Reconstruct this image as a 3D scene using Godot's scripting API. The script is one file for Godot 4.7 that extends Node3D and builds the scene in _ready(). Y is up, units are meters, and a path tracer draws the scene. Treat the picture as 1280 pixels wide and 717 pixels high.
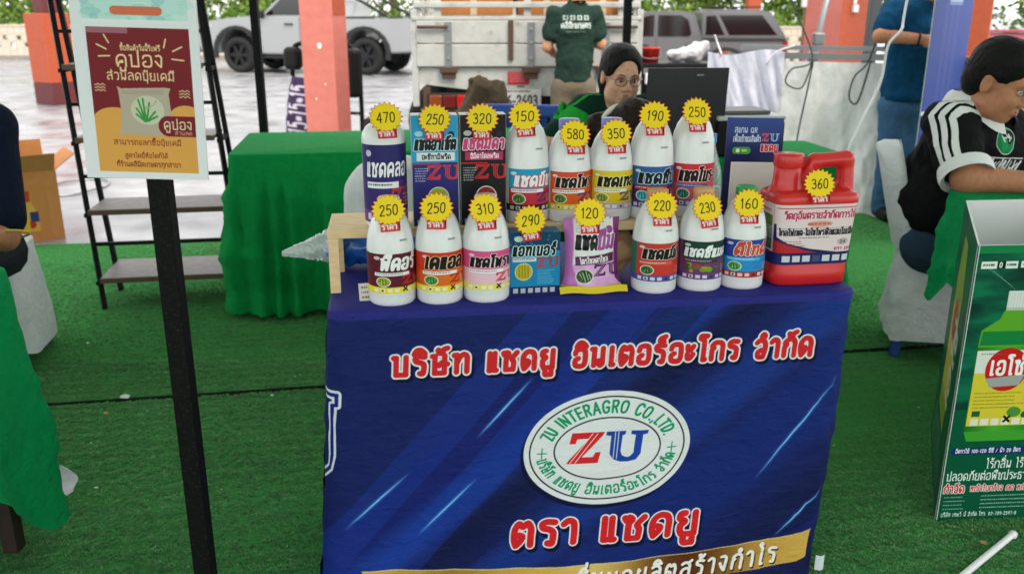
extends Node3D

var M := {}
const TABLE_FL := Vector3(-0.381, 0, -1.745)      # front left corner of the display table
const TABLE_U := Vector3(0.9916, 0, -0.1296)      # along its front
const TABLE_D := Vector3(-0.1296, 0, -0.9916)     # away from its front
const TABLE_TURN := 0.13
const TABLE_H := 0.75

func tp(along: float, depth: float, y: float) -> Vector3:
	return TABLE_FL + TABLE_U * along + TABLE_D * depth + Vector3.UP * y

func _ready():
	# ---- camera
	var cam := Camera3D.new()
	cam.name = "camera"
	add_child(cam)
	cam.position = Vector3(0, 1.34, 0)
	cam.rotation_degrees = Vector3(-17.119, 0, 0)
	cam.fov = 35.4986
	cam.near = 0.05
	cam.far = 400.0
	cam.current = true
	var lens := CameraAttributesPhysical.new()
	lens.frustum_focal_length = 37.5
	lens.exposure_aperture = 5.0
	lens.frustum_focus_distance = 2.1
	cam.attributes = lens
	cam.fov = 35.4986
	# ---- sky: an even, bright overcast
	var we := WorldEnvironment.new()
	we.name = "environment"
	var env := Environment.new()
	env.background_mode = Environment.BG_SKY
	var sm := ProceduralSkyMaterial.new()
	sm.sky_top_color = Color(0.87, 0.865, 0.875)
	sm.sky_horizon_color = Color(0.955, 0.95, 0.95)
	sm.sky_curve = 0.2
	sm.ground_bottom_color = Color(0.45, 0.45, 0.44)
	sm.ground_horizon_color = Color(0.75, 0.76, 0.76)
	sm.sky_energy_multiplier = 1.0
	env.sky = Sky.new()
	env.sky.sky_material = sm
	env.background_energy_multiplier = 1.0
	env.tonemap_mode = Environment.TONE_MAPPER_LINEAR
	env.tonemap_exposure = 3.0
	env.sdfgi_enabled = true
	env.ssao_enabled = true
	env.ssil_enabled = true
	we.environment = env
	add_child(we)
	# ---- the sun behind cloud
	var sun := DirectionalLight3D.new()
	sun.name = "sun"
	sun.light_energy = 0.5
	sun.light_angular_distance = 25.0
	sun.light_color = Color(1.0, 0.97, 0.92)
	sun.shadow_enabled = true
	add_child(sun)
	sun.rotation_degrees = Vector3(-55, 35, 0)
	# ---- large structure first, small things last
	make_materials()
	build_ground()
	build_canopy()
	build_pillars()
	build_walls()
	build_trees()
	build_vehicles()
	build_furniture()
	build_people()
	build_display()
	build_small_things()
# ---------------------------------------------------------------- materials
func lin(r, g, b) -> Color:
	return Color(r, g, b).linear_to_srgb()

func mat(c: Color, rough := 0.8, metal := 0.0, spec := 0.5) -> StandardMaterial3D:
	var m := StandardMaterial3D.new()
	m.albedo_color = c
	m.roughness = rough
	m.metallic = metal
	m.metallic_specular = spec
	return m

func noise_tex(freq: float, lo: Color, hi: Color, size := 256, seed_ := 1, octaves := 4, mid = null) -> NoiseTexture2D:
	var n := FastNoiseLite.new()
	n.noise_type = FastNoiseLite.TYPE_SIMPLEX_SMOOTH
	n.frequency = freq
	n.seed = seed_
	n.fractal_octaves = octaves
	var t := NoiseTexture2D.new()
	t.noise = n; t.width = size; t.height = size; t.seamless = true
	var g := Gradient.new()
	g.offsets = PackedFloat32Array([0.0, 1.0]); g.colors = PackedColorArray([lo, hi])
	if mid != null:
		g.offsets = PackedFloat32Array([0.0, 0.5, 1.0]); g.colors = PackedColorArray([lo, mid, hi])
	t.color_ramp = g
	return t

func bump_tex(freq: float, size := 256, seed_ := 1, octaves := 4) -> NoiseTexture2D:
	return noise_tex(freq, Color.BLACK, Color.WHITE, size, seed_, octaves)

func worn(lo: Color, hi: Color, freq: float, scale: float, rough := 0.8, bump := 0.0, seed_ := 1) -> StandardMaterial3D:
	var m := mat(Color.WHITE, rough)
	m.albedo_texture = noise_tex(freq, lo, hi, 256, seed_)
	m.uv1_triplanar = true
	m.uv1_world_triplanar = true
	m.uv1_scale = Vector3.ONE * scale
	if bump > 0.0:
		m.heightmap_enabled = true
		m.heightmap_scale = bump
		m.heightmap_texture = m.albedo_texture
	return m

func cloth_mat(c: Color, rough := 0.85, sheen := 0.25, scale := 60.0, bump := 0.05) -> StandardMaterial3D:
	var m := mat(Color.WHITE, rough)
	m.albedo_texture = noise_tex(0.06, c.darkened(0.06), c.lightened(0.03), 256, 5, 5)
	m.uv1_triplanar = true
	m.uv1_scale = Vector3.ONE * 1.7
	m.metallic_specular = 0.2
	m.heightmap_enabled = true
	m.heightmap_texture = crease_tex()
	m.heightmap_scale = 0.5
	if sheen > 0.3:
		m.rim_enabled = true; m.rim = sheen; m.rim_tint = 0.7
	return m

var creases: NoiseTexture2D
func crease_tex() -> NoiseTexture2D:   # soft wrinkles with sharp crests, as in hung cloth
	if creases == null:
		creases = noise_tex(0.012, Color.BLACK, Color.WHITE, 512, 77, 3)
		(creases.noise as FastNoiseLite).fractal_type = FastNoiseLite.FRACTAL_RIDGED
		(creases.noise as FastNoiseLite).domain_warp_enabled = true
		(creases.noise as FastNoiseLite).domain_warp_amplitude = 40.0
	return creases

func glass_mat(c: Color, alpha := 0.25) -> StandardMaterial3D:
	var m := mat(c, 0.05)
	m.transparency = BaseMaterial3D.TRANSPARENCY_ALPHA
	m.albedo_color.a = alpha
	return m

func img_mat(im: Image, rough := 0.45, spec := 0.3) -> StandardMaterial3D:
	var m := mat(Color.WHITE, rough, 0.0, spec)
	m.albedo_texture = ImageTexture.create_from_image(im)
	m.texture_repeat = false
	return m

# ---------------------------------------------------------------- nodes
var taken := {}
func numbered(called: String) -> String:
	if not taken.has(called):
		taken[called] = 0
		return called
	taken[called] += 1
	return "%s_%03d" % [called, taken[called]]

func tag(o: Node, label := "", category := "", group := "", kind := ""):
	if label: o.set_meta("label", label)
	if category: o.set_meta("category", category)
	if group: o.set_meta("group", group)
	if kind: o.set_meta("kind", kind)
	return o

func thing(called: String, label: String, category: String, at := Vector3.ZERO, turn := 0.0, group := "") -> Node3D:
	var o := Node3D.new()
	o.name = numbered(called)
	add_child(o)
	o.position = at
	o.rotation.y = turn
	tag(o, label, category, group)
	return o

func obj(called: String, mesh_or_st, m: Material, parent: Node = null) -> MeshInstance3D:
	var o := MeshInstance3D.new()
	if mesh_or_st is SurfaceTool:
		o.mesh = done(mesh_or_st)
	else:
		o.mesh = mesh_or_st
	if m: o.material_override = m
	if parent == null or parent == self:
		o.name = numbered(called)
		add_child(o)
	else:
		o.name = called
		parent.add_child(o, true)
	return o

func solo(called: String, mesh_or_st, m: Material, label: String, category: String, group := "") -> MeshInstance3D:
	var o := obj(called, mesh_or_st, m)
	tag(o, label, category, group)
	return o

func setting(called: String, mesh_or_st, m: Material) -> MeshInstance3D:
	var o := obj(called, mesh_or_st, m)
	o.set_meta("kind", "structure")
	return o

# ---------------------------------------------------------------- meshes
func mb(smooth := false) -> SurfaceTool:
	var st := SurfaceTool.new()
	st.begin(Mesh.PRIMITIVE_TRIANGLES)
	st.set_smooth_group(0 if smooth else -1)
	return st

func done(st: SurfaceTool) -> ArrayMesh:
	st.generate_normals()
	return st.commit()

func tri(st: SurfaceTool, a: Vector3, b: Vector3, c: Vector3, ua := Vector2.ZERO, ub := Vector2.ZERO, uc := Vector2.ZERO):
	st.set_uv(ua); st.add_vertex(a)
	st.set_uv(ub); st.add_vertex(b)
	st.set_uv(uc); st.add_vertex(c)

func quad(st: SurfaceTool, a: Vector3, b: Vector3, c: Vector3, d: Vector3, ua := Vector2(0, 0), ub := Vector2(1, 0), uc := Vector2(1, 1), ud := Vector2(0, 1)):
	tri(st, a, b, c, ua, ub, uc)
	tri(st, a, c, d, ua, uc, ud)

func box(st: SurfaceTool, c: Vector3, s: Vector3, b := Basis.IDENTITY):
	var h := s * 0.5
	for ax in 3:
		for sg in [-1.0, 1.0]:
			var n := Vector3.ZERO; n[ax] = sg
			var u := Vector3.ZERO; u[(ax + 1) % 3] = 1.0
			var w := n.cross(u)
			var p := []
			for k in [[-1, 1], [1, 1], [1, -1], [-1, -1]]:
				p.append(c + b * ((n + u * k[0] + w * k[1]) * h))
			quad(st, p[0], p[1], p[2], p[3])

# a box whose edges are rounded off by r
func rbox(st: SurfaceTool, c: Vector3, s: Vector3, r: float, b := Basis.IDENTITY):
	var h := s * 0.5
	var core := (h - Vector3.ONE * r).max(Vector3.ZERO)
	for ax in 3:
		for sg in [-1.0, 1.0]:
			var u := (ax + 1) % 3
			var w := (ax + 2) % 3
			var us := [-h[u], -core[u] - r * 0.4, -core[u], core[u], core[u] + r * 0.4, h[u]]
			var ws := [-h[w], -core[w] - r * 0.4, -core[w], core[w], core[w] + r * 0.4, h[w]]
			var g := []
			for i in 6:
				var row := []
				for j in 6:
					var p := Vector3.ZERO
					p[ax] = sg * h[ax]; p[u] = us[i]; p[w] = ws[j]
					var q := p.clamp(-core, core)
					row.append(c + b * (q + (p - q).normalized() * r))
				g.append(row)
			for i in 5:
				for j in 5:
					if sg > 0: quad(st, g[i][j + 1], g[i + 1][j + 1], g[i + 1][j], g[i][j])
					else: quad(st, g[i][j], g[i + 1][j], g[i + 1][j + 1], g[i][j + 1])

func bar(st: SurfaceTool, a: Vector3, b: Vector3, w: float, d: float, up := Vector3.UP, r := 0.0):
	var z := (b - a).normalized()
	if absf(z.dot(up)) > 0.98: up = Vector3.FORWARD
	var x := up.cross(z).normalized()
	var y := z.cross(x)
	if r > 0.0: rbox(st, (a + b) * 0.5, Vector3(w, d, (b - a).length()), r, Basis(x, y, z))
	else: box(st, (a + b) * 0.5, Vector3(w, d, (b - a).length()), Basis(x, y, z))

func tube(st: SurfaceTool, pts: Array, rad, seg := 8, flat := 1.0, caps := true):
	var rings := []
	var up := Vector3.UP
	for i in pts.size():
		var t: Vector3 = (pts[mini(i + 1, pts.size() - 1)] - pts[maxi(i - 1, 0)]).normalized()
		if absf(t.dot(up)) > 0.95: up = Vector3.RIGHT if absf(t.x) < 0.8 else Vector3.FORWARD
		var x := up.cross(t).normalized()
		var y := t.cross(x).normalized()
		up = y
		var r: float = rad[i] if rad is Array else rad
		var ring := []
		for k in seg:
			var a := TAU * k / seg
			ring.append(pts[i] + x * cos(a) * r + y * sin(a) * r * flat)
		rings.append(ring)
	for i in pts.size() - 1:
		for k in seg:
			var k2 := (k + 1) % seg
			quad(st, rings[i][k], rings[i][k2], rings[i + 1][k2], rings[i + 1][k], Vector2(0, i), Vector2(1, i), Vector2(1, i + 1), Vector2(0, i + 1))
	if caps:
		for k in seg - 2:
			tri(st, rings[0][0], rings[0][k + 2], rings[0][k + 1])
			var e: Array = rings[-1]
			tri(st, e[0], e[k + 1], e[k + 2])

func smooth_path(pts: Array, n := 6) -> Array:
	var out := []
	for i in pts.size() - 1:
		var p0: Vector3 = pts[maxi(i - 1, 0)]
		var p3: Vector3 = pts[mini(i + 2, pts.size() - 1)]
		for k in n:
			out.append((pts[i] as Vector3).cubic_interpolate(pts[i + 1], p0, p3, float(k) / n))
	out.append(pts[-1])
	return out

# prof: Vector2(radius, height) from the bottom up; ribs modulate the radius of the points whose index is listed
func lathe(st: SurfaceTool, prof: Array, seg := 24, at := Vector3.ZERO, a0 := 0.0, a1 := TAU, v0 := 1.0, v1 := 0.0, sq := 1.0, ribs := {}, u0 := 0.0, u1 := 1.0, facets := {}):
	var hlo: float = prof[0].y
	var hhi: float = prof[-1].y
	for i in prof.size() - 1:
		for k in seg:
			var p := []
			var t := []
			for c in [[i, k], [i, k + 1], [i + 1, k + 1], [i + 1, k]]:
				var f := float(c[1]) / seg
				var a := lerpf(a0, a1, f)
				var r: float = prof[c[0]].x
				if ribs.has(c[0]) and c[1] % 2 == 1: r -= ribs[c[0]]
				if facets.has(c[0]): r -= facets[c[0]] * pow(absf(cos(a * 5.0)), 3.0)
				p.append(at + Vector3(sin(a) * r, prof[c[0]].y, cos(a) * r * sq))
				t.append(Vector2(lerpf(u0, u1, f), lerpf(v0, v1, (prof[c[0]].y - hlo) / maxf(hhi - hlo, 1e-6))))
			if p[0].distance_squared_to(p[1]) > 1e-12: tri(st, p[0], p[2], p[1], t[0], t[2], t[1])
			if p[2].distance_squared_to(p[3]) > 1e-12: tri(st, p[0], p[3], p[2], t[0], t[3], t[2])

# a flat outline given in x and y, from z0 (back) to z1 (front), uv over its bounds
func extrude(st: SurfaceTool, poly: PackedVector2Array, z0: float, z1: float, x := Vector3.RIGHT, y := Vector3.UP, at := Vector3.ZERO, uvr := Rect2()):
	if Geometry2D.is_polygon_clockwise(poly): poly.reverse()
	var z := x.cross(y)
	var lo := poly[0]; var hi := poly[0]
	for p in poly:
		lo = lo.min(p); hi = hi.max(p)
	if uvr.size == Vector2.ZERO: uvr = Rect2(lo, hi - lo)
	var P := func(p: Vector2, d: float): return at + x * p.x + y * p.y + z * d
	var T := func(p: Vector2): return Vector2((p.x - uvr.position.x) / uvr.size.x, 1.0 - (p.y - uvr.position.y) / uvr.size.y)
	var ix := Geometry2D.triangulate_polygon(poly)
	for i in range(0, ix.size(), 3):
		var a := poly[ix[i]]; var b := poly[ix[i + 1]]; var c := poly[ix[i + 2]]
		if (b - a).cross(c - a) > 0:
			var s := b; b = c; c = s
		tri(st, P.call(a, z1), P.call(b, z1), P.call(c, z1), T.call(a), T.call(b), T.call(c))
		tri(st, P.call(a, z0), P.call(c, z0), P.call(b, z0), T.call(a), T.call(c), T.call(b))
	for i in poly.size():
		var a := poly[i]; var b := poly[(i + 1) % poly.size()]
		quad(st, P.call(a, z1), P.call(b, z1), P.call(b, z0), P.call(a, z0), T.call(a), T.call(b), T.call(b), T.call(a))

# a sheet of nu by nv cells; f(u, v) gives a point, t(u, v) its uv
func sheet(st: SurfaceTool, nu: int, nv: int, f: Callable, t = null):
	var p := []
	var w := []
	for i in nu + 1:
		var a := PackedVector3Array()
		var b := PackedVector2Array()
		for j in nv + 1:
			var u := float(i) / nu
			var v := float(j) / nv
			a.append(f.call(u, v))
			b.append(t.call(u, v) if t != null else Vector2(u, v))
		p.append(a); w.append(b)
	for i in nu:
		for j in nv:
			quad(st, p[i][j], p[i + 1][j], p[i + 1][j + 1], p[i][j + 1], w[i][j], w[i + 1][j], w[i + 1][j + 1], w[i][j + 1])

# loft through rounded-rectangle sections: each [y, half width, half depth, corner exponent, x shift, z shift]
func loft(st: SurfaceTool, secs: Array, seg := 32, cap := true):
	var rings := []
	for s in secs:
		var ring := []
		for k in seg:
			var a := TAU * k / seg
			var e: float = 2.0 / s[3]
			var cx := signf(cos(a)) * pow(absf(cos(a)), e)
			var cz := signf(sin(a)) * pow(absf(sin(a)), e)
			ring.append(Vector3(cx * s[1] + s[4], s[0], cz * s[2] + s[5]))
		rings.append(ring)
	for i in secs.size() - 1:
		for k in seg:
			var k2 := (k + 1) % seg
			quad(st, rings[i][k], rings[i + 1][k], rings[i + 1][k2], rings[i][k2])
	if cap:
		for k in seg - 2:
			tri(st, rings[0][0], rings[0][k + 1], rings[0][k + 2])
			tri(st, rings[-1][0], rings[-1][k + 2], rings[-1][k + 1])

# ---------------------------------------------------------------- bodies: a distance field meshed as surface nets
class Field:
	var o: Vector3
	var c: float
	var nx: int; var ny: int; var nz: int
	var d := PackedFloat32Array()
	func _init(lo: Vector3, hi: Vector3, cell: float):
		o = lo; c = cell
		nx = int((hi.x - lo.x) / cell) + 2; ny = int((hi.y - lo.y) / cell) + 2; nz = int((hi.z - lo.z) / cell) + 2
		d.resize(nx * ny * nz)
		d.fill(1.0)
	func span(lo: Vector3, hi: Vector3) -> Array:
		return [maxi(0, int((lo.x - o.x) / c)), mini(nx - 1, int((hi.x - o.x) / c) + 1), maxi(0, int((lo.y - o.y) / c)), mini(ny - 1, int((hi.y - o.y) / c) + 1), maxi(0, int((lo.z - o.z) / c)), mini(nz - 1, int((hi.z - o.z) / c) + 1)]
	func bone(a: Vector3, b: Vector3, ra: float, rb: float, k := 0.04, sx := Vector3.ONE) -> void:
		# sx stretches space about the bone's middle, so that sections may be oval along the axes
		var r := maxf(ra, rb) * maxf(sx.x, maxf(sx.y, sx.z)) + k + c * 3.0
		var s := span(a.min(b) - Vector3.ONE * r, a.max(b) + Vector3.ONE * r)
		var mid := (a + b) * 0.5
		var inv := Vector3.ONE / sx
		var small := minf(sx.x, minf(sx.y, sx.z))
		var A := (a - mid) * inv
		var B := (b - mid) * inv
		var ab := B - A
		var l2 := maxf(ab.length_squared(), 1e-9)
		for z in range(s[4], s[5] + 1):
			for y in range(s[2], s[3] + 1):
				var row := (z * ny + y) * nx
				for x in range(s[0], s[1] + 1):
					var p := (o + Vector3(x, y, z) * c - mid) * inv
					var t := clampf((p - A).dot(ab) / l2, 0.0, 1.0)
					var v := ((p - A - ab * t).length() - (ra + (rb - ra) * t)) * small
					var w := d[row + x]
					var h := maxf(k - absf(v - w), 0.0)
					d[row + x] = minf(v, w) - h * h / k * 0.25
	func ball(p0: Vector3, rad: Vector3, k := 0.02, cut := false, b := Basis.IDENTITY) -> void:
		var r := maxf(rad.x, maxf(rad.y, rad.z)) + k + c * 3.0
		var s := span(p0 - Vector3.ONE * r, p0 + Vector3.ONE * r)
		var small := minf(rad.x, minf(rad.y, rad.z))
		var bt := b.transposed()
		for z in range(s[4], s[5] + 1):
			for y in range(s[2], s[3] + 1):
				var row := (z * ny + y) * nx
				for x in range(s[0], s[1] + 1):
					var q := bt * (o + Vector3(x, y, z) * c - p0)
					var e := q / rad
					var l := e.length()
					var g := (e / rad).length()
					var v := l * (l - 1.0) / maxf(g, 1e-6) if l > 0.05 else -small
					var w := d[row + x]
					if cut:
						v = -v
						var h := maxf(k - absf(v - w), 0.0)
						d[row + x] = maxf(v, w) + h * h / k * 0.25
					else:
						var h := maxf(k - absf(v - w), 0.0)
						d[row + x] = minf(v, w) - h * h / k * 0.25
	func ripple(n: FastNoiseLite, amp: float, sc := Vector3.ONE) -> void:
		for z in nz:
			for y in ny:
				for x in nx:
					var i := (z * ny + y) * nx + x
					if absf(d[i]) < 0.06:
						var p := o + Vector3(x, y, z) * c
						d[i] += n.get_noise_3dv(p * sc) * amp
	func below(y0: float) -> void:   # cuts away what lies above a height
		for z in nz:
			for y in ny:
				for x in nx:
					var i := (z * ny + y) * nx + x
					d[i] = maxf(d[i], o.y + y * c - y0)
	func cut(p0: Vector3, n: Vector3) -> void:   # cuts away what lies beyond a plane
		for z in nz:
			for y in ny:
				for x in nx:
					var i := (z * ny + y) * nx + x
					d[i] = maxf(d[i], (o + Vector3(x, y, z) * c - p0).dot(n))
	func at(p: Vector3) -> float:
		var q := (p - o) / c
		var x := clampi(int(q.x), 0, nx - 2); var y := clampi(int(q.y), 0, ny - 2); var z := clampi(int(q.z), 0, nz - 2)
		var f := (q - Vector3(x, y, z)).clamp(Vector3.ZERO, Vector3.ONE)
		var v := 0.0
		for k in 8:
			var i := k & 1; var j := (k >> 1) & 1; var l := k >> 2
			v += d[((z + l) * ny + y + j) * nx + x + i] * (f.x if i else 1 - f.x) * (f.y if j else 1 - f.y) * (f.z if l else 1 - f.z)
		return v
	func hit(from: Vector3, dir: Vector3, off := 0.002) -> Vector3:
		dir = dir.normalized()
		var t := 0.0
		var found := false
		while t < 0.3:
			if at(from + dir * t) < 0.0:
				found = true
				break
			t += 0.002
		if not found: t = 0.15
		return from + dir * (t - off)
	func mesh(st: SurfaceTool, tf := Transform3D.IDENTITY) -> void:
		var ids := {}
		var pts := PackedVector3Array()
		var sx := 1; var sy := nx; var sz := nx * ny
		var offs := [0, sx, sy, sx + sy, sz, sx + sz, sy + sz, sx + sy + sz]
		var edges := [[0, 1], [2, 3], [4, 5], [6, 7], [0, 2], [1, 3], [4, 6], [5, 7], [0, 4], [1, 5], [2, 6], [3, 7]]
		for z in nz - 1:
			for y in ny - 1:
				var row := (z * ny + y) * nx
				for x in nx - 1:
					var i := row + x
					var d0 := d[i]
					if d0 > c * 3.0 or d0 < -c * 3.0: continue
					var m := 0
					for k in 8:
						if d[i + offs[k]] < 0.0: m |= 1 << k
					if m == 0 or m == 255: continue
					var sum := Vector3.ZERO
					var n := 0
					for e in edges:
						var a: float = d[i + offs[e[0]]]
						var b: float = d[i + offs[e[1]]]
						if (a < 0.0) != (b < 0.0):
							var t := a / (a - b)
							var pa := Vector3(e[0] & 1, (e[0] >> 1) & 1, e[0] >> 2)
							var pb := Vector3(e[1] & 1, (e[1] >> 1) & 1, e[1] >> 2)
							sum += pa.lerp(pb, t)
							n += 1
					ids[i] = pts.size()
					pts.append(o + (Vector3(x, y, z) + sum / n) * c)
		for i in ids:
			var a: float = d[i]
			for ax in 3:
				var s: int = [sx, sy, sz][ax]
				var u: int = [sy, sz, sx][ax]
				var w: int = [sz, sx, sy][ax]
				var b: float = d[i + s]
				if (a < 0.0) == (b < 0.0): continue
				if not (ids.has(i - u) and ids.has(i - w) and ids.has(i - u - w)): continue
				var p0 := pts[ids[i]]; var p1 := pts[ids[i - u]]; var p2 := pts[ids[i - u - w]]; var p3 := pts[ids[i - w]]
				if a < 0.0:
					var q := p1; p1 = p3; p3 = q
				for p in [p0, p1, p2, p0, p2, p3]:
					st.add_vertex(tf * p)
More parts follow.
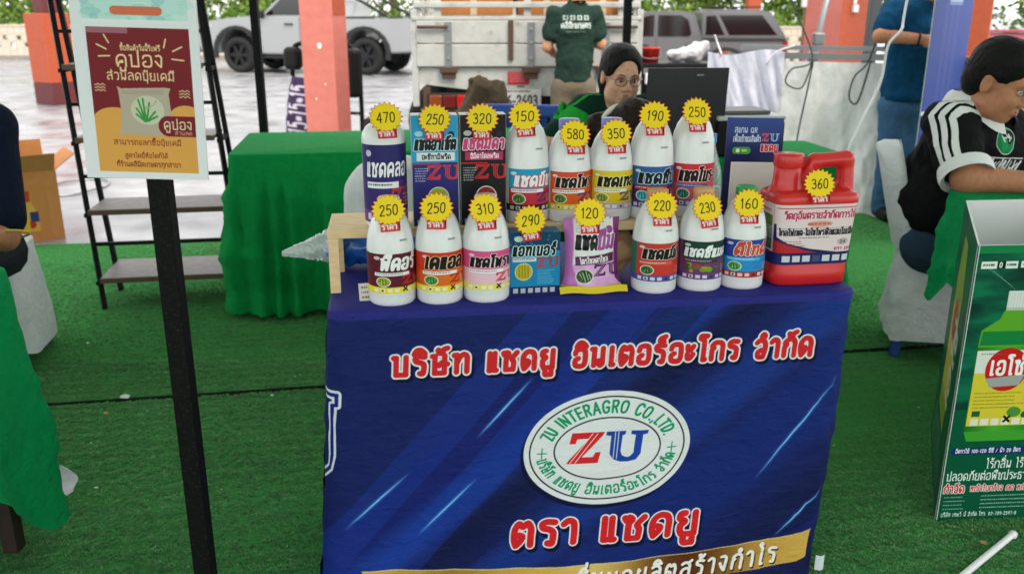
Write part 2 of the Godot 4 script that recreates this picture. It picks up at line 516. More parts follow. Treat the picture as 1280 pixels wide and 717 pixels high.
# ---------------------------------------------------------------- lettering: each glyph is its width and its strokes ("~" marks a curved one)
const GLYPHS := {
	"ก": ".62|~.03,0 .03,.55 .12,.66 .03,.78 .14,.94 .32,1 .5,.94 .58,.75 .58,.5 .58,0",
	"ข": ".6|~.02,.9 .1,1 .22,.9 .14,.72 .13,.5 .13,.03|.13,0 .54,0 .54,1",
	"ฃ": ".6|.13,0 .54,0 .54,1",
	"ค": ".64|~.08,0 .03,.3 .04,.7 .16,.93 .32,1 .5,.93 .58,.7 .58,.4 .58,0|~.08,0 .14,.25 .24,.42 .36,.48 .38,.36 .26,.36",
	"ง": ".5|~.06,.96 .26,1 .38,.86 .38,.5 .34,0|~.34,0 .2,.16 .02,.5",
	"จ": ".54|~.0,.86 .16,1 .36,.97 .47,.75 .47,.4 .4,0|~.4,0 .14,.02 .1,.28 .27,.42",
	"ช": ".64|~.02,.9 .1,1 .22,.9 .14,.72 .13,.5 .13,.03|.13,0 .48,0|~.48,0 .5,.4 .42,.62 .5,.78 .64,.98",
	"ซ": ".64|~0,.98 .08,.84 .14,1 .24,.9 .15,.72 .13,.5 .13,.03|.13,0 .48,0|~.48,0 .5,.4 .42,.62 .5,.78 .64,.98",
	"ญ": ".9|~.03,0 .03,.55 .12,.66 .03,.78 .14,.94 .3,1 .46,.92 .5,.7 .5,.2|.5,0 .84,0 .84,1",
	"ฐ": ".55|~.46,.95 .2,1 .04,.9 .1,.7 .4,.62 .46,.4 .46,0|.46,0 .06,0 .06,.4|~.06,-.2 .3,-.1 .5,-.3",
	"ณ": ".9|~.03,0 .03,.55 .12,.66 .03,.78 .14,.94 .3,1 .46,.92 .5,.7 .5,.1|~.5,.1 .6,.2 .75,.0|.84,.1 .84,1",
	"ด": ".64|~.1,0 .03,.3 .04,.7 .16,.93 .32,1 .5,.93 .58,.7 .58,.4 .58,0|~.1,0 .24,.2 .3,.4 .18,.48",
	"ต": ".64|~.1,0 .03,.3 .04,.75 .16,1 .31,.86 .46,1 .58,.75 .58,.4 .58,0|~.1,0 .24,.2 .3,.4 .18,.48",
	"ถ": ".64|~.03,.1 .1,0 .17,.1 .07,.25 .05,.55 .14,.66 .04,.78 .16,.94 .33,1 .52,.93 .58,.7 .58,.4 .58,0",
	"ท": ".64|0,.98 .12,.98 .12,0|~.12,.5 .26,.88 .42,1 .55,.9 .57,.65 .57,0",
	"ธ": ".55|~.48,.94 .2,1 .05,.9 .1,.7 .36,.62 .48,.45 .48,.2 .47,0|.47,0 .08,0 .08,.42",
	"น": ".64|0,.98 .12,.98 .12,0|~.12,.03 .22,.22 .4,.26 .52,.12 .44,.0 .36,.12|.55,.1 .55,1",
	"บ": ".6|0,.98 .11,.98 .11,0 .53,0 .53,1",
	"ป": ".6|0,.98 .11,.98 .11,0 .53,0 .53,1.4",
	"ผ": ".64|.18,.82 .08,.95 .08,0 .32,.5 .55,0 .55,1",
	"ฝ": ".64|.18,.82 .08,.95 .08,0 .32,.5 .55,0 .55,1.4",
	"พ": ".74|0,.98 .1,.98 .16,0 .36,.75 .56,0 .64,1",
	"ฟ": ".74|0,.98 .1,.98 .16,0 .36,.75 .56,0 .64,1.4",
	"ภ": ".66|.0,0 .12,0|~.12,0 .12,.5 .18,.64 .08,.78 .2,.95 .36,1 .53,.93 .6,.7 .6,.4 .6,0",
	"ม": ".64|0,.98 .12,.98 .12,.1|~.12,.1 .03,.02 .02,.16 .14,.2 .35,.1 .54,.02|.55,0 .55,1",
	"ย": ".62|~.2,.98 .06,.95 .03,.75 .2,.6 .07,.42 .06,.2 .12,0|.12,0 .54,0 .54,1",
	"ร": ".5|~.46,.97 .2,1 .05,.9 .09,.72 .3,.64 .42,.5 .42,.2 .38,.02 .25,.04",
	"ล": ".62|~.05,.88 .2,1 .42,.97 .54,.8 .55,.5 .55,0|~.55,.48 .4,.6 .16,.52 .06,.3 .1,.04 .24,.06",
	"ว": ".5|~.03,.9 .16,1 .34,.97 .44,.75 .44,.4 .4,.04 .26,.02",
	"ศ": ".66|~.08,0 .03,.3 .04,.7 .16,.93 .32,1 .5,.93 .58,.7 .58,.4 .58,0|~.08,0 .18,.35 .34,.46|.46,.94 .64,1.15",
	"ษ": ".66|0,.98 .11,.98 .11,0 .53,0 .53,1|~.3,.42 .42,.6 .66,.5",
	"ส": ".64|~.05,.88 .2,1 .42,.97 .54,.8 .55,.5 .55,0|~.55,.48 .4,.6 .16,.52 .06,.3 .1,.04 .24,.06|.42,.95 .62,1.15",
	"ห": ".66|0,.98 .12,.98 .12,0|~.12,.42 .3,.6 .44,.52 .52,.3 .54,0|~.4,.58 .52,.72 .54,.92 .4,.98 .38,.8",
	"อ": ".6|~.04,.74 .1,.94 .3,1 .5,.93 .55,.6 .54,.2 .44,.02 .22,0 .07,.08 .05,.34 .2,.46",
	"ฮ": ".6|~.04,.74 .1,.94 .3,1 .5,.93 .55,.6 .54,.2 .3,0 .07,.08 .05,.34|.42,.95 .62,1.15",
	"ฤ": ".6|~.03,0 .03,.55 .12,.66 .03,.78 .32,1 .5,.94 .58,.5 .58,-.35",
	"ะ": ".36|~0,.86 .04,.62 .16,.62 .3,.84|~0,.38 .04,.14 .16,.14 .3,.36",
	"า": ".44|~0,.86 .14,1 .3,.94 .36,.7 .36,0",
	"เ": ".24|.08,1 .08,0 .18,0",
	"แ": ".46|.08,1 .08,0 .17,0|.32,1 .32,0 .42,0",
	"โ": ".34|~.34,1.4 .05,1.42 .0,1.28 .14,1.2 .2,1.05 .2,.2|.2,.25 .2,0 .3,0",
	"ใ": ".32|~.1,1.2 .0,1.3 .08,1.42 .2,1.36 .2,1.1 .18,.2|.18,.25 .18,0 .28,0",
	"ไ": ".3|~.16,1.34 .08,1.44 .02,1.34 .08,1.24 .17,1.12 .18,.9 .18,.2|.18,.25 .18,0 .28,0",
	"ิ": "0|~-.5,1.14 -.4,1.34 -.22,1.36 -.05,1.16|-.5,1.14 -.05,1.14",
	"ี": "0|~-.5,1.14 -.4,1.34 -.22,1.36 -.06,1.2|-.5,1.14 -.05,1.14 -.05,1.44",
	"ึ": "0|~-.5,1.14 -.4,1.34 -.22,1.36 -.05,1.16|-.5,1.14 -.05,1.14|~-.1,1.3 -.02,1.42 .02,1.3",
	"ื": "0|~-.5,1.14 -.4,1.34 -.22,1.36 -.06,1.2|-.5,1.14 -.05,1.14 -.05,1.44|-.18,1.3 -.18,1.44",
	"ั": "0|~-.42,1.34 -.36,1.16 -.22,1.18 -.2,1.34 -.02,1.42",
	"็": "0|~-.42,1.12 -.44,1.32 -.28,1.3 -.2,1.38 -.05,1.44",
	"่": "0|-.14,1.16 -.14,1.4",
	"้": "0|~-.38,1.38 -.28,1.4 -.3,1.18 -.16,1.24 -.04,1.4",
	"๊": "0|~-.4,1.16 -.32,1.38 -.22,1.2 -.1,1.4",
	"๋": "0|-.2,1.14 -.2,1.42|-.34,1.28 -.06,1.28",
	"์": "0|~-.24,1.14 -.12,1.2 -.2,1.32 -.3,1.24 -.26,1.4 -.04,1.5",
	"ุ": "0|-.12,-.12 -.12,-.42",
	"ู": "0|~-.42,-.14 -.4,-.4 -.24,-.42 -.12,-.36|-.12,-.12 -.12,-.42",
	"ํ": "0|~-.3,1.26 -.22,1.36 -.14,1.26 -.22,1.16 -.3,1.26",
	"0": ".56|~.26,1 .08,.85 .04,.5 .08,.15 .26,0 .44,.15 .48,.5 .44,.85 .26,1",
	"1": ".32|.04,.8 .18,1 .18,0",
	"2": ".54|~.05,.78 .12,.95 .28,1 .44,.88 .42,.62 .2,.28 .04,.02|.04,0 .48,0",
	"3": ".54|~.05,.88 .24,1 .42,.86 .4,.62 .2,.53|~.2,.53 .44,.46 .48,.2 .3,0 .05,.1",
	"4": ".58|.4,0 .4,1 .04,.3 .52,.3",
	"5": ".54|.44,1 .1,1 .07,.56|~.07,.56 .3,.62 .47,.45 .46,.15 .26,0 .05,.1",
	"6": ".54|~.4,.98 .18,.75 .05,.35 .12,.05 .3,0 .46,.15 .44,.42 .26,.5 .08,.35",
	"7": ".54|.04,1 .48,1 .2,0",
	"8": ".54|~.26,.54 .08,.7 .1,.93 .26,1 .42,.93 .44,.7 .26,.54 .05,.36 .06,.08 .26,0 .46,.08 .47,.36 .26,.54",
	"9": ".54|~.45,.7 .3,.5 .1,.56 .06,.82 .22,1 .42,.93 .46,.65 .4,.25 .3,0",
	"A": ".68|0,0 .33,1 .66,0|.12,.34 .54,.34",
	"B": ".6|.06,0 .06,1|~.06,1 .4,.97 .42,.6 .06,.54|~.06,.54 .5,.5 .5,.05 .06,0",
	"C": ".66|~.6,.82 .48,.97 .28,.99 .08,.78 .05,.4 .16,.07 .38,0 .55,.1 .6,.22",
	"D": ".66|.06,0 .06,1|~.06,1 .36,.98 .58,.75 .6,.4 .44,.08 .06,0",
	"E": ".54|.5,1 .06,1 .06,0 .5,0|.06,.53 .44,.53",
	"F": ".5|.48,1 .06,1 .06,0|.06,.53 .42,.53",
	"G": ".7|~.6,.82 .48,.97 .28,.99 .08,.78 .05,.4 .16,.07 .38,0 .6,.12|.6,.12 .6,.46 .36,.46",
	"H": ".66|.06,0 .06,1|.58,0 .58,1|.06,.52 .58,.52",
	"I": ".2|.1,0 .1,1",
	"K": ".62|.06,0 .06,1|.56,1 .08,.45 .58,0",
	"L": ".5|.06,1 .06,0 .48,0",
	"M": ".8|.06,0 .06,1 .38,.2 .7,1 .7,0",
	"N": ".68|.06,0 .06,1 .58,0 .58,1",
	"O": ".72|~.35,1 .12,.88 .05,.5 .12,.12 .35,0 .58,.12 .65,.5 .58,.88 .35,1",
	"P": ".56|.06,0 .06,1|~.06,1 .42,.98 .5,.75 .4,.5 .06,.46",
	"Q": ".72|~.35,1 .12,.88 .05,.5 .12,.12 .35,0 .58,.12 .65,.5 .58,.88 .35,1|.4,.25 .66,-.05",
	"R": ".6|.06,0 .06,1|~.06,1 .42,.98 .5,.76 .4,.54 .06,.5|.3,.5 .54,0",
	"S": ".58|~.5,.85 .36,.99 .14,.95 .08,.75 .22,.56 .44,.44 .5,.22 .38,.02 .16,.01 .04,.15",
	"T": ".56|0,1 .54,1|.27,1 .27,0",
	"U": ".66|~.06,1 .06,.35 .14,.06 .32,0 .5,.06 .58,.35 .58,1",
	"V": ".62|0,1 .3,0 .6,1",
	"W": ".86|0,1 .2,0 .42,.85 .62,0 .84,1",
	"X": ".6|.03,0 .56,1|.03,1 .56,0",
	"Y": ".6|0,1 .29,.5 .58,1|.29,.5 .29,0",
	"Z": ".58|.04,1 .52,1 .04,0 .54,0",
	".": ".2|.08,0 .1,.02", ",": ".2|.1,.03 .04,-.16", "-": ".4|.05,.42 .34,.42", "/": ".4|0,0 .36,1", "!": ".24|.1,1 .1,.32|.1,.02 .1,.04", ":": ".2|.08,.1 .08,.12|.08,.6 .08,.62", " ": ".38|",
	"+": ".5|.22,.1 .22,.8|-.08,.45 .52,.45",
}
const UPPER := "ิีึืั็ํ"
const TONES := "่้๊๋์"
var glyph_cache := {}

func glyph(ch: String) -> Array:   # [width, [polyline, ...]]
	if glyph_cache.has(ch): return glyph_cache[ch]
	var parts: PackedStringArray = (GLYPHS.get(ch, ".5|") as String).split("|", false)
	var lines := []
	for i in range(1, parts.size()):
		var curved := parts[i].begins_with("~")
		var pts := []
		for q in parts[i].trim_prefix("~").split(" ", false):
			var xy := q.split(",")
			pts.append(Vector2(xy[0].to_float(), xy[1].to_float()))
		if curved:
			var out := PackedVector2Array()
			for k in pts.size() - 1:
				var a: Vector2 = pts[maxi(k - 1, 0)]
				var b: Vector2 = pts[mini(k + 2, pts.size() - 1)]
				for n in 4:
					out.append((pts[k] as Vector2).cubic_interpolate(pts[k + 1], a, b, n / 4.0))
			out.append(pts[-1])
			lines.append(out)
		else:
			lines.append(PackedVector2Array(pts))
	glyph_cache[ch] = [parts[0].to_float(), lines]
	return glyph_cache[ch]

# all strokes of a text in letter heights, y up, baseline 0: [width, [[polyline, pen x], ...]]
func text_lines(s: String, gap := 0.2) -> Array:
	var x := 0.0
	var out := []
	var high := false
	var prev := ""
	s = s.replace("ำ", "ํา")
	for ch in s:
		var g := glyph(ch)
		var dy := 0.0
		var dx := 0.0
		if ch in TONES:
			dy = 0.34 if high else 0.0
		if g[0] == 0.0:
			dx = -gap
			if prev in "ปฝฟ" and (ch in UPPER or ch in TONES): dx -= 0.14
		for l in g[1]:
			var p := PackedVector2Array()
			for q in l: p.append(q + Vector2(x + dx, dy))
			out.append(p)
		if ch in UPPER: high = true
		elif g[0] > 0.0:
			high = false; prev = ch
			x += g[0] + gap
	return [x - gap, out]

# ---------------------------------------------------------------- a picture that print is drawn into
class Canvas:
	var w: int; var h: int
	var px: PackedByteArray
	func _init(w_: int, h_: int, c := Color.WHITE):
		w = w_; h = h_
		var im := Image.create_empty(w, h, false, Image.FORMAT_RGBA8)
		im.fill(c)
		px = im.get_data()
	func image() -> Image:
		return Image.create_from_data(w, h, false, Image.FORMAT_RGBA8, px)
	func put(x: int, y: int, c: Color, a: float) -> void:
		var i := (y * w + x) * 4
		px[i] = int(lerpf(px[i], c.r8, a)); px[i + 1] = int(lerpf(px[i + 1], c.g8, a)); px[i + 2] = int(lerpf(px[i + 2], c.b8, a))
	func rect(x0: float, y0: float, x1: float, y1: float, c: Color, a := 1.0) -> void:
		for y in range(maxi(0, int(y0)), mini(h, int(y1))):
			for x in range(maxi(0, int(x0)), mini(w, int(x1))): put(x, y, c, a)
	func fade(x0: float, y0: float, x1: float, y1: float, c0: Color, c1: Color, along_x := true) -> void:
		for y in range(maxi(0, int(y0)), mini(h, int(y1))):
			for x in range(maxi(0, int(x0)), mini(w, int(x1))):
				put(x, y, c0.lerp(c1, clampf((x - x0) / (x1 - x0) if along_x else (y - y0) / (y1 - y0), 0, 1)), 1.0)
	func disc(cx: float, cy: float, rx: float, ry: float, c: Color, ring := 0.0, a := 1.0, turn := 0.0) -> void:
		var r := maxf(rx, ry) + 2
		var cs := cos(turn); var sn := sin(turn)
		for y in range(maxi(0, int(cy - r)), mini(h, int(cy + r) + 1)):
			for x in range(maxi(0, int(cx - r)), mini(w, int(cx + r) + 1)):
				var q := Vector2((x + .5 - cx) * cs + (y + .5 - cy) * sn, -(x + .5 - cx) * sn + (y + .5 - cy) * cs)
				var e := Vector2(q.x / rx, q.y / ry)
				var l := e.length()
				var d := l * (l - 1.0) / maxf(Vector2(e.x / rx, e.y / ry).length(), 1e-6) if l > .05 else -minf(rx, ry)
				if ring > 0.0: d = absf(d) - ring * .5
				if d < .5: put(x, y, c, clampf(.5 - d, 0, 1) * a)
	func poly(p: PackedVector2Array, c: Color, a := 1.0) -> void:
		var lo := p[0]; var hi := p[0]
		for q in p:
			lo = lo.min(q); hi = hi.max(q)
		for y in range(maxi(0, int(lo.y)), mini(h, int(hi.y) + 1)):
			var xs := []
			for i in p.size():
				var s := p[i]; var e := p[(i + 1) % p.size()]
				if (s.y <= y + .5) != (e.y <= y + .5): xs.append(s.x + (y + .5 - s.y) / (e.y - s.y) * (e.x - s.x))
			xs.sort()
			for k in range(0, xs.size() - 1, 2):
				for x in range(maxi(0, int(xs[k])), mini(w, int(xs[k + 1]) + 1)):
					var cov := minf(minf(x + 1 - xs[k], xs[k + 1] - x), 1.0)
					if cov > 0: put(x, y, c, cov * a)
	func seg(p: Vector2, q: Vector2, r: float, c: Color, a := 1.0) -> void:
		var lo := p.min(q); var hi := p.max(q)
		var pq := q - p
		var l2 := maxf(pq.length_squared(), 1e-6)
		for y in range(maxi(0, int(lo.y - r - 1)), mini(h, int(hi.y + r + 2))):
			for x in range(maxi(0, int(lo.x - r - 1)), mini(w, int(hi.x + r + 2))):
				var s := Vector2(x + .5, y + .5)
				var t := clampf((s - p).dot(pq) / l2, 0, 1)
				var d := (p + pq * t).distance_to(s) - r
				if d < .5: put(x, y, c, clampf(.5 - d, 0, 1) * a)
	# soft: a streak that fades out across and along
	func streak(p: Vector2, q: Vector2, r: float, c: Color, a := 1.0) -> void:
		var lo := p.min(q); var hi := p.max(q)
		var pq := q - p
		for y in range(maxi(0, int(lo.y - r)), mini(h, int(hi.y + r))):
			for x in range(maxi(0, int(lo.x - r)), mini(w, int(hi.x + r))):
				var s := Vector2(x + .5, y + .5)
				var t := (s - p).dot(pq) / pq.length_squared()
				if t < 0 or t > 1: continue
				var d := (p + pq * t).distance_to(s) / r
				if d < 1: put(x, y, c, (1 - d) * (1 - d) * sin(t * PI) * a)
	func grain(n: FastNoiseLite, amt: float) -> void:
		for y in h:
			for x in w:
				var i := (y * w + x) * 4
				var f := 1.0 + n.get_noise_2d(x, y) * amt
				for k in 3: px[i + k] = clampi(int(px[i + k] * f), 0, 255)

# draws text; x, y: left end of the baseline in pixels; size: letter height; pen: stroke width as a share of it
func write(cv: Canvas, s: String, x: float, y: float, size: float, c: Color, pen := 0.2, slant := 0.0, rim := 0.0, rim_c := Color.WHITE, fit := 0.0, turn := 0.0, centred := false, gap := -1.0, wide := 1.0) -> float:
	var t := text_lines(s, gap if gap >= 0.0 else pen * 0.75 + 0.06)
	var sx := size * wide
	if fit > 0.0: sx = fit / maxf(t[0], 0.01)
	var off: float = -t[0] * sx * 0.5 if centred else 0.0
	var cs := cos(turn); var sn := sin(turn)
	var passes := [[rim, rim_c], [0.0, c]] if rim > 0.0 else [[0.0, c]]
	for ps in passes:
		for l in t[1]:
			var last := Vector2.ZERO
			for k in l.size():
				var q := Vector2(off + l[k].x * sx + l[k].y * slant * size, -l[k].y * size)
				q = Vector2(x + q.x * cs - q.y * sn, y + q.x * sn + q.y * cs)
				if k > 0: cv.seg(last, q, pen * size * 0.5 + ps[0], ps[1])
				last = q
	return t[0] * sx

# text round an ellipse: ang = direction of its middle (0 = right, y down), top: letters stand outwards
func write_round(cv: Canvas, s: String, cx: float, cy: float, rx: float, ry: float, mid: float, sweep: float, size: float, c: Color, pen := 0.16, outwards := true):
	var t := text_lines(s, pen * 0.75 + 0.1)
	for l in t[1]:
		var last := Vector2.ZERO
		# a letter keeps its shape: its first point picks the place, the tangent there its turn
		for k in l.size():
			var f: float = l[k].x / t[0] - 0.5
			var a := mid + sweep * f * (1.0 if outwards else -1.0)
			var up: float = l[k].y * size * (1.0 if outwards else -1.0)
			var q := Vector2(cx + cos(a) * (rx + up), cy + sin(a) * (ry + up))
			if k > 0: cv.seg(last, q, pen * size * 0.5, c)
			last = q

# lines of print too small to read
func fine_print(cv: Canvas, x0: float, y0: float, x1: float, rows: int, step: float, c: Color, seed_ := 1):
	var r := RandomNumberGenerator.new()
	r.seed = seed_
	for i in rows:
		var x := x0
		var stop := lerpf(x0, x1, r.randf_range(.7, 1.0))
		while x < stop:
			var l := r.randf_range(2, 7)
			cv.rect(x, y0 + i * step, minf(x + l, stop), y0 + i * step + maxf(1.0, step * .4), c, 0.75)
			x += l + r.randf_range(1, 2.5)
# ---------------------------------------------------------------- setting
func make_materials():
	M.white_plastic = mat(Color(0.885, 0.88, 0.90), 0.27)
	M.white_plastic.subsurf_scatter_enabled = true
	M.white_plastic.subsurf_scatter_strength = 0.02
	M.black_metal = worn(Color("#0f1011"), Color("#1a1b1d"), 0.05, 3.0, 0.5)
	M.black_metal.metallic_specular = 0.25
	M.dark_plastic = mat(Color("#131415"), 0.5, 0.0, 0.3)
	M.steel = mat(Color("#8d9093"), 0.4, 0.8)
	M.green_cloth = cloth_mat(Color("#07853f"), 0.8, 0.0)
	M.green_cloth2 = cloth_mat(Color("#068a4c"), 0.8, 0.0)
	M.white_cloth = cloth_mat(Color("#d9dade"), 0.85, 0.2)
	M.pine = worn(Color("#d9b486"), Color("#e9cda4"), 0.02, 5.0, 0.6, 0.02, 7)
	M.pine.uv1_scale = Vector3(3, 14, 14)
	M.carton = worn(Color("#b4753f"), Color("#c4854c"), 0.03, 2.0, 0.85)
	M.rubber = mat(Color("#141415"), 0.85)
	M.skin = mat(Color("#bd8866"), 0.55, 0.0, 0.35); M.skin.subsurf_scatter_enabled = true; M.skin.subsurf_scatter_strength = 0.05
	M.skin_dark = mat(Color("#b0785a"), 0.55, 0.0, 0.35); M.skin_dark.subsurf_scatter_enabled = true; M.skin_dark.subsurf_scatter_strength = 0.05
	M.skin_pale = mat(Color("#cc9c84"), 0.55, 0.0, 0.35); M.skin_pale.subsurf_scatter_enabled = true; M.skin_pale.subsurf_scatter_strength = 0.05
	M.hair = mat(Color("#0b0908"), 0.55, 0.0, 0.3)
	M.hair_brown = mat(Color("#1f120d"), 0.5, 0.0, 0.3)
	for k in ["skin", "skin_dark", "skin_pale"]:
		var c: Color = M[k].albedo_color
		M[k].albedo_color = Color.WHITE
		M[k].albedo_texture = noise_tex(0.03, c.darkened(0.12), c.lightened(0.05), 256, 19, 5, c)
		M[k].uv1_triplanar = true
		M[k].uv1_scale = Vector3.ONE * 5.0
		M[k].heightmap_enabled = true
		M[k].heightmap_texture = M[k].albedo_texture
		M[k].heightmap_scale = 0.05
	for k in ["hair", "hair_brown"]:
		M[k].heightmap_enabled = true
		M[k].heightmap_texture = crease_tex()
		M[k].heightmap_scale = 0.25
		M[k].uv1_triplanar = true
		M[k].uv1_scale = Vector3(26, 5, 26)
	M.eye_white = mat(Color("#b9b0a8"), 0.4)
	M.eye_dark = mat(Color("#15100d"), 0.2)
	M.lip = mat(Color("#9c5348"), 0.5)

func dip(x: float, z: float) -> float:   # the car park falls away a little behind the stalls
	return -0.45 * smoothstep(1.0, 3.5, x) * smoothstep(10.0, 16.0, -z)

func build_ground():
	var st := mb(true)
	sheet(st, 90, 90, func(u, v):
		var x := lerpf(-90, 90, u)
		var z := lerpf(30, -150, v)
		return Vector3(x, dip(x, z), z))
	var m := worn(Color("#87888b"), Color("#a0a1a4"), 0.012, 0.35, 0.5, 0.02, 3)
	m.roughness_texture = noise_tex(0.01, Color(0.16, 0.16, 0.16), Color(0.6, 0.6, 0.6), 256, 9)
	m.roughness = 1.0
	m.detail_enabled = true
	m.detail_blend_mode = BaseMaterial3D.BLEND_MODE_MUL
	m.detail_albedo = noise_tex(0.012, Color(0.74, 0.74, 0.74), Color.WHITE, 512, 11, 6)
	setting("ground", st, m)
	# paving joints of the concrete yard
	# two rolls of artificial turf, the far one laid edge to edge with the near one
	var base := worn(Color("#347a3a"), Color("#4b8d4f"), 0.05, 6.0, 0.95)
	base.metallic_specular = 0.1
	var rolls := [[3.0, -3.165, 0.0], [-3.178, -5.62, 0.002]]
	for r in rolls:
		var t := mb(true)
		var f := func(u, v):
			var x := lerpf(-7.0, 7.0, u)
			var wav := 0.006 * sin(x * 5.0) + 0.004 * sin(x * 17.0)
			var z: float = lerpf(r[0], r[1] + wav, v) - 0.17 * x
			var lip := 0.0 if r[0] > 0 else 0.007 * smoothstep(0.03, 0.0, v)
			return Vector3(x, 0.012 + r[2] + lip + 0.003 * sin(x * 1.3 + z * 2.1) * sin(z * 1.7), z)
		sheet(t, 120, 60, f)
		# its cut edge
		if r[0] < 0: sheet(t, 120, 1, func(u, v): return f.call(u, 1.0) * Vector3(1, 1.0 - v, 1))
		var o := setting("turf_ground", t, base)
		var e := mb(true)
		sheet(e, 120, 1, func(u, v): return f.call(u, 1.0 if r[0] > 0 else 0.0) * Vector3(1, 1.0 - v, 1))
		obj("cut_edge", e, mat(Color("#0d1a10"), .9), o)
		o.set_meta("kind", "structure")
	# the pile of the turf
	var blade := mb()
	var rg := RandomNumberGenerator.new()
	rg.seed = 4
	for k in 7:
		var a := TAU * k / 7.0 + rg.randf()
		var d := Vector3(cos(a), 0, sin(a))
		var s := Vector3(-d.z, 0, d.x) * 0.0011
		var p := d * rg.randf() * 0.006
		var tip := p + d * rg.randf_range(0.002, 0.006) + Vector3.UP * rg.randf_range(0.0025, 0.0052)
		tri(blade, p - s, tip, p + s)
	var bm := done(blade)
	var buf := PackedFloat32Array()
	var wear := FastNoiseLite.new()   # trodden and dusty patches of the carpet
	wear.seed = 6
	wear.frequency = 1.4
	var n := 0
	var spots := [[-2.6, 3.0, -1.75, -3.3, 17000.0], [-3.6, 3.6, -3.3, -6.4, 6500.0]]
	for s in spots:
		var count := int((s[1] - s[0]) * (s[2] - s[3]) * s[4])
		for i in count:
			var x := rg.randf_range(s[0], s[1])
			var z := rg.randf_range(s[3], s[2])
			var seam := -3.17 - 0.17 * x
			if z < -5.62 - 0.17 * x or (z > seam and z - seam < 0.012): continue
			var a := rg.randf() * TAU
			var sc := rg.randf_range(0.75, 1.25)
			var y := 0.0125 if z > seam else 0.0145 + 0.007 * smoothstep(0.075, 0.0, seam - z)
			# mown-in rows, and fibres of three greens
			var g := rg.randf()
			var row := (0.9 + 0.12 * sin((z + 0.17 * x) * 95.0)) * (1.0 + 0.2 * wear.get_noise_2d(x, z * 1.6) + 0.15 * wear.get_noise_2d(x * 6.0, z * 6.0))
			var c := Color(0.092, 0.265, 0.100).lerp(Color(0.20, 0.41, 0.175), g * g) * row
			if g > 0.985: c = Color(0.26, 0.36, 0.2)
			buf.append_array(PackedFloat32Array([cos(a) * sc, 0, sin(a) * sc, x, 0, sc, 0, y, -sin(a) * sc, 0, cos(a) * sc, z, c.r, c.g, c.b, 1]))
			n += 1
	var mm := MultiMesh.new()
	mm.transform_format = MultiMesh.TRANSFORM_3D
	mm.use_colors = true
	mm.mesh = bm
	mm.instance_count = n
	mm.buffer = buf
	var mi := MultiMeshInstance3D.new()
	mi.multimesh = mm
	mi.name = "grass"
	var gm := mat(Color.WHITE, 0.75, 0.0, 0.15)
	gm.vertex_color_use_as_albedo = true
	mi.material_override = gm
	add_child(mi)
	tag(mi, "short green plastic pile of the turf carpet", "turf", "", "stuff")

func build_canopy():
	var fabric := mat(Color("#eceef0"), 0.8)
	fabric.backlight_enabled = true
	fabric.backlight = Color(0.42, 0.42, 0.42)
	var o := thing("market_tent", "black tent posts carrying a white canopy over the stall", "tent", Vector3(0, 0, -1.7))
	for p in [[-1.293, -3.0, .04], [0.58, -3.0, .04], [-3.6, -3.0, .04], [3.9, -3.0, .04], [-3.6, 3.4, .04], [3.9, 3.4, .04]]:
		var st := mb()
		rbox(st, Vector3(p[0], 1.2, p[1]), Vector3(p[2], 2.4, p[2]), 0.004)
		obj("post", st, M.black_metal if p[2] < .05 else mat(Color("#3a3d40"), 0.4, 0.6), o)
	for z in [-3.0, 3.4]:
		var st := mb()
		box(st, Vector3(0.15, 2.42, z), Vector3(7.54, 0.04, 0.04))
		obj("beam", st, M.black_metal, o)
	for x in [-3.6, 3.9]:
		var st := mb()
		box(st, Vector3(x, 2.42, 0.2), Vector3(0.04, 0.04, 6.36))
		obj("beam", st, M.black_metal, o)
	var st := mb(true)
	sheet(st, 24, 24, func(u, v):
		var x := lerpf(-3.75, 4.05, u)
		var z := lerpf(3.55, -3.15, v)
		return Vector3(x, 2.45 + 0.75 * (1.0 - maxf(absf(u * 2 - 1), absf(v * 2 - 1))), z))
	obj("canopy", st, fabric, o)

func pillar(called: String, label: String, at: Vector3, turn: float, w: float, h: float, skin: Array) -> Node3D:
	# skin: [from, to, front material, side material, width factor]
	var o := thing(called, label, "pillar", at, turn, "painted pillars of the yard")
	for s in skin:
		var st := mb()
		rbox(st, Vector3(0, (s[0] + s[1]) * .5, 0), Vector3(w * s[3], s[1] - s[0] - .004, w * s[3]), 0.008)
		obj(s[4], st, s[2], o)
	return o

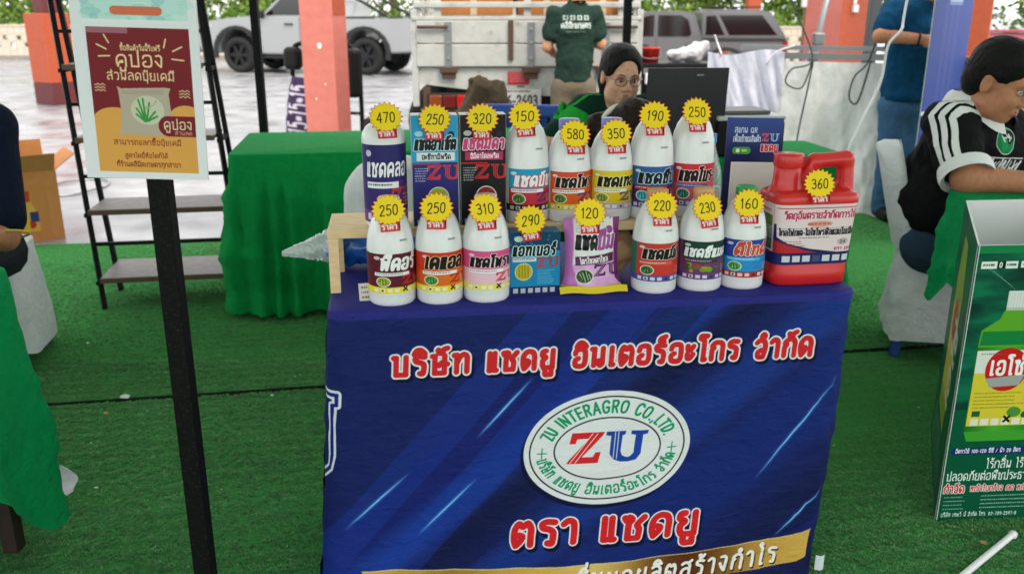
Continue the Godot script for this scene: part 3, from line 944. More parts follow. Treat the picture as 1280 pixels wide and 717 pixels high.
func build_pillars():
	var orange := worn(Color("#993f1d"), Color("#a94b26"), 0.03, 1.5, 0.6, 0.01, 2)
	var pink := worn(Color("#b86458"), Color("#c37266"), 0.02, 1.3, 0.6, 0.01, 4)
	var maroon := worn(Color("#4a1519"), Color("#5e1d20"), 0.03, 1.5, 0.6)
	pillar("pillar", "orange clad pillar with dark maroon foot near the low wall", Vector3(-6.85, 0, -13.75), -0.52, 0.44, 4.2, [[0, 0.32, maroon, 1.0, "plinth"], [0.32, 1.31, orange, 1.0, "cladding"], [1.31, 4.2, maroon, 0.55, "shaft"]])
	var o := pillar("pillar", "salmon pink pillar behind the green covered table", Vector3(-1.83, 0, -9.05), -0.22, 0.335, 4.2, [[0, 4.2, pink, 1.0, "shaft"]])
	var st := mb()
	box(st, Vector3(0.1685, 3.0, 0), Vector3(0.004, 3.4, 0.3))
	obj("orange_side", st, orange, o)
	var chip := mat(Color("#e3e0dc"), 0.8)
	var cs := mb()
	for c in [[.02, 1.02, .022, .03], [-.045, .52, .008, .01], [.06, .66, .006, .012]]:
		var pl := PackedVector2Array()
		for k in 9: pl.append(Vector2(c[0] + cos(TAU * k / 9.0) * c[2] * (1.0 + .3 * sin(k * 2.3)), c[1] + sin(TAU * k / 9.0) * c[3]))
		extrude(cs, pl, 0.165, 0.1695)
	obj("paint_chips", cs, chip, o)
	o = pillar("pillar", "orange and pink pillar with a white wall socket box", Vector3(3.12, 0, -9.0), 0.62, 0.40, 4.2, [[0, 4.2, orange, 1.0, "shaft"]])
	st = mb()
	box(st, Vector3(-0.202, 2.1, 0), Vector3(0.004, 4.1, 0.39))
	obj("pink_side", st, pink, o)
	st = mb()
	rbox(st, Vector3(-0.02, 1.36, 0.215), Vector3(0.075, 0.07, 0.03), 0.006)
	rbox(st, Vector3(-0.03, 1.43, 0.21), Vector3(0.045, 0.06, 0.02), 0.006)
	obj("socket_box", st, mat(Color("#cfd0cf"), 0.4), o)
	st = mb(true)
	tube(st, [Vector3(-0.03, 1.45, 0.208), Vector3(-0.03, 2.5, 0.208)], 0.008, 6)
	obj("conduit", st, mat(Color("#9c3a20"), 0.5), o)
	o = pillar("pillar", "orange pillar beside the blue roll-up banner", Vector3(3.98, 0, -8.05), -0.5, 0.27, 4.2, [[0, 4.2, orange, 1.0, "shaft"]])
	st = mb()
	box(st, Vector3(-0.137, 2.1, 0), Vector3(0.004, 4.1, 0.26))
	obj("pink_side", st, pink, o)
	pillar("pillar", "distant orange pillar rising behind the grey canopied pickup", Vector3(6.3, 0, -24.5), 0.0, 0.34, 4.2, [[0, 4.2, orange, 1.0, "shaft"]])

func build_walls():
	var blockm := worn(Color("#b3a698"), Color("#c9bdae"), 0.03, 1.2, 0.9, 0.03, 6)
	# a pierced block: a frame round a hole
	var st := mb()
	var s := 0.2; var hole := 0.062; var dd := 0.09
	for k in 4:
		var b := Basis(Vector3.BACK, PI / 2 * k)
		quad(st, b * Vector3(-s / 2 + .003, s / 2 - .003, dd / 2), b * Vector3(s / 2 - .003, s / 2 - .003, dd / 2), b * Vector3(hole, hole, dd / 2), b * Vector3(-hole, hole, dd / 2))
		quad(st, b * Vector3(-hole, hole, dd / 2), b * Vector3(hole, hole, dd / 2), b * Vector3(hole, hole, -dd / 2), b * Vector3(-hole, hole, -dd / 2))
		quad(st, b * Vector3(-s / 2 + .003, s / 2 - .003, -dd / 2), b * Vector3(s / 2 - .003, s / 2 - .003, -dd / 2), b * Vector3(s / 2 - .003, s / 2 - .003, dd / 2), b * Vector3(-s / 2 + .003, s / 2 - .003, dd / 2))
	var pierced := done(st)
	st = mb()
	rbox(st, Vector3.ZERO, Vector3(s - .006, s - .006, dd), .006)
	var plain := done(st)
	for wl in [[-16.5, 44, "low pierced concrete block wall behind the white pickup"], [6.9, 12, "short pierced concrete block wall behind the grey pickup"]]:
		var g: float = dip(wl[0] + 1, -26.4) if wl[0] > 0 else 0.0
		var o := thing("block_wall", wl[2], "wall", Vector3(wl[0], g, -26.4))
		var kb := mb()
		box(kb, Vector3(wl[1] * s / 2, 0.06, 0.03), Vector3(wl[1] * s, 0.12, 0.25))
		obj("footing", kb, worn(Color("#77736e"), Color("#8d8984"), 0.03, 1.0, 0.9), o)
		for r in 4 + (2 if wl[0] > 0 else 0):
			for c in wl[1]:
				var b := obj("block", pierced if (r == 1 or r == 2 or r == 4) and (c + r) % 2 == 0 else plain, blockm, o)
				b.position = Vector3((c + .5) * s, 0.22 + r * s, 0)
		kb = mb()
		rbox(kb, Vector3(wl[1] * s / 2, 0.12 + (4 + (2 if wl[0] > 0 else 0)) * s + .025, 0), Vector3(wl[1] * s, 0.05, 0.13), .01)
		obj("coping", kb, blockm, o)
	# pink wall at the far right
	var pw := thing("boundary_wall", "dusky pink rendered wall under the greenery", "wall", Vector3(6.5, 0, -9.6), -0.05)
	st = mb()
	rbox(st, Vector3(0, .56, 0), Vector3(4.2, 1.12, .14), .01)
	obj("render_coat", st, worn(Color("#99525c"), Color("#ad646c"), 0.02, 1.1, 0.85, 0.03, 8), pw)
	for y in [0.99, 1.14]:
		st = mb()
		rbox(st, Vector3(0, y, 0.0), Vector3(4.22, .03, .18), .006)
		obj("coping", st, worn(Color("#84424b"), Color("#995660"), 0.02, 1.1, 0.85), pw)
	var gp := thing("square_post", "grey metal post behind the white cloth and the man in blue", "post", Vector3(2.56, 0, -6.62))
	st = mb(); rbox(st, Vector3(0, 1.3, 0), Vector3(.075, 2.6, .075), .006); obj("shaft", st, mat(Color("#4a4c4e"), .5, .3), gp)
	st = mb(); rbox(st, Vector3(0, .01, 0), Vector3(.18, .02, .18), .004); obj("foot", st, M.dark_plastic, gp)
	# brown post with a meter box
	var bp := thing("utility_post", "weathered brown wooden post with a pale meter box", "post", Vector3(4.75, dip(4.75, -15), -15.0))
	st = mb(true)
	tube(st, [Vector3(0, 0, 0), Vector3(0.02, 3.6, 0)], [0.09, 0.08], 10)
	obj("post", st, worn(Color("#6d4a38"), Color("#8a6350"), 0.04, 2.0, 0.85), bp)
	st = mb()
	rbox(st, Vector3(-.02, 1.98, .12), Vector3(.26, .34, .12), .015)
	obj("meter_box", st, mat(Color("#c5c6c4"), 0.5), bp)

func leaf_cloud(st: SurfaceTool, c: Vector3, rad: Vector3, n: int, size: float, rg: RandomNumberGenerator, droop := 0.2):
	# leaves gathered in clumps through an egg-shaped volume
	var clumps := maxi(6, n / 45)
	for i in clumps:
		var d := Vector3(rg.randfn(), rg.randfn(), rg.randfn()).normalized()
		var p := c + d * rad * pow(rg.randf(), 0.4)
		var cr := rad.length() * rg.randf_range(0.12, 0.24)
		var shade := rg.randf_range(0.7, 1.25)
		var yellow := rg.randf()
		for k in n / clumps:
			var q := p + Vector3(rg.randfn(), rg.randfn() * .7, rg.randfn()) * cr * .55
			var l := Vector3(rg.randfn(), rg.randfn() - droop, rg.randfn()).normalized()
			var w := l.cross(Vector3(rg.randfn(), rg.randfn(), rg.randfn())).normalized()
			var s := size * rg.randf_range(.6, 1.4)
			var col := Color(0.08, 0.17, 0.02).lerp(Color(0.28, 0.35, 0.05), yellow * rg.randf()) * shade
			st.set_color(Color(col.r, col.g, col.b))
			var a := q - l * s * .5
			var b := q + w * s * .26
			var e := q + l * s * .5
			var f := q - w * s * .26
			tri(st, a, b, e)
			tri(st, a, e, f)

func build_trees():
	var leaf := mat(Color.WHITE, 0.5)
	leaf.vertex_color_use_as_albedo = true
	leaf.backlight_enabled = true
	leaf.backlight = Color(0.55, 0.68, 0.15)
	var bark := worn(Color("#6b5a48"), Color("#8f7d67"), 0.05, 2.0, 0.9, 0.05, 3)
	var rg := RandomNumberGenerator.new()
	rg.seed = 21
	var trees := [
		[-19.0, -31, 2.0, 5.5, "leafy tree behind the block wall at the picture's left edge"],
		[-14.6, -30, 1.7, 5.0, "leafy tree above the orange clad pillar"],
		[-11.6, -32, 1.9, 5.6, "tree with a pale bare trunk behind the poster board"],
		[-8.4, -30.5, 1.8, 5.0, "leafy tree above the bonnet of the white pickup"],
		[-4.2, -33, 2.4, 6.0, "leafy tree behind the cab of the white pickup"],
		[0.6, -34, 2.6, 6.0, "leafy tree behind the cargo truck"],
		[3.6, -31, 1.9, 5.2, "leafy tree above the windscreen of the grey pickup"],
		[6.8, -32, 2.0, 5.4, "leafy tree above the canopy of the grey pickup"],
		[9.2, -30, 1.9, 5.2, "leafy tree behind the brown post"],
		[12.6, -29, 2.2, 5.4, "leafy tree between the two orange pillars"],
		[15.6, -26, 2.2, 5.0, "bright leafy tree above the pink wall"],
		[19.0, -25, 2.4, 5.4, "bright leafy tree at the picture's right edge"],
	]
	for t in trees:
		var o := thing("broadleaf_tree", t[4], "tree", Vector3(t[0], -0.1 + dip(t[0], t[1]), t[1]), 0, "trees behind the yard")
		var st := mb(true)
		var lean := rg.randf_range(-.3, .3)
		tube(st, smooth_path([Vector3(0, -.2, 0), Vector3(lean * .3, 1.2, 0), Vector3(lean, 2.8, .1), Vector3(lean * 1.3, t[3] * .8, 0)], 4), 0.13, 8)
		for k in 5:
			var a := TAU * k / 5.0 + rg.randf()
			var y := rg.randf_range(.9, 2.6)
			tube(st, [Vector3(lean * .5, y, 0), Vector3(lean * .5 + cos(a) * .6, y + .5, sin(a) * .6), Vector3(lean * .5 + cos(a) * 1.2, y + 1.3, sin(a) * 1.2)], [.06, .045, .02], 6)
		obj("trunk", st, bark, o)
		st = mb()
		leaf_cloud(st, Vector3(lean, t[3] * .62, 0), Vector3(t[2], t[3] * .36, t[2]), 2600, 0.24, rg)
		leaf_cloud(st, Vector3(lean, 1.5, .4), Vector3(t[2] * 1.05, 1.1, t[2] * .7), 1500, 0.2, rg)
		obj("crown", st, leaf, o)
	# shrubs along the wall
	for k in 9:
		var x := -18.0 + k * 2.1 + rg.randf() * .5
		if k > 5: x = 5.4 + (k - 6) * 3.4
		var z := -28.0 + rg.randf() * .6 if k <= 5 else -27.6
		if k == 8: x = 9.0; z = -12.5
		var o := thing("shrub", ["low shrub at the picture's left edge behind the block wall", "low shrub behind the block wall beside the orange clad pillar", "low shrub behind the block wall left of the poster", "low shrub behind the block wall and the poster", "low shrub behind the block wall right of the poster", "low shrub beyond the bonnet of the white pickup", "low shrub beyond the canopied grey pickup", "low shrub beyond the orange and pink pillar", "bright bush rising over the pink wall"][k], "shrub", Vector3(x, dip(x, z) - .05, z), 0, "shrubs along the walls")
		var st := mb(true)
		for j in 4:
			var a := TAU * j / 4.0
			tube(st, [Vector3.ZERO, Vector3(cos(a) * .3, .5, sin(a) * .3), Vector3(cos(a) * .6, 1.1, sin(a) * .6)], [.03, .02, .008], 5)
		obj("stems", st, bark, o)
		st = mb()
		leaf_cloud(st, Vector3(0, 1.05 if k < 8 else 1.6, 0), Vector3(1.35, .85 if k < 8 else 1.1, .8), 1700, 0.15, rg)
		obj("foliage", st, leaf, o)
# ---------------------------------------------------------------- vehicles
func arch(cx: float, cy: float, r: float, n := 9) -> PackedVector2Array:   # a wheel arch, run from the rear to the front
	var p := PackedVector2Array()
	for k in n + 1:
		var a := PI - PI * k / n
		p.append(Vector2(cx + cos(a) * r, cy + sin(a) * r * 1.0))
	return p

func wheel(parent: Node, at: Vector3, r: float, w: float, side: float, tyre_m: Material, rim_m: Material):
	var n := Node3D.new()
	n.name = "wheel"
	parent.add_child(n, true)
	n.position = at
	n.rotation.x = PI / 2 * side
	var st := mb(true)
	lathe(st, [Vector2(r * .62, -w / 2), Vector2(r * .9, -w / 2), Vector2(r, -w * .3), Vector2(r, w * .3), Vector2(r * .9, w / 2), Vector2(r * .62, w / 2), Vector2(r * .6, w * .3)], 28)
	obj("tyre", st, tyre_m, n)
	st = mb()
	lathe(st, [Vector2(r * .6, w * .3), Vector2(r * .64, w * .44), Vector2(r * .6, w * .46), Vector2(r * .56, w * .3)], 28)
	for k in 6:
		var a := TAU * k / 6.0
		bar(st, Vector3(0, w * .34, 0), Vector3(cos(a) * r * .6, w * .34, sin(a) * r * .6), r * .16, w * .1)
	lathe(st, [Vector2(r * .15, w * .3), Vector2(r * .15, w * .42), Vector2(0.001, w * .43)], 12)
	lathe(st, [Vector2(r * .6, w * .1), Vector2(0.001, w * .12)], 20)
	obj("rim", st, rim_m, n)

func side_shape(parent: Node, called: String, poly: PackedVector2Array, half: float, proud: float, m: Material, both := true):
	for s in ([-1.0, 1.0] if both else [-1.0]):
		var st := mb()
		extrude(st, poly.duplicate(), s * half - (proud if s < 0 else 0.0), s * half + (proud if s > 0 else 0.0))
		obj(called, st, m, parent)

func pickup(called: String, label: String, at: Vector3, turn: float, paint: Material, canopy: bool) -> Node3D:
	var o := thing(called, label, "pickup truck", at, turn)
	var glass := mat(Color("#0b0d0f"), 0.08, 0.0, 0.6)
	var trim := mat(Color("#121314"), 0.6)
	var p := PackedVector2Array([Vector2(-2.86, 1.18), Vector2(-2.88, 0.62), Vector2(-2.8, 0.5), Vector2(-2.08, 0.46)])
	p.append_array(arch(-1.54, 0.46, 0.5))
	p.append_array(PackedVector2Array([Vector2(-1.0, 0.42), Vector2(1.0, 0.42)]))
	p.append_array(arch(1.54, 0.46, 0.5))
	p.append_array(PackedVector2Array([Vector2(2.12, 0.42), Vector2(2.46, 0.45), Vector2(2.55, 0.62), Vector2(2.53, 0.86), Vector2(2.42, 1.05), Vector2(2.2, 1.13), Vector2(1.6, 1.2), Vector2(1.02, 1.24), Vector2(-1.05, 1.22), Vector2(-1.06, 1.18)]))
	var st := mb()
	extrude(st, p.duplicate(), -0.84, 0.84)
	var q: PackedVector2Array = Geometry2D.offset_polygon(p, -0.035)[0]
	extrude(st, q.duplicate(), -0.895, 0.895)
	q = Geometry2D.offset_polygon(p, -0.012)[0]
	extrude(st, q.duplicate(), -0.875, 0.875)
	obj("body", st, paint, o)
	var cab := PackedVector2Array([Vector2(1.04, 1.2), Vector2(0.42, 1.7), Vector2(0.1, 1.79), Vector2(-0.6, 1.79), Vector2(-0.86, 1.72), Vector2(-1.05, 1.2)])
	st = mb()
	extrude(st, cab.duplicate(), -0.74, 0.74)
	q = Geometry2D.offset_polygon(cab, -0.03)[0]
	extrude(st, q.duplicate(), -0.78, 0.78)
	obj("cab", st, paint, o)
	side_shape(o, "window", PackedVector2Array([Vector2(0.86, 1.25), Vector2(0.42, 1.62), Vector2(0.1, 1.7), Vector2(0.02, 1.7), Vector2(0.02, 1.25)]), 0.782, 0.004, glass)
	side_shape(o, "window", PackedVector2Array([Vector2(-0.06, 1.25), Vector2(-0.06, 1.7), Vector2(-0.56, 1.7), Vector2(-0.72, 1.6), Vector2(-0.8, 1.3), Vector2(-0.74, 1.25)]), 0.782, 0.004, glass)
	st = mb()
	quad(st, Vector3(1.0, 1.25, -.7), Vector3(.46, 1.69, -.64), Vector3(.46, 1.69, .64), Vector3(1.0, 1.25, .7))
	var ws := obj("windscreen", st, glass, o)
	ws.position = Vector3(.012, .012, 0)
	# door gaps, handles, flares
	for x in [[0.98, 0.5, 1.22], [-0.02, 0.5, 1.7], [-1.02, 0.62, 1.2]]:
		side_shape(o, "door_gap", PackedVector2Array([Vector2(x[0] - .007, x[1]), Vector2(x[0] + .007, x[1]), Vector2(x[0] + .007, 1.2), Vector2(x[0] - .007, 1.2)]), 0.895, 0.002, trim)
	for x in [0.14, -0.86]:
		side_shape(o, "handle", PackedVector2Array([Vector2(x, 1.04), Vector2(x + .2, 1.05), Vector2(x + .2, 1.08), Vector2(x, 1.08)]), 0.9, 0.025, trim)
	for cx in [-1.54, 1.54]:
		var f := PackedVector2Array()
		for k in 13:
			var a := PI + .25 - (PI + .5) * k / 12.0
			f.append(Vector2(cx + cos(a) * .6, .46 + sin(a) * .57))
		for k in 13:
			var a := -.25 + (PI + .5) * k / 12.0
			f.append(Vector2(cx + cos(a) * .495, .46 + sin(a) * .495))
		side_shape(o, "wheel_flare", f, 0.89, 0.04, trim)
	for s in [-1, 1]:
		for cx in [-1.54, 1.54]:
			wheel(o, Vector3(cx, 0.395, 0.76 * s), 0.395, 0.26, s, M.rubber, mat(Color("#1d1e20"), 0.4, 0.5))
		st = mb()
		rbox(st, Vector3(0.86, 1.27, .98 * s), Vector3(.12, .17, .2), .04)
		bar(st, Vector3(.86, 1.22, .8 * s), Vector3(.86, 1.24, .95 * s), .04, .03)
		obj("mirror", st, trim if not canopy else paint, o)
		st = mb()
		extrude(st, PackedVector2Array([Vector2(2.47, .93), Vector2(2.4, 1.03), Vector2(2.12, 1.07), Vector2(2.2, .97)]), .7 * s - .2, .7 * s + .2)
		obj("headlight", st, mat(Color("#aeb4b8"), .1, .2), o)
		st = mb()
		rbox(st, Vector3(-2.82, 1.0, .8 * s), Vector3(.14, .36, .2), .02)
		obj("tail_lamp", st, mat(Color("#7d1216"), .2), o)
	st = mb()
	rbox(st, Vector3(2.5, .78, 0), Vector3(.1, .26, 1.2), .03)
	rbox(st, Vector3(2.5, .52, 0), Vector3(.16, .16, 1.7), .04)
	obj("grille", st, trim, o)
	st = mb()
	rbox(st, Vector3(-2.92, .6, 0), Vector3(.16, .14, 1.6), .03)
	obj("rear_bumper", st, M.steel, o)
	st = mb()
	box(st, Vector3(0, .5, 0), Vector3(4.6, .16, 1.1))
	bar(st, Vector3(-.95, .36, -.82), Vector3(.95, .36, -.82), .1, .05)
	bar(st, Vector3(-.95, .36, .82), Vector3(.95, .36, .82), .1, .05)
	obj("chassis", st, trim, o)
	if canopy:
		var cp := PackedVector2Array([Vector2(-1.02, 1.2), Vector2(-1.0, 1.76), Vector2(-1.2, 1.82), Vector2(-2.2, 1.82), Vector2(-2.5, 1.76), Vector2(-2.86, 1.24), Vector2(-2.86, 1.19)])
		st = mb()
		extrude(st, cp.duplicate(), -.76, .76)
		q = Geometry2D.offset_polygon(cp, -0.03)[0]
		extrude(st, q.duplicate(), -.8, .8)
		obj("canopy_shell", st, paint, o)
		side_shape(o, "canopy_window", PackedVector2Array([Vector2(-1.1, 1.28), Vector2(-1.1, 1.68), Vector2(-1.3, 1.7), Vector2(-1.52, 1.28)]), .802, .004, glass)
		side_shape(o, "canopy_window", PackedVector2Array([Vector2(-1.38, 1.7), Vector2(-2.3, 1.7), Vector2(-2.66, 1.28), Vector2(-1.62, 1.28)]), .802, .004, glass)
		for s in [-1, 1]:
			st = mb(true)
			tube(st, [Vector3(-1.1, 1.87, .62 * s), Vector3(-2.3, 1.87, .62 * s)], .02, 6)
			obj("roof_rail", st, trim, o)
		side_shape(o, "rail_trim", PackedVector2Array([Vector2(-1.02, 1.15), Vector2(-2.84, 1.15), Vector2(-2.84, 1.2), Vector2(-1.02, 1.2)]), .895, .012, trim)
	else:
		st = mb(true)
		for s in [-1, 1]:
			tube(st, smooth_path([Vector3(-1.1, 1.7, .7 * s), Vector3(-1.5, 1.5, .72 * s), Vector3(-2.0, 1.24, .76 * s)], 4), .035, 8)
		tube(st, [Vector3(-1.12, 1.7, -.7), Vector3(-1.12, 1.7, .7)], .035, 8)
		obj("roll_bar", st, trim, o)
		st = mb()
		box(st, Vector3(-1.95, 1.21, 0), Vector3(1.8, .02, 1.5))
		obj("bed_cover", st, trim, o)
	return o

func build_vehicles():
	var white := mat(Color("#8f9294"), 0.28, 0.1)
	white.clearcoat_enabled = true; white.clearcoat = 0.5; white.clearcoat_roughness = 0.1
	pickup("pickup_truck", "silver white double cab pickup parked before the block wall", Vector3(-4.44, 0, -21.25), 2.887, white, false)
	var grey := mat(Color("#6a6b6d"), 0.25, 0.45)
	grey.clearcoat_enabled = true; grey.clearcoat = 0.6; grey.clearcoat_roughness = 0.08
	pickup("pickup_truck", "dark grey pickup with a windowed canopy over its bed", Vector3(3.2, -0.45, -21.3), PI - 0.06, grey, true)
	build_cargo_truck()

func build_cargo_truck():
	var o := thing("cargo_truck", "old white stake-bed cargo truck seen from its rear", "truck", Vector3(0.12, 0, -7.3), 0.03)
	var paint := worn(Color("#a3a3a0"), Color("#b2b2af"), 0.02, 1.6, 0.6, 0.01, 14)
	paint.detail_enabled = true
	paint.detail_mask = noise_tex(0.02, Color(0, 0, 0), Color(1, 1, 1), 256, 44, 4, Color(.1, .1, .1))
	paint.detail_blend_mode = BaseMaterial3D.BLEND_MODE_MUL
	paint.detail_albedo = noise_tex(0.016, Color("#b8a592"), Color.WHITE, 256, 31, 6, Color("#ffffff"))
	var rust := worn(Color("#3c2a22"), Color("#5b4335"), 0.06, 4.0, 0.85, 0.03, 5)
	var dark := mat(Color("#1c1a19"), 0.85)
	for k in 2:
		var st := mb()
		rbox(st, Vector3(0, 1.005 + k * .178, 0), Vector3(1.74, .172, .05), .008)
		obj("tailgate_board", st, paint, o)
	var st := mb()
	rbox(st, Vector3(0, 1.285, -.01), Vector3(1.8, .03, .07), .006)
	obj("tailgate_rail", st, paint, o)
	# sill below the gate, deeper at its right half
	st = mb()
	extrude(st, PackedVector2Array([Vector2(-.88, .91), Vector2(.88, .91), Vector2(.88, .70), Vector2(.74, .66), Vector2(-.05, .70), Vector2(-.3, .72), Vector2(-.88, .79)]), -.06, -.005)
	obj("sill_panel", st, paint, o)
	for x in [-.62, 0.03, .62]:
		st = mb()
		rbox(st, Vector3(x, 1.08, .032), Vector3(.055, .36, .014), .004)
		for y in [.98, 1.1, 1.2]: rbox(st, Vector3(x, y, .042), Vector3(.022, .022, .01), .004)
		obj("hinge_strap", st, M.steel, o)
		st = mb()
		rbox(st, Vector3(x, .895, .03), Vector3(.14, .05, .03), .008)
		rbox(st, Vector3(x, .85, .02), Vector3(.11, .05, .02), .006)
		obj("hinge", st, rust, o)
	st = mb()
	rbox(st, Vector3(-.13, 1.12, .036), Vector3(.04, .3, .02), .004)
	obj("latch_bar", st, rust, o)
	for s in [-1, 1]:
		st = mb(true)
		tube(st, [Vector3(.86 * s, 1.22, .05), Vector3(.62 * s, 1.22, .05)], .014, 6)
		obj("gate_bolt", st, rust, o)
		st = mb()
		rbox(st, Vector3(.885 * s, .98, -.02), Vector3(.05, .74, .07), .006)
		obj("corner_post", st, paint, o)
	# stakes and rails above the gate, all round the bed
	for x in [-.86, -.7, 0.0, .74, .86]:
		st = mb()
		rbox(st, Vector3(x, 1.7, -.02), Vector3(.055, .8, .035), .006)
		obj("stake", st, paint, o)
	for y in [1.385, 1.62, 1.86]:
		st = mb()
		rbox(st, Vector3(0, y, .005), Vector3(1.76, .045, .03), .008)
		obj("stake_rail", st, paint, o)
	for s in [-1, 1]:
		st = mb()
		rbox(st, Vector3(.88 * s, 1.1, -1.6), Vector3(.05, .4, 3.0), .006)
		obj("side_board", st, paint, o)
		for y in [1.385, 1.62, 1.86]:
			st = mb()
			rbox(st, Vector3(.88 * s, y, -1.6), Vector3(.03, .045, 3.0), .008)
			obj("stake_rail", st, paint, o)
		for z in [-.8, -1.6, -2.4, -3.1]:
			st = mb()
			rbox(st, Vector3(.86 * s, 1.6, z), Vector3(.035, .7, .055), .006)
			obj("stake", st, paint, o)
	st = mb()
	box(st, Vector3(0, .87, -1.6), Vector3(1.74, .06, 3.0))
	obj("bed_floor", st, dark, o)
	st = mb()
	for x in [-.35, .35]: box(st, Vector3(x, .72, -2.2), Vector3(.1, .18, 4.6))
	box(st, Vector3(0, .55, -.5), Vector3(1.3, .3, .3))
	box(st, Vector3(0, .55, -1.0), Vector3(1.5, .5, .04))
	obj("chassis", st, dark, o)
	st = mb()
	rbox(st, Vector3(0, .56, -.02), Vector3(1.7, .07, .06), .01)
	for s in [-1, 1]: rbox(st, Vector3(.8 * s, .66, -.03), Vector3(.06, .2, .05), .006)
	obj("bumper_bar", st, rust, o)
	for s in [-1, 1]:
		var l := Node3D.new(); l.name = "tail_lamp"; o.add_child(l, true)
		l.position = Vector3(.6 * s, .65, .02)
		st = mb(); rbox(st, Vector3(0, 0, -.02), Vector3(.38, .13, .03), .008); obj("housing", st, dark, l)
		st = mb(); rbox(st, Vector3(.085, 0, 0), Vector3(.09, .1, .03), .01); obj("lens", st, mat(Color("#b31316"), .15), l)
		st = mb(); rbox(st, Vector3(-.02, 0, 0), Vector3(.1, .1, .03), .01); obj("lens", st, mat(Color("#5f1a1a"), .15), l)
		st = mb(); rbox(st, Vector3(-.13, 0, 0), Vector3(.1, .1, .03), .01); obj("lens", st, mat(Color("#7a3a1e"), .15), l)
		for z in [-1.1, -3.9]:
			wheel(o, Vector3(.66 * s, .38, z), .38, .24, s, M.rubber, rust)
	# plate
	var cv := Canvas.new(192, 96, Color("#b9b9b4"))
	for k in 4: cv.rect(2 + k, 2 + k, 190 - k, 3 + k, Color("#3a3a3a"), .5)
	write(cv, "86-2603", 96, 82, 46, Color("#2c2d30"), .17, 0, 0, Color.WHITE, 160, 0, true)
	fine_print(cv, 40, 12, 160, 1, 26, Color("#44474a"), 5)
	st = mb()
	extrude(st, PackedVector2Array([Vector2(-.17, -.085), Vector2(.17, -.085), Vector2(.17, .085), Vector2(-.17, .085)]), 0, .006)
	var pl := obj("number_plate", st, img_mat(cv.image(), .4), o)
	pl.position = Vector3(-.06, .675, .03)
	st = mb()
	rbox(st, Vector3(-.05, .745, .0), Vector3(.06, .05, .05), .01)
	obj("plate_lamp", st, dark, o)
	cv = Canvas.new(96, 64, Color("#a02530"))
	for k in 4: fine_print(cv, 6, 8 + k * 13, 90, 1, 9, Color("#e9c9c5"), k + 2)
	st = mb()
	extrude(st, PackedVector2Array([Vector2(-.085, -.05), Vector2(.085, -.05), Vector2(.085, .05), Vector2(-.085, .05)]), 0, .002)
	var sk := obj("red_sticker", st, img_mat(cv.image(), .5), o)
	sk.position = Vector3(-.07, .83, -.002)
	sk.rotation.z = 0.0
	# the cab at the far end
	st = mb()
	rbox(st, Vector3(0, 1.25, -4.1), Vector3(1.7, 1.3, 1.4), .1)
	obj("cab", st, paint, o)
	st = mb()
	rbox(st, Vector3(0, 1.6, -3.39), Vector3(1.2, .4, .03), .01)
	obj("cab_window", st, mat(Color("#0b0d0f"), .1), o)
	# cartons in the bed
	var tape := mat(Color("#c9b48f"), .35)
	var k := 0
	for b in [[-.42, -.32, .62, .3], [.16, -.34, .46, .3], [.60, -.30, .36, .26], [-.42, -.95, .6, .3], [.3, -.95, .7, .3]]:
		for lv in 2:
			var nm: String = ["large carton behind the tailgate, bottom of the row", "large carton behind the tailgate, above the bottom row"][lv]
			var c := thing("carton", ["wide brown carton at the truck bed's left end, %s layer", "brown carton at the middle of the truck bed's rear, %s layer", "brown carton at the right end of the truck bed's rear, %s layer", "wide brown carton deeper in the truck bed on the left, %s layer", "wide brown carton deeper in the truck bed on the right, %s layer"][k] % ["lower", "upper"][lv], "carton", Vector3(.12, 0, -7.3) + Vector3(b[0], .9 + lv * .41, b[1]).rotated(Vector3.UP, .03), .03, "cartons in the truck bed")
			st = mb()
			rbox(st, Vector3(0, .2, 0), Vector3(b[2], .4, .44), .006)
			obj("box", st, worn(Color("#a9682f"), Color("#bd7a3c"), .03, 2.0, .85, 0.0, k + lv), c)
			st = mb()
			box(st, Vector3(0, .2, .2215), Vector3(.05, .398, .002))
			box(st, Vector3(0, .4005, 0), Vector3(.05, .002, .44))
			obj("tape", st, tape, c)
		k += 1
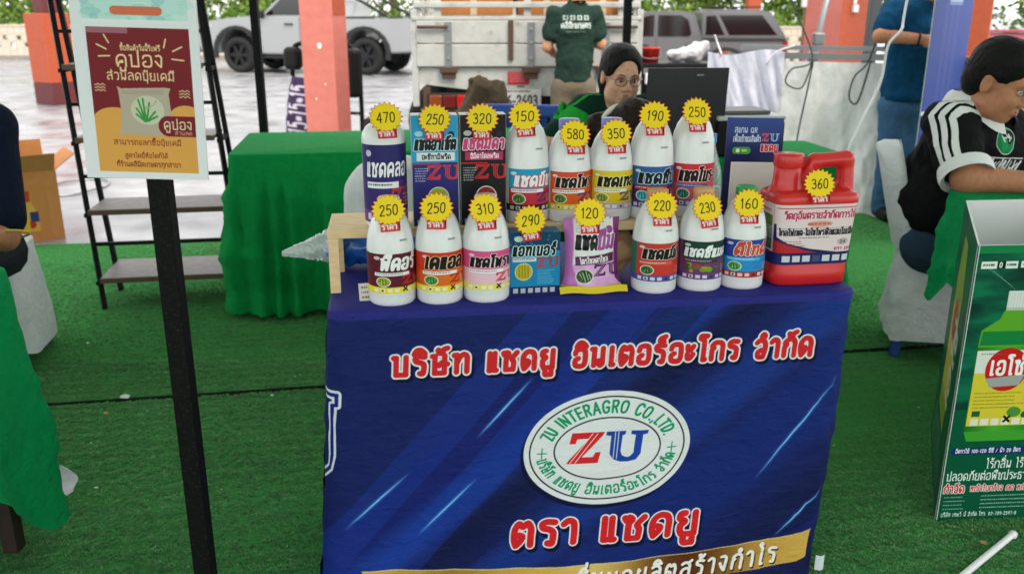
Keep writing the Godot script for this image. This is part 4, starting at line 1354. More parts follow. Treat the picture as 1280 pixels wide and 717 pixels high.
# ---------------------------------------------------------------- tables, chairs and the like
# a cloth over a table top: rings of a rounded rectangle, running from the top edge down; folds grow with the drop
func draped(w: float, d: float, h: float, low: float, rc: float, folds: float, nf: float, seed_ := 1, shift := Vector3.ZERO, flare := 0.02, uvw := 0.0, hang = null, pleat := 0.0) -> SurfaceTool:
	var n := FastNoiseLite.new()
	n.seed = seed_
	n.frequency = 1.0
	var per := []
	# from the middle of the back, down the left side, along the front, up the right side
	var c := [Vector2(-w / 2 + rc, d / 2 - rc), Vector2(w / 2 - rc, d / 2 - rc), Vector2(w / 2 - rc, -d / 2 + rc), Vector2(-w / 2 + rc, -d / 2 + rc)]
	var a0 := [PI, PI / 2, 0.0, -PI / 2]
	var raw := []
	for k in 4:
		for i in 7:
			var a: float = a0[k] - PI / 2 * i / 6.0
			raw.append(c[k] + Vector2(cos(a), sin(a)) * rc)
	var pts := []
	for k in raw.size():
		var p: Vector2 = raw[k]
		var q: Vector2 = raw[(k + 1) % raw.size()]
		var m := maxi(1, int(p.distance_to(q) / (0.014 if pleat > 0.0 else 0.02)))
		for i in m: pts.append(p.lerp(q, float(i) / m))
	var rows := [[0.006, 0.0], [0.003, 0.001], [0.0008, 0.003], [0.0, 0.007]]
	var nr := maxi(8, int((h - low) / 0.03))
	for k in nr: rows.append([0.0, 0.007 + (h - low - 0.007) * (k + 1) / nr])
	var st := mb(true)
	var grid := []
	var uvs := []
	for r in rows.size():
		var ring := PackedVector3Array()
		var uvr := PackedVector2Array()
		var s := 0.0
		for k in pts.size() + 1:
			var p: Vector2 = pts[k % pts.size()]
			var pp: Vector2 = pts[(k - 1 + pts.size()) % pts.size()]
			var pn: Vector2 = pts[(k + 1) % pts.size()]
			if k > 0: s += p.distance_to(pp)
			var tan := (pn - pp).normalized()
			var out := Vector2(-tan.y, tan.x)
			if out.dot(p) < 0: out = -out
			var fall: float = rows[r][1] / (h - low)
			var cr := minf(absf(absf(p.x) - w / 2), absf(absf(p.y) - d / 2))
			var corner := exp(-pow(maxf(w / 2 - absf(p.x), d / 2 - absf(p.y)) / 0.12, 2.0))
			var f := n.get_noise_2d(s * nf, fall * 1.2) + 0.5 * n.get_noise_2d(s * nf * 2.3 + 40, fall * 2.0)
			var e: float = -rows[r][0] + fall * (flare + folds * (f + 1.1 * corner * absf(f))) + (0.002 * n.get_noise_2d(s * 14.0, fall * 9.0) + 0.007 * corner * n.get_noise_2d(s * 30.0 + fall * 22.0, fall * 5.0)) * (1.0 if r > 3 else 0.0)
			if pleat > 0.0:
				# gathered skirt: sharp-crested pleats of uneven width below a plain band
				var ph := s * 9.0 + 1.3 * n.get_noise_1d(s * 2.0)
				var saw := absf(fposmod(ph, 1.0) * 2.0 - 1.0)
				var grow := smoothstep(0.10, 0.2, rows[r][1]) * (0.45 + 0.55 * fall)
				e += pleat * grow * (pow(saw, 0.7) - 0.4 + 0.5 * n.get_noise_2d(s * 3.0, fall * 3.0))
				if absf(rows[r][1] - 0.10) < 0.02: e += 0.003
			var y: float = h - rows[r][1]
			if hang != null and r > 3: y = h - rows[r][1] * hang.call(s, p)
			var q := p + out * e
			ring.append(Vector3(q.x, y, q.y) + shift * fall)
			uvr.append(Vector2(s, rows[r][1]))
		grid.append(ring); uvs.append(uvr)
	var per_len: float = uvs[0][pts.size()].x
	# where along the ring the front left corner lies: half of the first arc
	var s0 := rc * PI / 4
	var U := func(t: Vector2):
		var s: float = t.x - s0
		if s > w + d: s -= per_len
		return Vector2((s + 0.14) / (w + 0.28), clampf(t.y / (h - low), 0.0015, 0.9985)) if uvw > 0 else Vector2(t.x, t.y)
	for r in rows.size() - 1:
		for k in pts.size():
			var t := [U.call(uvs[r][k]), U.call(uvs[r][k + 1]), U.call(uvs[r + 1][k + 1]), U.call(uvs[r + 1][k])]
			if uvw > 0 and absf(t[0].x - t[1].x) > .5: t[1].x = t[0].x; t[2].x = t[3].x
			quad(st, grid[r][k], grid[r][k + 1], grid[r + 1][k + 1], grid[r + 1][k], t[0], t[1], t[2], t[3])
	var mid := Vector3(0, h, 0)
	for k in pts.size():
		var t := Vector2(0.02, 0.0015)
		tri(st, mid, grid[0][k + 1], grid[0][k], t, t, t)
	return st

func table_frame(o: Node3D, w: float, d: float, h: float, m: Material, leg := 0.035):
	var st := mb()
	rbox(st, Vector3(0, h - .02, 0), Vector3(w - .02, .03, d - .02), .006)
	obj("tabletop", st, m, o)
	for x in [-1, 1]:
		for z in [-1, 1]:
			st = mb()
			rbox(st, Vector3(x * (w / 2 - .06), (h - .035) / 2 + .008, z * (d / 2 - .06)), Vector3(leg, h - .051, leg), .004)
			obj("leg", st, m, o)

func covered_chair(label: String, at: Vector3, turn: float, legm: Material, seed_: int, low := 0.1, lean := 0.1) -> Node3D:
	# faces +z before the turn
	var o := thing("covered_chair", label, "chair", at, turn, "plastic chairs under white covers")
	var n := FastNoiseLite.new()
	n.seed = seed_
	n.frequency = 6.0
	var st := mb(true)
	var W := func(p: Vector3, amp: float): return p + Vector3(n.get_noise_3dv(p), n.get_noise_3dv(p + Vector3(9, 0, 0)) * .5, n.get_noise_3dv(p + Vector3(0, 7, 0))) * amp
	# skirt from the seat to just above the floor, then the backrest
	var ring := func(y: float, hw: float, hd: float, ex: float, zc: float, a: float):
		var e := 2.0 / ex
		return Vector3(signf(cos(a)) * pow(absf(cos(a)), e) * hw, y, zc + signf(sin(a)) * pow(absf(sin(a)), e) * hd)
	sheet(st, 64, 22, func(u, v):
		var a: float = u * TAU
		var y := lerpf(0.46, low + 0.02 * sin(a * 3.0), v)
		var g := pow(v, 1.4)
		return W.call(ring.call(y, lerpf(.215, .245, g), lerpf(.215, .25, g), 4.0, 0.0, a), .008 + .02 * v * absf(sin(a * 2.0))))
	sheet(st, 24, 12, func(u, v):
		var a: float = u * TAU
		return W.call(ring.call(0.46 + .012 * (1 - v), .216 * v, .216 * v, 4.0, 0.0, a), .01 * v))
	sheet(st, 48, 20, func(u, v):
		var a: float = u * TAU
		var y := lerpf(0.44, 0.84, v)
		var top := sqrt(maxf(0.0, 1.0 - pow(maxf(0.0, (v - .55) / .45), 2.6)))
		var hw := lerpf(.225, .215, v) * lerpf(.3, 1.0, top) if v < .999 else 0.0
		var bend := 0.06 * cos(clampf(cos(a), -1, 1) * 1.4)
		return W.call(ring.call(y, hw, .03 * (1.0 if v < .999 else 0.0) + .004, 3.0, -.2 - lean * v - bend + .05, a), .008))
	obj("cover", st, M.white_cloth, o)
	for x in [-1, 1]:
		for z in [-1, 1]:
			st = mb()
			bar(st, Vector3(x * .18, 0.0, z * .185), Vector3(x * .15, .45, z * .15), .045, .04, Vector3.UP, .008)
			obj("leg", st, legm, o)
	return o

func plastic_chair(label: String, at: Vector3, turn: float, m: Material) -> Node3D:
	var o := thing("plastic_chair", label, "chair", at, turn, "blue plastic chairs")
	var st := mb()
	rbox(st, Vector3(0, .43, 0), Vector3(.44, .025, .42), .01)
	obj("seat", st, m, o)
	for x in [-1, 1]:
		for z in [-1, 1]:
			st = mb()
			bar(st, Vector3(x * .23, .0, z * .23), Vector3(x * .19, .43, z * .19), .05, .035, Vector3.UP, .008)
			obj("leg", st, m, o)
		st = mb(true)
		tube(st, smooth_path([Vector3(x * .2, .43, .19), Vector3(x * .25, .6, .17), Vector3(x * .25, .65, .05), Vector3(x * .24, .66, -.16)], 4), .02, 8)
		obj("arm", st, m, o)
		st = mb()
		bar(st, Vector3(x * .2, .43, -.19), Vector3(x * .2, .8, -.27), .045, .03, Vector3.UP, .008)
		obj("back_post", st, m, o)
	st = mb()
	rbox(st, Vector3(0, .8, -.27), Vector3(.44, .07, .03), .012)
	obj("back_rail", st, m, o)
	for k in 5:
		st = mb()
		bar(st, Vector3(-.13 + k * .065, .45, -.19), Vector3(-.13 + k * .065, .78, -.262), .03, .012, Vector3.UP, .004)
		obj("back_slat", st, m, o)
	return o

func build_furniture():
	var wood := worn(Color("#7b5433"), Color("#94683f"), .03, 3.0, .7)
	# long green table at mid left
	var t := thing("cloth_table", "long table under a bright green cloth behind the display", "table", Vector3(-0.402, 0.012, -4.31), .15)
	table_frame(t, 1.74, .72, .74, wood, .05)
	obj("tablecloth", draped(1.76, .74, .742, .03, .035, .012, 2.5, 3, Vector3.ZERO, .03, 0, null, .085), M.green_cloth, t)
	t = thing("cloth_table", "green covered table under the laptop and printer", "table", Vector3(1.03, 0.012, -4.1), .12)
	table_frame(t, .86, .5, .72, wood)
	obj("tablecloth", draped(.88, .52, .722, .03, .03, .01, 3.0, 5, Vector3.ZERO, .015, 0, null, .04), M.green_cloth, t)
	# table at the lower left corner, its cloth short on one side
	t = thing("cloth_table", "green covered table cut by the picture's left edge", "table", Vector3(-1.66, 0.012, -1.66), -.06)
	table_frame(t, .86, .82, .745, mat(Color("#2a1a14"), .6), .04)
	var hang := func(s: float, p: Vector2):
		return 0.62 + 0.42 * exp(-pow((p - Vector2(.4, -.42)).length() / .22, 2.0)) + 0.06 * sin(s * 9.0)
	obj("tablecloth", draped(.88, .84, .748, .10, .03, .05, 3.0, 8, Vector3.ZERO, .05, 0, hang), M.green_cloth2, t)
	var st := mb(true)
	sheet(st, 14, 14, func(u, v): return Vector3(-1.38 + .11 * u + .02 * v + .01 * sin(v * 5.0), .02 + .15 * (1 - v) * (1 - .5 * u) + .008 * sin(u * 9.0 + v * 4.0), -2.24 - .04 * u - .03 * sin(v * 3.0)))
	solo("white_rag", st, M.white_cloth, "white cloth corner hanging below the green cloth at lower left", "cloth")
	# table at the right
	t = thing("cloth_table", "green covered table where the man in black writes", "table", Vector3(2.18, 0.012, -2.885), .0)
	table_frame(t, 1.36, .25, .745, wood)
	var hang2 := func(s: float, p: Vector2):
		return 0.40 + 0.20 * exp(-pow((p - Vector2(-.69, -.1)).length() / .09, 2.0)) + 0.12 * exp(-pow((p - Vector2(-.69, .13)).length() / .06, 2.0))
	obj("tablecloth", draped(1.38, .27, .748, .10, .02, .035, 5.0, 12, Vector3.ZERO, .035, 0, hang2), M.green_cloth2, t)
	# chairs
	var blue := mat(Color("#0f3f86"), .4)
	covered_chair("white covered chair with blue legs under the man in black", Vector3(1.775, .014, -3.47), 1.2, blue, 3, .1)
	covered_chair("white covered chair at the left edge behind the man in navy", Vector3(-2.1, .014, -3.32), 1.75, blue, 8, .08)
	covered_chair("white covered chair half hidden behind the purple bottle", Vector3(-.42, .014, -3.42), PI + .15, blue, 5, .08)
	var navy := mat(Color("#143a6b"), .45)
	plastic_chair("blue plastic chair carrying the khaki bag", Vector3(.1, 0.0, -5.42), 2.95, mat(Color("#1546a0"), .4))
	plastic_chair("dark blue plastic chair beside the white hung cloth", Vector3(1.78, 0.0, -8.2), -.3, navy)
	build_shelf()
	build_white_screen()

func build_shelf():
	var o := thing("ladder_shelf", "black metal ladder shelf with grey wooden boards", "shelf", Vector3(-1.585, 0.012, -4.03), .16)
	var w := .64
	var board := worn(Color("#57504b"), Color("#7a726b"), .02, 3.0, .5, .02, 3)
	var edge := mat(Color("#5a4334"), .7)
	for x in [-w / 2, w / 2]:
		for k in 2:
			var st := mb()
			bar(st, Vector3(x, 0, .02 - k * .30), Vector3(x - .2, 1.95, -.42 - k * .05), .022, .022)
			obj("rail", st, M.black_metal, o)
	var ys := [.145, .45, .77, 1.09, 1.42]
	for i in ys.size():
		var y: float = ys[i]
		var zf := lerpf(.02, -.42, y / 1.95)
		var dep: float = [.34, .29, .25, .2, .16][i]
		var st := mb()
		var sx := -.2 * y / 1.95
		rbox(st, Vector3(sx, y, zf - dep / 2 + .05), Vector3(w - .03, .018, dep), .003)
		var b := obj("board", st, board, o)
		st = mb()
		box(st, Vector3(sx, y - .004, zf + .0525), Vector3(w - .03, .022, .004))
		obj("edge", st, edge, b)
		for x in [-w / 2, w / 2]:
			st = mb()
			box(st, Vector3(x + sx, y - .02, zf - dep / 2 + .03), Vector3(.02, .018, dep))
			obj("bracket", st, M.black_metal, o)
		if i < 4:
			st = mb()
			box(st, Vector3(sx - .015, y + .15, zf - .04), Vector3(w - .02, .016, .016))
			obj("crossbar", st, M.black_metal, o)

func build_white_screen():
	# a metal frame with white cloths tied over it
	var a := Vector3(1.46, 1.05, -6.46)
	var b := Vector3(2.56, 1.05, -5.97)
	var dir := (b - a).normalized()
	var o := thing("metal_frame", "grey metal rail frame carrying the white cloths", "frame", Vector3.ZERO)
	var st := mb()
	bar(st, a + dir * .2, b + dir * .3, .035, .04)
	obj("rail", st, M.steel, o)
	st = mb()
	bar(st, a + dir * .2 + Vector3(-.04, .05, -.1), b + dir * .2 + Vector3(-.04, .05, -.1), .03, .03)
	obj("rail", st, M.steel, o)
	for p in [a + dir * .22, b + dir * .25]:
		st = mb()
		bar(st, Vector3(p.x, 0, p.z), Vector3(p.x, 1.03, p.z), .035, .035)
		obj("leg", st, M.steel, o)
		st = mb()
		bar(st, Vector3(p.x, 0.0, p.z - .45), Vector3(p.x, 1.05, p.z - .05), .03, .03)
		obj("brace", st, M.steel, o)
	var n := FastNoiseLite.new()
	n.seed = 5
	n.frequency = 1.0
	var lil := cloth_mat(Color("#d2d0e2"), .85, .15)
	var wht := cloth_mat(Color("#e6e4e3"), .85, .15)
	for m in [lil, wht]:
		m.heightmap_scale = .12
		m.backlight_enabled = true
		m.backlight = Color(.25, .25, .25)
	var out := dir.cross(Vector3.UP).normalized()
	if out.z < 0: out = -out
	st = mb(true)
	sheet(st, 40, 40, func(u, v):
		var f: float = n.get_noise_2d(u * 5.0 - v * 2.5, v * 1.2) * .08 * (.25 + v)
		return a + dir * (lerpf(-.02 + .05 * v - .06, .44, u)) + out * (.05 + f) + Vector3.DOWN * (v * 1.0 + .02 * sin(u * 6.0) - .02))
	solo("hung_cloth", st, lil, "lilac tinged white cloth tied over the left of the frame", "cloth", "white cloths hung on the frame")
	st = mb(true)
	sheet(st, 70, 50, func(u, v):
		var f: float = n.get_noise_2d(u * 5.0 + 20.0, v * 1.6) * .035 * (.3 + v) + .005 * n.get_noise_2d(u * 22.0 + v * 6.0, v * 9.0) + .10 * pow(v, 3.0)
		return a + dir * lerpf(.40, 1.32, u) + out * (.03 + f) + Vector3.DOWN * (.035 + v * (.985 + .02 * sin(u * 17.0))))
	solo("hung_cloth", st, wht, "crumpled white cloth hanging to the turf from the frame", "cloth", "white cloths hung on the frame")
	# knots and cords
	st = mb(true)
	tube(st, smooth_path([a + dir * .02 + out * .06, a + dir * .0 + Vector3(-.03, .08, 0), a + Vector3(-.05, .13, 0)], 4), .006, 6)
	tube(st, smooth_path([a + dir * .33 + out * .08 + Vector3(0, -.06, 0), a + dir * .38 + out * .08 + Vector3(0, .02, 0), a + dir * .5 + out * .06 + Vector3(0, .07, 0)], 4), .006, 6)
	solo("tie_knots", st, mat(Color("#d6d6d8"), .8), "white ties knotting the cloth to the frame", "ties")
	st = mb(true)
	var k := a + dir * .62 + out * .06
	tube(st, smooth_path([k + Vector3(-.55, 1.4, -.2), k + Vector3(-.2, .45, -.05), k, k + Vector3(-.14, -.08, .03), k + Vector3(-.17, -.17, .03), k + Vector3(-.06, -.2, .03), k + Vector3(.0, -.02, .02), k + Vector3(-.02, -.2, .03), k + Vector3(-.06, -.5, .04), k + Vector3(-.08, -.8, .06)], 6), .0055, 6)
	solo("cord", st, mat(Color("#22302c"), .7), "dark cord looped over the left of the metal rail", "cord", "cords on the metal frame")
	st = mb(true)
	k = a + dir * .98 + out * .06
	tube(st, smooth_path([k + Vector3(.18, 1.5, -.2), k + Vector3(.06, .4, 0), k, k + Vector3(-.1, -.12, .03), k + Vector3(-.12, -.25, .03), k + Vector3(-.06, -.28, .03), k + Vector3(.0, -.02, .02)], 6), .0055, 6)
	solo("cord", st, mat(Color("#22302c"), .7), "dark cord looped over the middle of the metal rail", "cord", "cords on the metal frame")
	# tripod clamp of the frame behind
	o = thing("scaffold_stand", "grey metal stand with clamps behind the white cloth", "stand", Vector3(2.55, 0, -7.7))
	st = mb(true)
	tube(st, [Vector3(-.05, 0, 0), Vector3(-.02, 1.1, 0), Vector3(.12, 2.0, 0)], .025, 8)
	obj("pole", st, M.steel, o)
	st = mb(true)
	tube(st, [Vector3(.1, 0, .1), Vector3(-.02, 1.05, 0), Vector3(-.0, 1.2, 0)], .018, 8)
	tube(st, [Vector3(-.3, 0, -.1), Vector3(-.06, 1.02, 0)], .018, 8)
	obj("leg", st, M.steel, o)
	st = mb()
	rbox(st, Vector3(-.02, 1.12, .03), Vector3(.09, .1, .08), .015)
	obj("clamp", st, mat(Color("#74777a"), .5, .7), o)
	st = mb()
	rbox(st, Vector3(-.05, .98, .03), Vector3(.08, .07, .08), .015)
	obj("clamp", st, mat(Color("#74777a"), .5, .7), o)
# ---------------------------------------------------------------- people
func head_into(st: SurfaceTool, tf: Transform3D, cell := 0.006):
	var f := Field.new(Vector3(-.12, -.2, -.14), Vector3(.12, .15, .15), cell)
	f.ball(Vector3(0, .035, -.012), Vector3(.076, .088, .096), .02)
	f.ball(Vector3(0, -.045, .022), Vector3(.06, .074, .066), .03)
	f.ball(Vector3(0, -.096, .05), Vector3(.027, .022, .024), .03)
	for s in [-1, 1]:
		f.ball(Vector3(.036 * s, -.036, .056), Vector3(.03, .028, .028), .02)
		f.ball(Vector3(.044 * s, -.075, .02), Vector3(.024, .03, .035), .03)
	f.bone(Vector3(-.036, .019, .076), Vector3(.036, .019, .076), .014, .014, .015)
	f.bone(Vector3(0, .008, .088), Vector3(0, -.032, .104), .009, .012, .012)
	for s in [-1, 1]:
		f.ball(Vector3(.012 * s, -.038, .094), Vector3(.009, .008, .011), .008)
		f.ball(Vector3(.031 * s, -.001, .1), Vector3(.017, .012, .016), .014, true)
		f.ball(Vector3(.078 * s, -.008, -.012), Vector3(.011, .032, .02), .008, false, Basis(Vector3.UP, .35 * s))
		f.ball(Vector3(.088 * s, -.004, -.006), Vector3(.006, .018, .01), .006, true)
	f.bone(Vector3(-.02, -.0625, .081), Vector3(.02, -.0625, .081), .007, .007, .006)
	f.bone(Vector3(-.016, -.072, .082), Vector3(.016, -.072, .082), .0085, .0085, .006)
	f.bone(Vector3(0, -.08, -.02), Vector3(0, -.19, -.035), .05, .058, .03)
	f.mesh(st, tf)

func face_bits(o: Node3D, tf: Transform3D, brow: Material, lips := true):
	for s in [-1, 1]:
		var st := mb(true)
		var prof := []
		for k in 9: prof.append(Vector2(sin(PI * k / 8.0) * .0122 + 1e-5, -cos(PI * k / 8.0) * .0085))
		lathe(st, prof, 14)
		var e := obj("eye", st, M.eye_white, o)
		e.transform = tf * Transform3D(Basis.IDENTITY, Vector3(.031 * s, -.002, .0805))
		st = mb(true)
		prof = []
		for k in 5: prof.append(Vector2(sin(PI * .5 * k / 4.0) * .0062 + 1e-5, .0026 * cos(PI * .5 * k / 4.0)))
		lathe(st, prof, 12)
		var ir := obj("iris", st, M.eye_dark, e)
		ir.transform = Transform3D(Basis(Vector3.RIGHT, PI / 2), Vector3(0, -.001, .0105))
		st = mb(true)
		tube(st, smooth_path([Vector3(.014 * s, .018, .097), Vector3(.032 * s, .024, .092), Vector3(.05 * s, .017, .078)], 4), [.0022, .003, .0032, .0034, .0034, .0032, .0028, .002, .0012], 6, .6)
		var b := obj("eyebrow", st, brow, o)
		b.transform = tf
		st = mb(true)
		tube(st, smooth_path([Vector3(.017 * s, .001, .093), Vector3(.031 * s, .0075, .0965), Vector3(.046 * s, .0, .085)], 4), .0016, 5)
		var l := obj("eyelid", st, brow, o)
		l.transform = tf
	if lips:
		var st := mb(true)
		tube(st, smooth_path([Vector3(-.022, -.0665, .081), Vector3(-.01, -.064, .0895), Vector3(0, -.0655, .0905), Vector3(.01, -.064, .0895), Vector3(.022, -.0665, .081)], 3), [.001, .002, .0028, .0034, .0036, .0038, .0038, .0038, .0036, .0034, .0028, .002, .001], 6)
		tube(st, smooth_path([Vector3(-.02, -.0685, .082), Vector3(0, -.0735, .0915), Vector3(.02, -.0685, .082)], 4), [.001, .0025, .0035, .004, .0045, .004, .0035, .0025, .001], 6)
		var m := obj("lips", st, M.lip, o)
		m.transform = tf

func hair_short(o: Node3D, tf: Transform3D, m: Material, seed_ := 1, cell := 0.0045):
	var f := Field.new(Vector3(-.125, -.12, -.155), Vector3(.125, .17, .15), cell)
	f.ball(Vector3(0, .052, -.02), Vector3(.088, .09, .104), .02)
	f.ball(Vector3(0, .0, -.06), Vector3(.078, .08, .062), .02)
	f.ball(Vector3(0, .085, .03), Vector3(.062, .05, .05), .03)
	f.ball(Vector3(0, -.028, .098), Vector3(.078, .088, .068), .012, true)
	f.ball(Vector3(0, -.09, .03), Vector3(.12, .07, .075), .015, true)
	for s in [-1, 1]:
		f.ball(Vector3(.09 * s, -.02, -.006), Vector3(.03, .04, .026), .008, true)
	f.cut(Vector3(0, -.07, 0), Vector3.DOWN)
	var n := FastNoiseLite.new()
	n.seed = seed_
	n.frequency = 26.0
	f.ripple(n, .003)
	n.frequency = 70.0
	f.ripple(n, .0022, Vector3(1.3, .35, .35))
	var st := mb(true)
	f.mesh(st)
	var h := obj("hair", st, m, o)
	h.transform = tf

func hand_into(st: SurfaceTool, wrist: Vector3, dir: Vector3, palm: Vector3, curl := 0.6, side := 1.0, cell := 0.005):
	# dir: along the fingers; palm: the way the palm faces; side: +1 puts the thumb on dir x palm
	dir = dir.normalized()
	palm = (palm - dir * palm.dot(dir)).normalized()
	var x := dir.cross(palm) * side
	var tf := Transform3D(Basis(x, palm, dir), wrist)
	var f := Field.new(Vector3(-.07, -.035, -.03), Vector3(.08, .12, .21), cell)
	f.bone(Vector3(0, 0, -.02), Vector3(0, 0, .02), .024, .026, .02, Vector3(1.15, .8, 1))
	f.bone(Vector3(-.014, 0, .03), Vector3(-.018, 0, .078), .022, .02, .02, Vector3(1, .75, 1))
	f.bone(Vector3(.014, 0, .03), Vector3(.02, 0, .08), .022, .02, .02, Vector3(1, .75, 1))
	var lens := [.068, .08, .074, .058]
	for k in 4:
		var a := Vector3(.031 - k * .0205, 0, .082 - absf(k - 1.2) * .004)
		var ang := 0.0
		for j in 3:
			ang += curl * [.55, .8, .6][j]
			var l: float = lens[k] * [.45, .31, .24][j]
			var b := a + Vector3(0, sin(ang) * l, cos(ang) * l)
			f.bone(a, b, .0092 - j * .0007, .0088 - j * .0009, .004)
			a = b
	var t0 := Vector3(.026, .004, .022)
	var t1 := Vector3(.05, .016, .052)
	var t2 := Vector3(.056, .028, .08)
	f.bone(t0, t1, .014, .011, .012)
	f.bone(t1, t2, .0105, .0085, .004)
	f.mesh(st, tf)

# a patch of print laid on a garment: its points are dropped onto the field's surface along dir
func patch(called: String, f: Field, c: Vector3, dir: Vector3, up: Vector3, w: float, h: float, m: Material, o: Node3D, round_ := false, off := .003) -> MeshInstance3D:
	dir = dir.normalized()
	var x := up.cross(-dir).normalized()
	var y := (-dir).cross(x).normalized()
	var st := mb(true)
	if round_:
		sheet(st, 4, 20, func(u, v):
			var a: float = v * TAU
			return f.hit(c - dir * .15 + x * cos(a) * u * w * .5 + y * sin(a) * u * h * .5, dir, off), func(u, v): return Vector2(.5 + cos(v * TAU) * u * .5, .5 - sin(v * TAU) * u * .5))
	else:
		sheet(st, 16, 8, func(u, v): return f.hit(c - dir * .15 + x * (u - .5) * w + y * (.5 - v) * h, dir, off))
	return obj(called, st, m, o)

func stripe(st: SurfaceTool, f: Field, pts: Array, dirs: Array, width: float, off := .0025):
	# a ribbon along pts; each point is dropped onto the surface along its dir
	var n := 60
	var L := []
	var R := []
	for i in n + 1:
		var t := float(i) / n * (pts.size() - 1)
		var k := mini(int(t), pts.size() - 2)
		var p: Vector3 = (pts[k] as Vector3).lerp(pts[k + 1], t - k)
		var d: Vector3 = (dirs[k] as Vector3).lerp(dirs[k + 1], t - k).normalized()
		var tan: Vector3 = ((pts[k + 1] as Vector3) - (pts[k] as Vector3)).normalized()
		var s := tan.cross(d).normalized() * width * .5
		L.append(f.hit(p - d * .12 - s, d, off))
		R.append(f.hit(p - d * .12 + s, d, off))
	for i in n: quad(st, L[i], R[i], R[i + 1], L[i + 1])

func build_people():
	man_in_black()
	woman_in_green()
	crouching_person()
	man_in_green()
	man_in_blue()
	man_in_navy()

func man_in_black():
	var o := thing("person", "seated man in a black polo with white sleeve stripes, looking down", "person", Vector3(1.75, .014, -3.4))
	var P := o.position
	# joints, world
	var pel := Vector3(1.72, .50, -3.43)
	var bel := Vector3(1.698, .66, -3.385)
	var che := Vector3(1.705, .86, -3.32)
	var shr := Vector3(1.535, .965, -3.16)
	var shl := Vector3(1.98, .965, -3.50)
	var elr := Vector3(1.535, .80, -2.99)
	var wrr := Vector3(1.80, .79, -2.94)
	var ell := Vector3(2.2, .82, -3.25)
	var wrl := Vector3(2.12, .79, -3.0)
	var neck := Vector3(1.642, 1.01, -3.235)
	var hd := Vector3(1.668, 1.107, -3.125)
	var face := Basis.from_euler(Vector3(.34, .72, -.03))
	var htf := Transform3D(face * Basis.from_scale(Vector3.ONE * 1.05), hd)
	var fwd := Vector3(.62, 0, .78)
	# body: skin
	var st := mb(true)
	var f := Field.new(Vector3(1.3, .3, -3.8), Vector3(2.4, 1.15, -2.8), .014)
	f.bone(pel, bel, .16, .17, .06)
	f.bone(bel, che, .17, .15, .06)
	f.bone(shr, shl, .075, .075, .05)
	f.bone(che, neck, .12, .065, .05)
	f.bone(shr, elr, .062, .052, .03)
	f.bone(elr, wrr, .05, .032, .02)
	f.bone(shl, ell, .062, .052, .03)
	f.bone(ell, wrl, .05, .032, .02)
	f.bone(neck, hd + Vector3(0, -.06, 0), .066, .062, .03)
	f.mesh(st)
	head_into(st, htf)
	hand_into(st, wrr, Vector3(1, -.05, .3), Vector3(0, -1, 0), .7, -1.0, .006)
	hand_into(st, wrl, Vector3(-.5, 0, .6), Vector3(0, -1, 0), .5, 1.0, .006)
	var body := obj("body", st, M.skin_dark, o)
	body.position = -P
	var htl := Transform3D(htf.basis, htf.origin - P)
	face_bits(o, htl, M.hair)
	hair_short(o, htl, M.hair, 3)
	# shirt
	var sf := Field.new(Vector3(1.3, .34, -3.85), Vector3(2.4, 1.15, -2.8), .012)
	sf.bone(pel + Vector3(0, .02, 0), bel, .175, .195, .07)
	sf.bone(bel, che, .195, .172, .07)
	sf.bone(bel + fwd * .05, bel + fwd * .04 + Vector3(0, .1, 0), .18, .16, .08)
	sf.bone(shr, che, .088, .15, .06)
	sf.bone(shl, che, .088, .15, .06)
	sf.bone(che, neck + Vector3(0, -.02, 0), .13, .072, .05)
	sf.bone(shr, shr.lerp(elr, .68), .088, .08, .035)
	sf.bone(shl, shl.lerp(ell, .62), .088, .08, .035)
	var n := FastNoiseLite.new()
	n.seed = 4
	n.frequency = 5.0
	sf.ripple(n, .02)
	n.frequency = 12.0
	sf.ripple(n, .012)
	n.frequency = 26.0
	sf.ripple(n, .004)
	sf.below(1.04)
	st = mb(true)
	sf.mesh(st)
	var blackc := cloth_mat(Color("#141416"), .85, .12)
	var sh := obj("shirt", st, blackc, o)
	sh.position = -P
	var whitec := mat(Color("#d5d6d8"), .8)
	# cuffs
	for c in [[shr, elr], [shl, ell]]:
		st = mb(true)
		var a: Vector3 = c[0].lerp(c[1], .80)
		var b: Vector3 = c[0].lerp(c[1], 1.0)
		tube(st, [a, a.lerp(b, .3), a.lerp(b, .7), b], [.086, .089, .089, .087], 24, 1.0, false)
		tube(st, [b, b.lerp(a, .3)], [.087, .07], 24, 1.0, false)
		var q := obj("cuff", st, whitec, o)
		q.position = -P
	# collar: a folded band round the neck, open in front
	st = mb(true)
	var side := Vector3.UP.cross(fwd).normalized()
	sheet(st, 40, 6, func(u, v):
		var a := lerpf(-2.75, 2.75, u)
		var d := -fwd * cos(a) + side * sin(a)
		var fr := smoothstep(1.6, 2.75, absf(a))
		var r := lerpf(.083, .118 + .035 * fr, v)
		return neck + Vector3(0, .062 - .03 * fr, 0) + fwd * .012 + d * r + Vector3.DOWN * (v * (.05 + .055 * fr) + .012 * sin(v * PI) * -1.0))
	var col := obj("collar", st, whitec, o)
	col.position = -P
	# three stripes from the collar over the shoulder to the cuff
	st = mb(true)
	for k in 3:
		var e := (k - 1) * .036
		var back := -fwd
		stripe(st, sf, [neck + Vector3(-.05, .02, .07) + back * (.035 - e * .6), shr + Vector3(.05, .04, .03) + back * -e, shr + Vector3(-.02, .0, .03) + back * -e, shr.lerp(elr, .4) + back * -e, shr.lerp(elr, .72) + back * -e], [Vector3(.05, -1, -.35), Vector3(.25, -1, -.5), Vector3(.8, -.55, -.6), Vector3(.85, -.1, -.75), Vector3(.85, 0, -.75)], .021, .006)
	var sp := obj("sleeve_stripes", st, whitec, o)
	sp.position = -P
